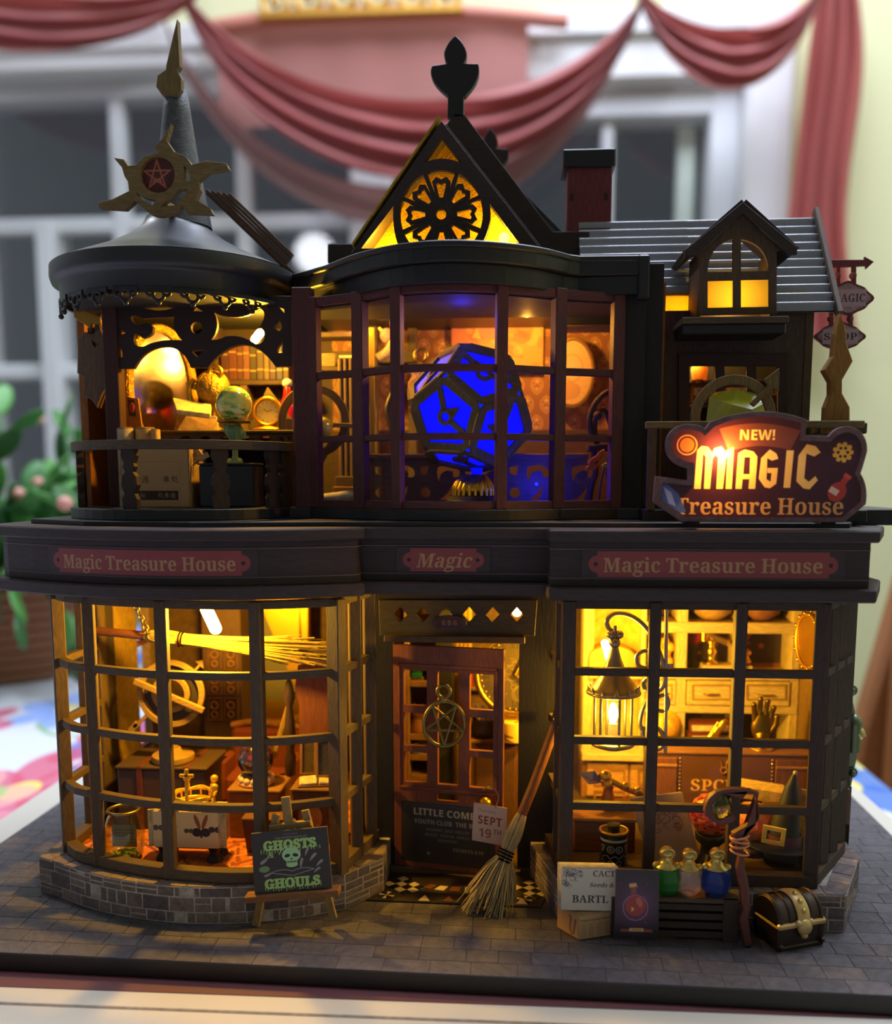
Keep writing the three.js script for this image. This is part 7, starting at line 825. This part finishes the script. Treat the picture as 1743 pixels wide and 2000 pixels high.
  [[368, 868, 398, 900, 'folded newspaper sheet poking out of the carton'], [372, 882, 404, 914, 'curled news page below the folded newspaper']].forEach(([x, y, x2, y2, l], k) => { const zz = 11 + k * 2, u = thing('newspaper', l, 'newspaper', [at(x, y2, zz).x, at(x, y2, zz).y, zz]); const s = sheet(k ? 'M 372 912 L 392 890 L 404 882 L 409 892 L 398 898 Z' : 'M 366 866 L 380 866 L 396 888 L 372 908 Z', [], zz, 0.5, 0.05); M('page', s, paper('#c9a880'), u); for (let i = 0; i < 3; i++) M('print_line', bar(at(x + 4 + i * 4, y + 4 + i * 2, zz + 0.05), at(x + 8 + i * 4, y + 24, zz + 0.05), 0.3, 0.1, 0), mat('#5a4432', 0.8), u); }); }
{ const z = -22, a = at(430, 700, z), b = at(586, 700, z), t = thing('tower_bookcase', 'dark bookcase with a row of books at the back of the tower', 'bookcase', [(a.x + b.x) / 2, UFL, z]), y = at(500, 742, z).y, m = wood('#4a3430'); M('shelf_board', B(a.x - 1, b.x, y - 1.6, y, z - 9, z, 0.2), m, t); M('back', B(a.x - 1, b.x, UFL, 171, z - 10, z - 9, 0), wood('#3a2824'), t); M('side_panel', B(a.x - 2.4, a.x - 1, UFL, 171, z - 9, z, 0.2), m, t); M('upright', B(at(468, 760, z).x, at(482, 760, z).x, UFL, y - 1.6, z - 8, z - 0.2, 0.2), wood('#6a4e34'), t); M('lower_board', B(a.x - 1, b.x, 126, 127.4, z - 9, z, 0.2), m, t);
  const cols = ['#3c1a24', '#4e2028', '#44202a', '#5a3234', '#281e26', '#3c2c32', '#54403e', '#362044', '#2c2a5c', '#402430'], nm = ['dark crimson', 'bright maroon', 'wine red', 'dusty rose', 'near black', 'grey plum', 'faded pink-brown', 'violet', 'deep blue', 'plain burgundy'], ord = ['first', 'second', 'third', 'fourth', 'fifth', 'sixth', 'seventh', 'eighth', 'ninth', 'tenth']; let x = a.x;
  for (let k = 0; k < 10; k++) { const w = rr(1.9, 2.9), h = rr(11, 13); if (x + w > b.x) break; const u = thing('book', `${nm[k]} book, ${ord[k]} in the upper row of the tower bookcase`, 'book', [x, y, z - 3], 'books in the upper row of the tower bookcase'); M('cover', B(x, x + w - 0.15, y + 0.05, y + h, z - 7, z - 0.6, 0.2), mat(cols[k], 0.6), u); for (const q of [0.25, 0.7]) M('spine_band', B(x + 0.1, x + w - 0.25, y + h * q, y + h * q + 0.5, z - 1, z - 0.5, 0), mat('#8a6a50', 0.5), u); x += w; }
  x = a.x + 6; for (let k = 0; k < 4; k++) { const w = rr(2, 3), h = rr(8, 10), yy = 127.5; const u = thing('book', `${['brown', 'olive', 'tan', 'rust'][k]} book, ${ord[k]} in the lower row of the tower bookcase`, 'book', [x, yy, z - 3], 'books in the lower row of the tower bookcase'); M('cover', B(x, x + w - 0.15, yy, yy + h, z - 7, z - 0.6, 0.2), mat(['#5a3a24', '#4a4a2a', '#7a5a38', '#6a3020'][k], 0.6), u); x += w; } }
{ const t = thing('oval_mirror', 'tall oval mirror in a gold frame on the tower side wall', 'mirror', [-112, 118, -10]), c = at(316, 760, -8); const rot = g => g.rotateY(0.95).translate(c.x, c.y, -8); const o = new THREE.Shape(); o.absellipse(0, 0, 13, 20, 0, TAU); const h = new THREE.Path(); h.absellipse(0, 0, 10.4, 17.4, 0, TAU, true); M('frame', rot(sheet(o, [h], 1.4, 2.6, 0.5, 40)), new THREE.MeshStandardMaterial({ color: C('#c8952c'), roughness: 0.4, metalness: 0.5, bumpMap: speck, bumpScale: 0.0008 }), t); const g = new THREE.Shape(); g.absellipse(0, 0, 10.8, 17.8, 0, TAU); M('glass', rot(sheet(g, [], 0, 0.6, 0, 40)), mat('#a8a098', 0.12, 1), t); M('stay', bar(V(c.x, c.y - 20, -8), V(c.x - 3, UFL, -10), 2, 2), K.brown, t); }
{ const w = (x0, x1, y0, y1, z, l, pc, tilt) => { const u = thing('photo_card', l, 'card', [at(x0, y1, z).x, at(x0, y1, z).y, z]); M('card', sheet(`M ${x0} ${y0} L ${x1} ${y0 + 4} L ${x1 + tilt} ${y1} L ${x0 + tilt} ${y1} Z`, [], z, 0.7, 0.08), paper('#c8802c'), u); M('picture', sheet(`M ${x0 + 4 + tilt * 0.2} ${y0 + 6} L ${x0 + 18} ${y0 + 7} L ${x0 + 18 + tilt * 0.5} ${y0 + 40} L ${x0 + 4 + tilt * 0.5} ${y0 + 38} Z`, [], z + 0.12, 0.2, 0), mat('#4a2c1c', 0.6), u); const p = at(x0 + 11 + tilt * 0.3, y0 + 22, z + 0.3); M('bottle_print', sph(1, 0, 0, 0, 10, 8).scale(0.8, 1.6, 0.15).translate(p.x, p.y, z + 0.25), mat(pc, 0.5), u); };
  w(230, 264, 716, 830, -2, 'orange card with a yellow bottle picture on the tower wall', '#d8b82c', 4); w(244, 270, 774, 838, 3, 'smaller orange card with a red bottle picture, leaning in front', '#a8382c', 8);
  const u = thing('wooden_screen', 'narrow wooden screen slats at the tower left side', 'screen', [-121, UFL, 2]); for (const x of [216, 226]) M('slat', pxBox(x, 640, x + 7, 900, 5, 1, 0.1), wood('#c08a4a'), u); M('cap', pxBox(214, 880, 238, 892, 5.5, 1.6, 0.1), wood('#a8702e'), u); }
// the blue lantern and the oriel room
{ const z = 6, c = at(918, 800, z), t = thing('blue_lantern', 'glowing blue many-sided lantern in a tan frame on a gold foot', 'lantern', [-12, UFL, z]), R = 19; const d = new THREE.DodecahedronGeometry(R), fn = i => { const n = V(0, 0, 0), q = d.attributes.position; for (let k = 0; k < 9; k++) n.add(V(q.getX(i * 9 + k), q.getY(i * 9 + k), q.getZ(i * 9 + k))); return n.normalize(); };
  const f0 = fn(0); let f1 = f0; for (let i = 1; i < 12; i++) if (Math.abs(fn(i).dot(f0) - 0.447) < 0.05) { f1 = fn(i); break; }
  const frame = (a, b) => { const u = a.clone().normalize(), w = u.clone().cross(b).normalize(); return new THREE.Matrix4().makeBasis(u, w.clone().cross(u), w); }, dm = frame(V(-0.42, -0.22, 0.88), V(0.35, 0.6, 0.7)).multiply(frame(f0, f1).invert()); d.applyMatrix4(dm);
  const p = d.attributes.position, faces = []; for (let i = 0; i < 12; i++) { const cen = V(0, 0, 0), vs = []; for (let k = 0; k < 9; k++) { const v = V(p.getX(i * 9 + k), p.getY(i * 9 + k), p.getZ(i * 9 + k)); if (!vs.some(q => q.distanceTo(v) < 0.01)) vs.push(v); } vs.forEach(v => cen.add(v)); cen.divideScalar(vs.length); faces.push({ cen, vs }); }
  const blue = new THREE.MeshPhysicalMaterial({ color: C('#0a14ff'), roughness: 0.9, transmission: 0.5, thickness: 0, emissive: C('#0008ff'), emissiveIntensity: 0.9, side: THREE.DoubleSide }), tan = wood('#7a6640'); let i = 0;
  for (const f of faces) { const n = f.cen.clone().normalize(), e0 = f.vs[0].clone().sub(f.cen).normalize(), e1 = n.clone().cross(e0), Bm = new THREE.Matrix4().makeBasis(e0, e1, n).setPosition(f.cen.clone().add(c)); const r0 = f.vs[0].distanceTo(f.cen), pent = (r, cls, rev) => { const s = new cls(); for (let k = 0; k < 5; k++) { const a = (rev ? -k : k) * 1.25664; k ? s.lineTo(r * Math.cos(a), r * Math.sin(a)) : s.moveTo(r, 0); } s.closePath(); return s; };
    const outer = new THREE.Shape(), R0 = r0 * 0.97; for (let k = 0; k < 5; k++) { const a = k * 1.25664, q = 0.2; for (const s of [-q, q]) { const X = R0 * Math.cos(a + s), Y = R0 * Math.sin(a + s); k || s > 0 ? outer.lineTo(X, Y) : outer.moveTo(X, Y); } } outer.holes.push(pent(r0 * 0.79, THREE.Path, true)); const fg = new THREE.ExtrudeGeometry(outer, { depth: 0.9, bevelEnabled: false }); const geos = [fg]; const hub = new THREE.Shape(); hub.absarc(0, 0, 2.4, 0, TAU); const hh = new THREE.Path(); hh.absarc(0, 0, 1.3, 0, TAU, true); hub.holes.push(hh); geos.push(new THREE.ExtrudeGeometry(hub, { depth: 0.8, bevelEnabled: false, curveSegments: 14 }));
    for (const a of [0.3, 2.7]) { const g = B(1.9, r0 * 0.7, -0.8, 0.8, 0, 0.8, 0); g.rotateZ(a); geos.push(g); } const tr = new THREE.Shape([[2, -1.6], [5.4, 0], [2, 1.6]].map(q => new THREE.Vector2(...q))); const tg = new THREE.ExtrudeGeometry(tr, { depth: 0.8, bevelEnabled: false }); tg.rotateZ(1.5 + i); geos.push(tg); i++;
    const pn = M('frame_face', geos.map(g => (g.index ? g.toNonIndexed() : g).applyMatrix4(Bm)), tan, t); M('blue_panel', new THREE.ShapeGeometry(pent(r0 * 0.82, THREE.Shape)).applyMatrix4(Bm), blue, pn); }
  M('edge_seam', new THREE.DodecahedronGeometry(R * 0.955).applyMatrix4(dm).translate(c.x, c.y, c.z), new THREE.MeshStandardMaterial({ color: C('#0a14ff'), emissive: C('#0a20ff'), emissiveIntensity: 0.8, roughness: 0.8 }), t); lamp('#1a22ff', 0.0009 * LIGHT.blue, c.x + 20, c.y - 22, z - 1, 0.1); lamp('#2a30ff', 0.0003 * LIGHT.blue, c.x - 2, c.y + R + 6, z + 8, 0.1);
  M('led_bulb', sph(0.5, c.x + 20, c.y - 22, z - 1, 8, 6), glow('#2030ff', 2), t);
  const b = at(925, 955, z), yb = UFL; M('gold_foot', [lathe([[0, 0], [6.3, 0], [6, 2.4], [4.6, 5.2], [3, 6.4], [0, 6.6]], b.x, yb + 3.2, z, 32), ...Array.from({ length: 22 }, (_, k) => { const a = k / 22 * 6.283; return tube([V(b.x + 6.2 * Math.cos(a), yb + 3.4, z + 6.2 * Math.sin(a)), V(b.x + 5.8 * Math.cos(a), yb + 6.2, z + 5.8 * Math.sin(a)), V(b.x + 3.4 * Math.cos(a), yb + 9.4, z + 3.4 * Math.sin(a))], 0.5, 5, 8); })], metal('#e8b83a', 0.3), t); M('dark_plinth', lathe([[0, 0], [9.4, 0], [9.4, 1.6], [8, 2], [8, 3.2], [0, 3.2]], b.x, yb, z, 10), mat('#1e1610', 0.5), t); M('stem', cyl(1.4, 1.8, c.y - R * 0.9 - yb - 8, b.x + 1, yb + 8, z, 12), blue, t); }
{ const z = -2, t = thing('scroll_balustrade', 'brown fretwork balustrade of scrolls behind the blue lantern', 'balustrade', [-12, UFL, z]), holes = [], sc = []; for (let k = 0; k < 5; k++) { const x = 742 + k * 88; holes.push(`O ${x} 962 ${x + 11} 962`, `M ${x - 12} 912 L ${x + 8} 908 L ${x + 4} 930 L ${x - 10} 926 Z`, `M ${x + 26} 975 Q ${x + 50} 965 ${x + 52} 940 Q ${x + 60} 962 ${x + 44} 978 Z`, `M ${x + 24} 912 Q ${x + 52} 900 ${x + 68} 918 Q ${x + 74} 938 ${x + 52} 932 Q ${x + 58} 920 ${x + 44} 920 Q ${x + 26} 924 ${x + 30} 946 Q ${x + 18} 930 ${x + 24} 912 Z`); }
  M('fretwork', sheet('M 720 894 L 1148 892 L 1148 992 L 720 992 Z', holes, z, 2, 0.15, 10), wood('#6a4a36'), t); M('top_rail', pxBox(716, 886, 1150, 896, z + 0.8, 3, 0.2), wood('#7a5640'), t); }
{ const z = -38, t = thing('firebird_poster', 'orange poster with a pale round shape on the wallpaper behind the lantern', 'poster', [-2, 157, z]); M('sheet', pxBox(882, 596, 1062, 728, z, 0.5, 0), paper('#b87a4a'), t); M('poster_print', pxFace(883, 597, 1061, 727, z + 0.06), print(500, 380, (x, w, h) => { const g = x.createLinearGradient(0, 0, w, h); g.addColorStop(0, '#a85a48'); g.addColorStop(0.5, '#d89a58'); g.addColorStop(1, '#c8923c'); x.fillStyle = g; x.fillRect(0, 0, w, h); for (let i = 0; i < 60; i++) { x.fillStyle = ['rgba(200,90,70,0.4)', 'rgba(240,190,90,0.4)', 'rgba(150,110,60,0.35)'][i % 3]; x.beginPath(); x.ellipse(rnd() * w, rnd() * h, rr(10, 60), rr(8, 40), rnd() * 3, 0, 7); x.fill(); } x.fillStyle = '#5a4038'; x.beginPath(); x.ellipse(205, 110, 62, 56, 0, 0, 7); x.fill(); x.fillStyle = '#d88a68'; x.beginPath(); x.ellipse(212, 132, 66, 62, 0, 0, 7); x.fill(); x.fillStyle = '#d8b058'; x.beginPath(); x.moveTo(140, 120); x.lineTo(110, 180); x.lineTo(160, 190); x.fill(); }), t); }
{ const z = -34, t = thing('oval_portrait', 'tan oval portrait in a thin gold frame on the patterned wall', 'picture', [20, 144, z]), c = at(1118, 728, z), o = new THREE.Shape(); o.absellipse(c.x, c.y, 7.4, 11.6, 0, TAU); M('frame', sheet(o, [], z, 2.4, 0.5, 36), wood('#8a6a34'), t); const q = new THREE.Shape(); q.absellipse(0, 0, 6.4, 10.4, 0, TAU); const g = new THREE.ShapeGeometry(q, 36), pp = g.attributes.position, uv = g.attributes.uv; for (let i = 0; i < pp.count; i++) uv.setXY(i, pp.getX(i) / 12.8 + 0.5, pp.getY(i) / 20.8 + 0.5); g.translate(c.x, c.y, z + 0.1); g.userData.uv = 1; M('portrait', g, print(260, 420, (x, w, h) => { bgfill(x, w, h, '#c9a468'); x.strokeStyle = '#a8804a'; x.lineWidth = 6; x.beginPath(); x.ellipse(130, 180, 70, 90, 0, 0, 7); x.stroke(); x.fillStyle = '#d8a878'; x.beginPath(); x.ellipse(140, 190, 50, 64, 0.3, 0, 7); x.fill(); x.fillStyle = '#b88a58'; x.beginPath(); x.ellipse(110, 330, 80, 60, 0, 0, 7); x.fill(); for (let i = 0; i < 24; i++) { const a = i * 0.262; x.fillStyle = '#b89054'; x.fillRect(130 + 112 * Math.cos(a) - 5, 210 + 190 * Math.sin(a) - 5, 10, 10); } }), t); M('frame_ring', (() => { const s = new THREE.Shape(); s.absellipse(c.x, c.y, 7.6, 11.8, 0, TAU); const h = new THREE.Path(); h.absellipse(c.x, c.y, 6.5, 10.5, 0, TAU, true); return sheet(s, [h], z + 0.6, 0.8, 0.2, 40); })(), metal('#b8904a', 0.4), t); }
{ const z = -10, t = thing('wall_shelf', 'dark high shelf over the oval portrait by the corner post', 'shelf', [23, 163, z]); M('board', pxBox(1098, 606, 1212, 634, z, 8, 0.2), K.blackwood, t); M('trim', pxBox(1098, 634, 1212, 641, z + 0.5, 9, 0.2), wood('#7a5a34'), t);
  const u = thing('carved_chair', 'dark curved-back chair with a red cushion behind the corner panes', 'chair', [24, UFL, 0]), m = wood('#4a2a28'), q = a => a.map(p => at(p[0], p[1], -2)); M('back_frame', tube(q([[1168, 868], [1152, 830], [1162, 790], [1190, 765], [1212, 770]]), 0.9, 8, 40), m, u); M('splat', [tube(q([[1166, 866], [1164, 820], [1180, 800], [1192, 830], [1196, 870]]), 0.7, 8, 30), sph(1.4, at(1168, 812, -1).x, at(1168, 812, -1).y, -1, 10, 8)], m, u); M('seat', pxBox(1150, 868, 1212, 880, 0, 10, 0.3), m, u); M('leg', tube(q([[1160, 880], [1164, 920], [1156, 950], [1150, 990]]), 0.9, 8, 20), m, u); M('leg', tube(q([[1196, 880], [1190, 930], [1200, 960], [1206, 990]]), 0.9, 8, 20), m, u);
  const v = thing('autumn_sprig', 'sprig of orange and yellow leaves before the corner panes', 'sprig', [25, 119, 6]); M('stem', tube([at(1170, 985, 6), at(1174, 940, 6), at(1186, 900, 6), at(1196, 880, 6)], 0.35, 6, 16), K.brown, v); [[1162, 898, '#c8562c', 0.6], [1158, 912, '#b84a24', 0.3], [1188, 890, '#c88a2c', -0.4], [1190, 908, '#a8a03a', 0.2], [1172, 890, '#d06a2c', 0.9]].forEach(([x, y, c, a]) => { const p = at(x, y, 6.5); M('leaf', sph(1, 0, 0, 0, 10, 8).scale(2.2, 0.9, 0.3).rotateZ(a).translate(p.x, p.y, 6.5), mat(c, 0.6), v); }); }
{ const z = 2, t = thing('ring_telescope', 'big brown ring instrument with a green glass ball behind the narrow panes', 'ornament', [-58, 118, z]), c = at(612, 822, z), s = new THREE.Shape(); s.absarc(c.x, c.y, 11, 0, TAU); const h = new THREE.Path(); h.absarc(c.x, c.y, 8.6, 0, TAU, true); M('ring', sheet(s, [h], z, 1.6, 0.15, 36), wood('#6a5236'), t); const b = at(626, 836, z + 2); M('ball', ball(3.6, b.x, b.y, z + 2, 2), new THREE.MeshPhysicalMaterial({ color: C('#a8a83a'), roughness: 0.12, clearcoat: 1 }), t); M('arm', bar(at(650, 830, z), at(698, 832, z), 1.4, 1.4, 0.2), K.tan, t); M('foot', bar(at(625, 905, z), at(650, 860, z), 1.6, 1.6, 0.2), wood('#6a5236'), t);
  const u = thing('fluted_pillar', 'fluted tan pillar with gold strip at the oriel room entrance', 'pillar', [-47, UFL, -8]); M('shaft', [0, 1, 2, 3].map(k => cyl(0.9, 0.9, 40, at(668, 900, -8).x + k * 1.7, 118, -8, 10)), wood('#7a5e40'), u); M('base', pxBox(655, 930, 712, 950, -6, 6, 0.3), wood('#6a5030'), u); M('plinth', pxBox(650, 950, 716, 990, -5, 7, 0.3), wood('#8a5e2e'), u); M('gold_strip', pxBox(722, 640, 732, 900, -12, 1, 0.1), mat('#b8942c', 0.4, 0.4), u);
  const v = thing('parchment_roll', 'pale curled parchment on the sill behind the narrow panes', 'paper roll', [-50, UFL, 7]); M('sheet', tube([at(618, 976, 8), at(650, 972, 8), at(690, 968, 8), at(716, 974, 8)], 1.6, 10, 20), K.cream, v); M('core', tube([at(612, 977, 8), at(624, 976, 8)], 1.0, 8, 6), mat('#3a2a30', 0.8), v);
  const w = thing('clutter_shelf', 'shelf of boxes high behind the narrow burgundy panes', 'shelf', [-52, 150, -16]); M('board', pxBox(604, 716, 720, 724, -14, 9, 0.2), wood('#5a4636'), w); M('upper_board', pxBox(604, 648, 720, 658, -14, 9, 0.2), wood('#5a4636'), w); M('crate', pxBox(612, 690, 655, 716, -14, 6, 0.2), wood('#8a7650'), w); M('papers', [pxBox(660, 700, 706, 716, -13, 6, 0.2), xf(pxBox(662, 694, 704, 699, -13, 6, 0.1), 0, 0, 0)], K.cream, w);
  const r = thing('brass_ring_hook', 'small brass ring on a stem beside the blue lantern', 'ring', [-26, 150, -20]), k = at(822, 694, -14); M('ring', torus(1.9, 0.55, k.x, k.y, -14, 24, 8), K.brass, r); M('stem', bar(V(k.x, k.y - 2, -14), V(k.x - 0.6, k.y - 9, -14), 1, 1), K.brass, r);
  const f = thing('carved_mask', 'dark scrolled metal ornament left of the blue lantern', 'ornament', [-32, 135, -12]); M('scroll', [tube([at(768, 840, -10), at(758, 800, -10), at(768, 770, -10), at(780, 750, -10), at(776, 735, -10)], 1.3, 8, 30), tube([at(770, 800, -10), at(782, 790, -10), at(784, 775, -10)], 0.9, 8, 16)], mat('#3a2e26', 0.4, 0.4), f);
  const e = thing('shell_lamp', 'pale shell shaped lamp high beside the patterned wallpaper', 'lamp', [-36, 158, -30]); M('shade', [tube([at(738, 700, -24), at(760, 685, -24), at(772, 650, -24), at(770, 620, -24)], 1.6, 10, 24), sph(2.4, at(756, 655, -24).x, at(756, 655, -24).y, -24, 14, 10)], paper('#c8b494'), e); M('arm', bar(at(740, 640, -26), at(760, 660, -26), 1, 1), K.brass, e);
  const d = thing('peach_vase', 'small peach coloured vase and stick left of the lantern', 'vase', [-27, 138, -18]); const q = at(812, 760, -14); M('vase', lathe([[0, -4], [1.6, -4], [2.6, -1], [2.4, 2], [1.2, 4], [1.4, 5]], q.x, q.y, -14, 18), paper('#d8a880'), d); M('stick', bar(at(800, 800, -13), at(818, 772, -13), 1, 1), mat('#c87a4a', 0.6), d); }
// behind the wing window
{ const z = -8, t = thing('pigeonhole_shelf', 'dark pigeonhole shelf behind the wing window', 'shelf', [63, UFL, z]); M('back', B(44, 84, UFL, 165, z - 7, z - 6, 0), K.blackwood, t); for (const y of [742, 790]) M('shelf_board', pxBox(1335, y, 1530, y + 6, z, 6, 0.1), K.dark, t);
  [['number one box, first behind the wing window', 1352, 'No.2'], ['number one box, middle behind the wing window', 1415, 'No.1'], ['number one box, last behind the wing window', 1478, 'No.1']].forEach(([l, x, s], k) => { const u = thing('storage_box', ['dark box with a half hidden white label, first behind the wing window', 'dark box with a white number label, second behind the wing window', 'dark box with a white label behind the arrow of the ring'][k], 'box', [at(x, 780, z).x, at(x, 788, z).y, z], 'boxes behind the wing window'); M('box', pxBox(x, 745, x + 46, 789, z - 0.6, 5, 0.2), mat('#3a2628', 0.6), u); M('label', pxFace(x + 4, 757, x + 44, 772, z - 0.5), print(160, 60, (c, w, h) => { bgfill(c, w, h, '#7a7370'); txt(c, s, w / 2, h / 2, 'bold 46px serif', '#2c2224'); }), u); });
  const p = at(1367, 722, z), o = thing('shelf_lamp', 'small amber shade lamp behind the first wing window pane', 'lamp', [p.x, p.y - 4, z]); M('shade', lathe([[2.2, -3], [2.6, 0], [1.6, 3], [0, 3.4]], p.x, p.y, z, 16), sheer('#d8a040', 0.5), o); M('base', cyl(1.2, 1.2, 1, p.x, p.y - 4, z, 10), K.brown, o); lamp('#ffb040', 0.0001 * LIGHT.warm, p.x - 2, p.y + 4, z + 3, 0.05); }
renderer.render(scene, camera);
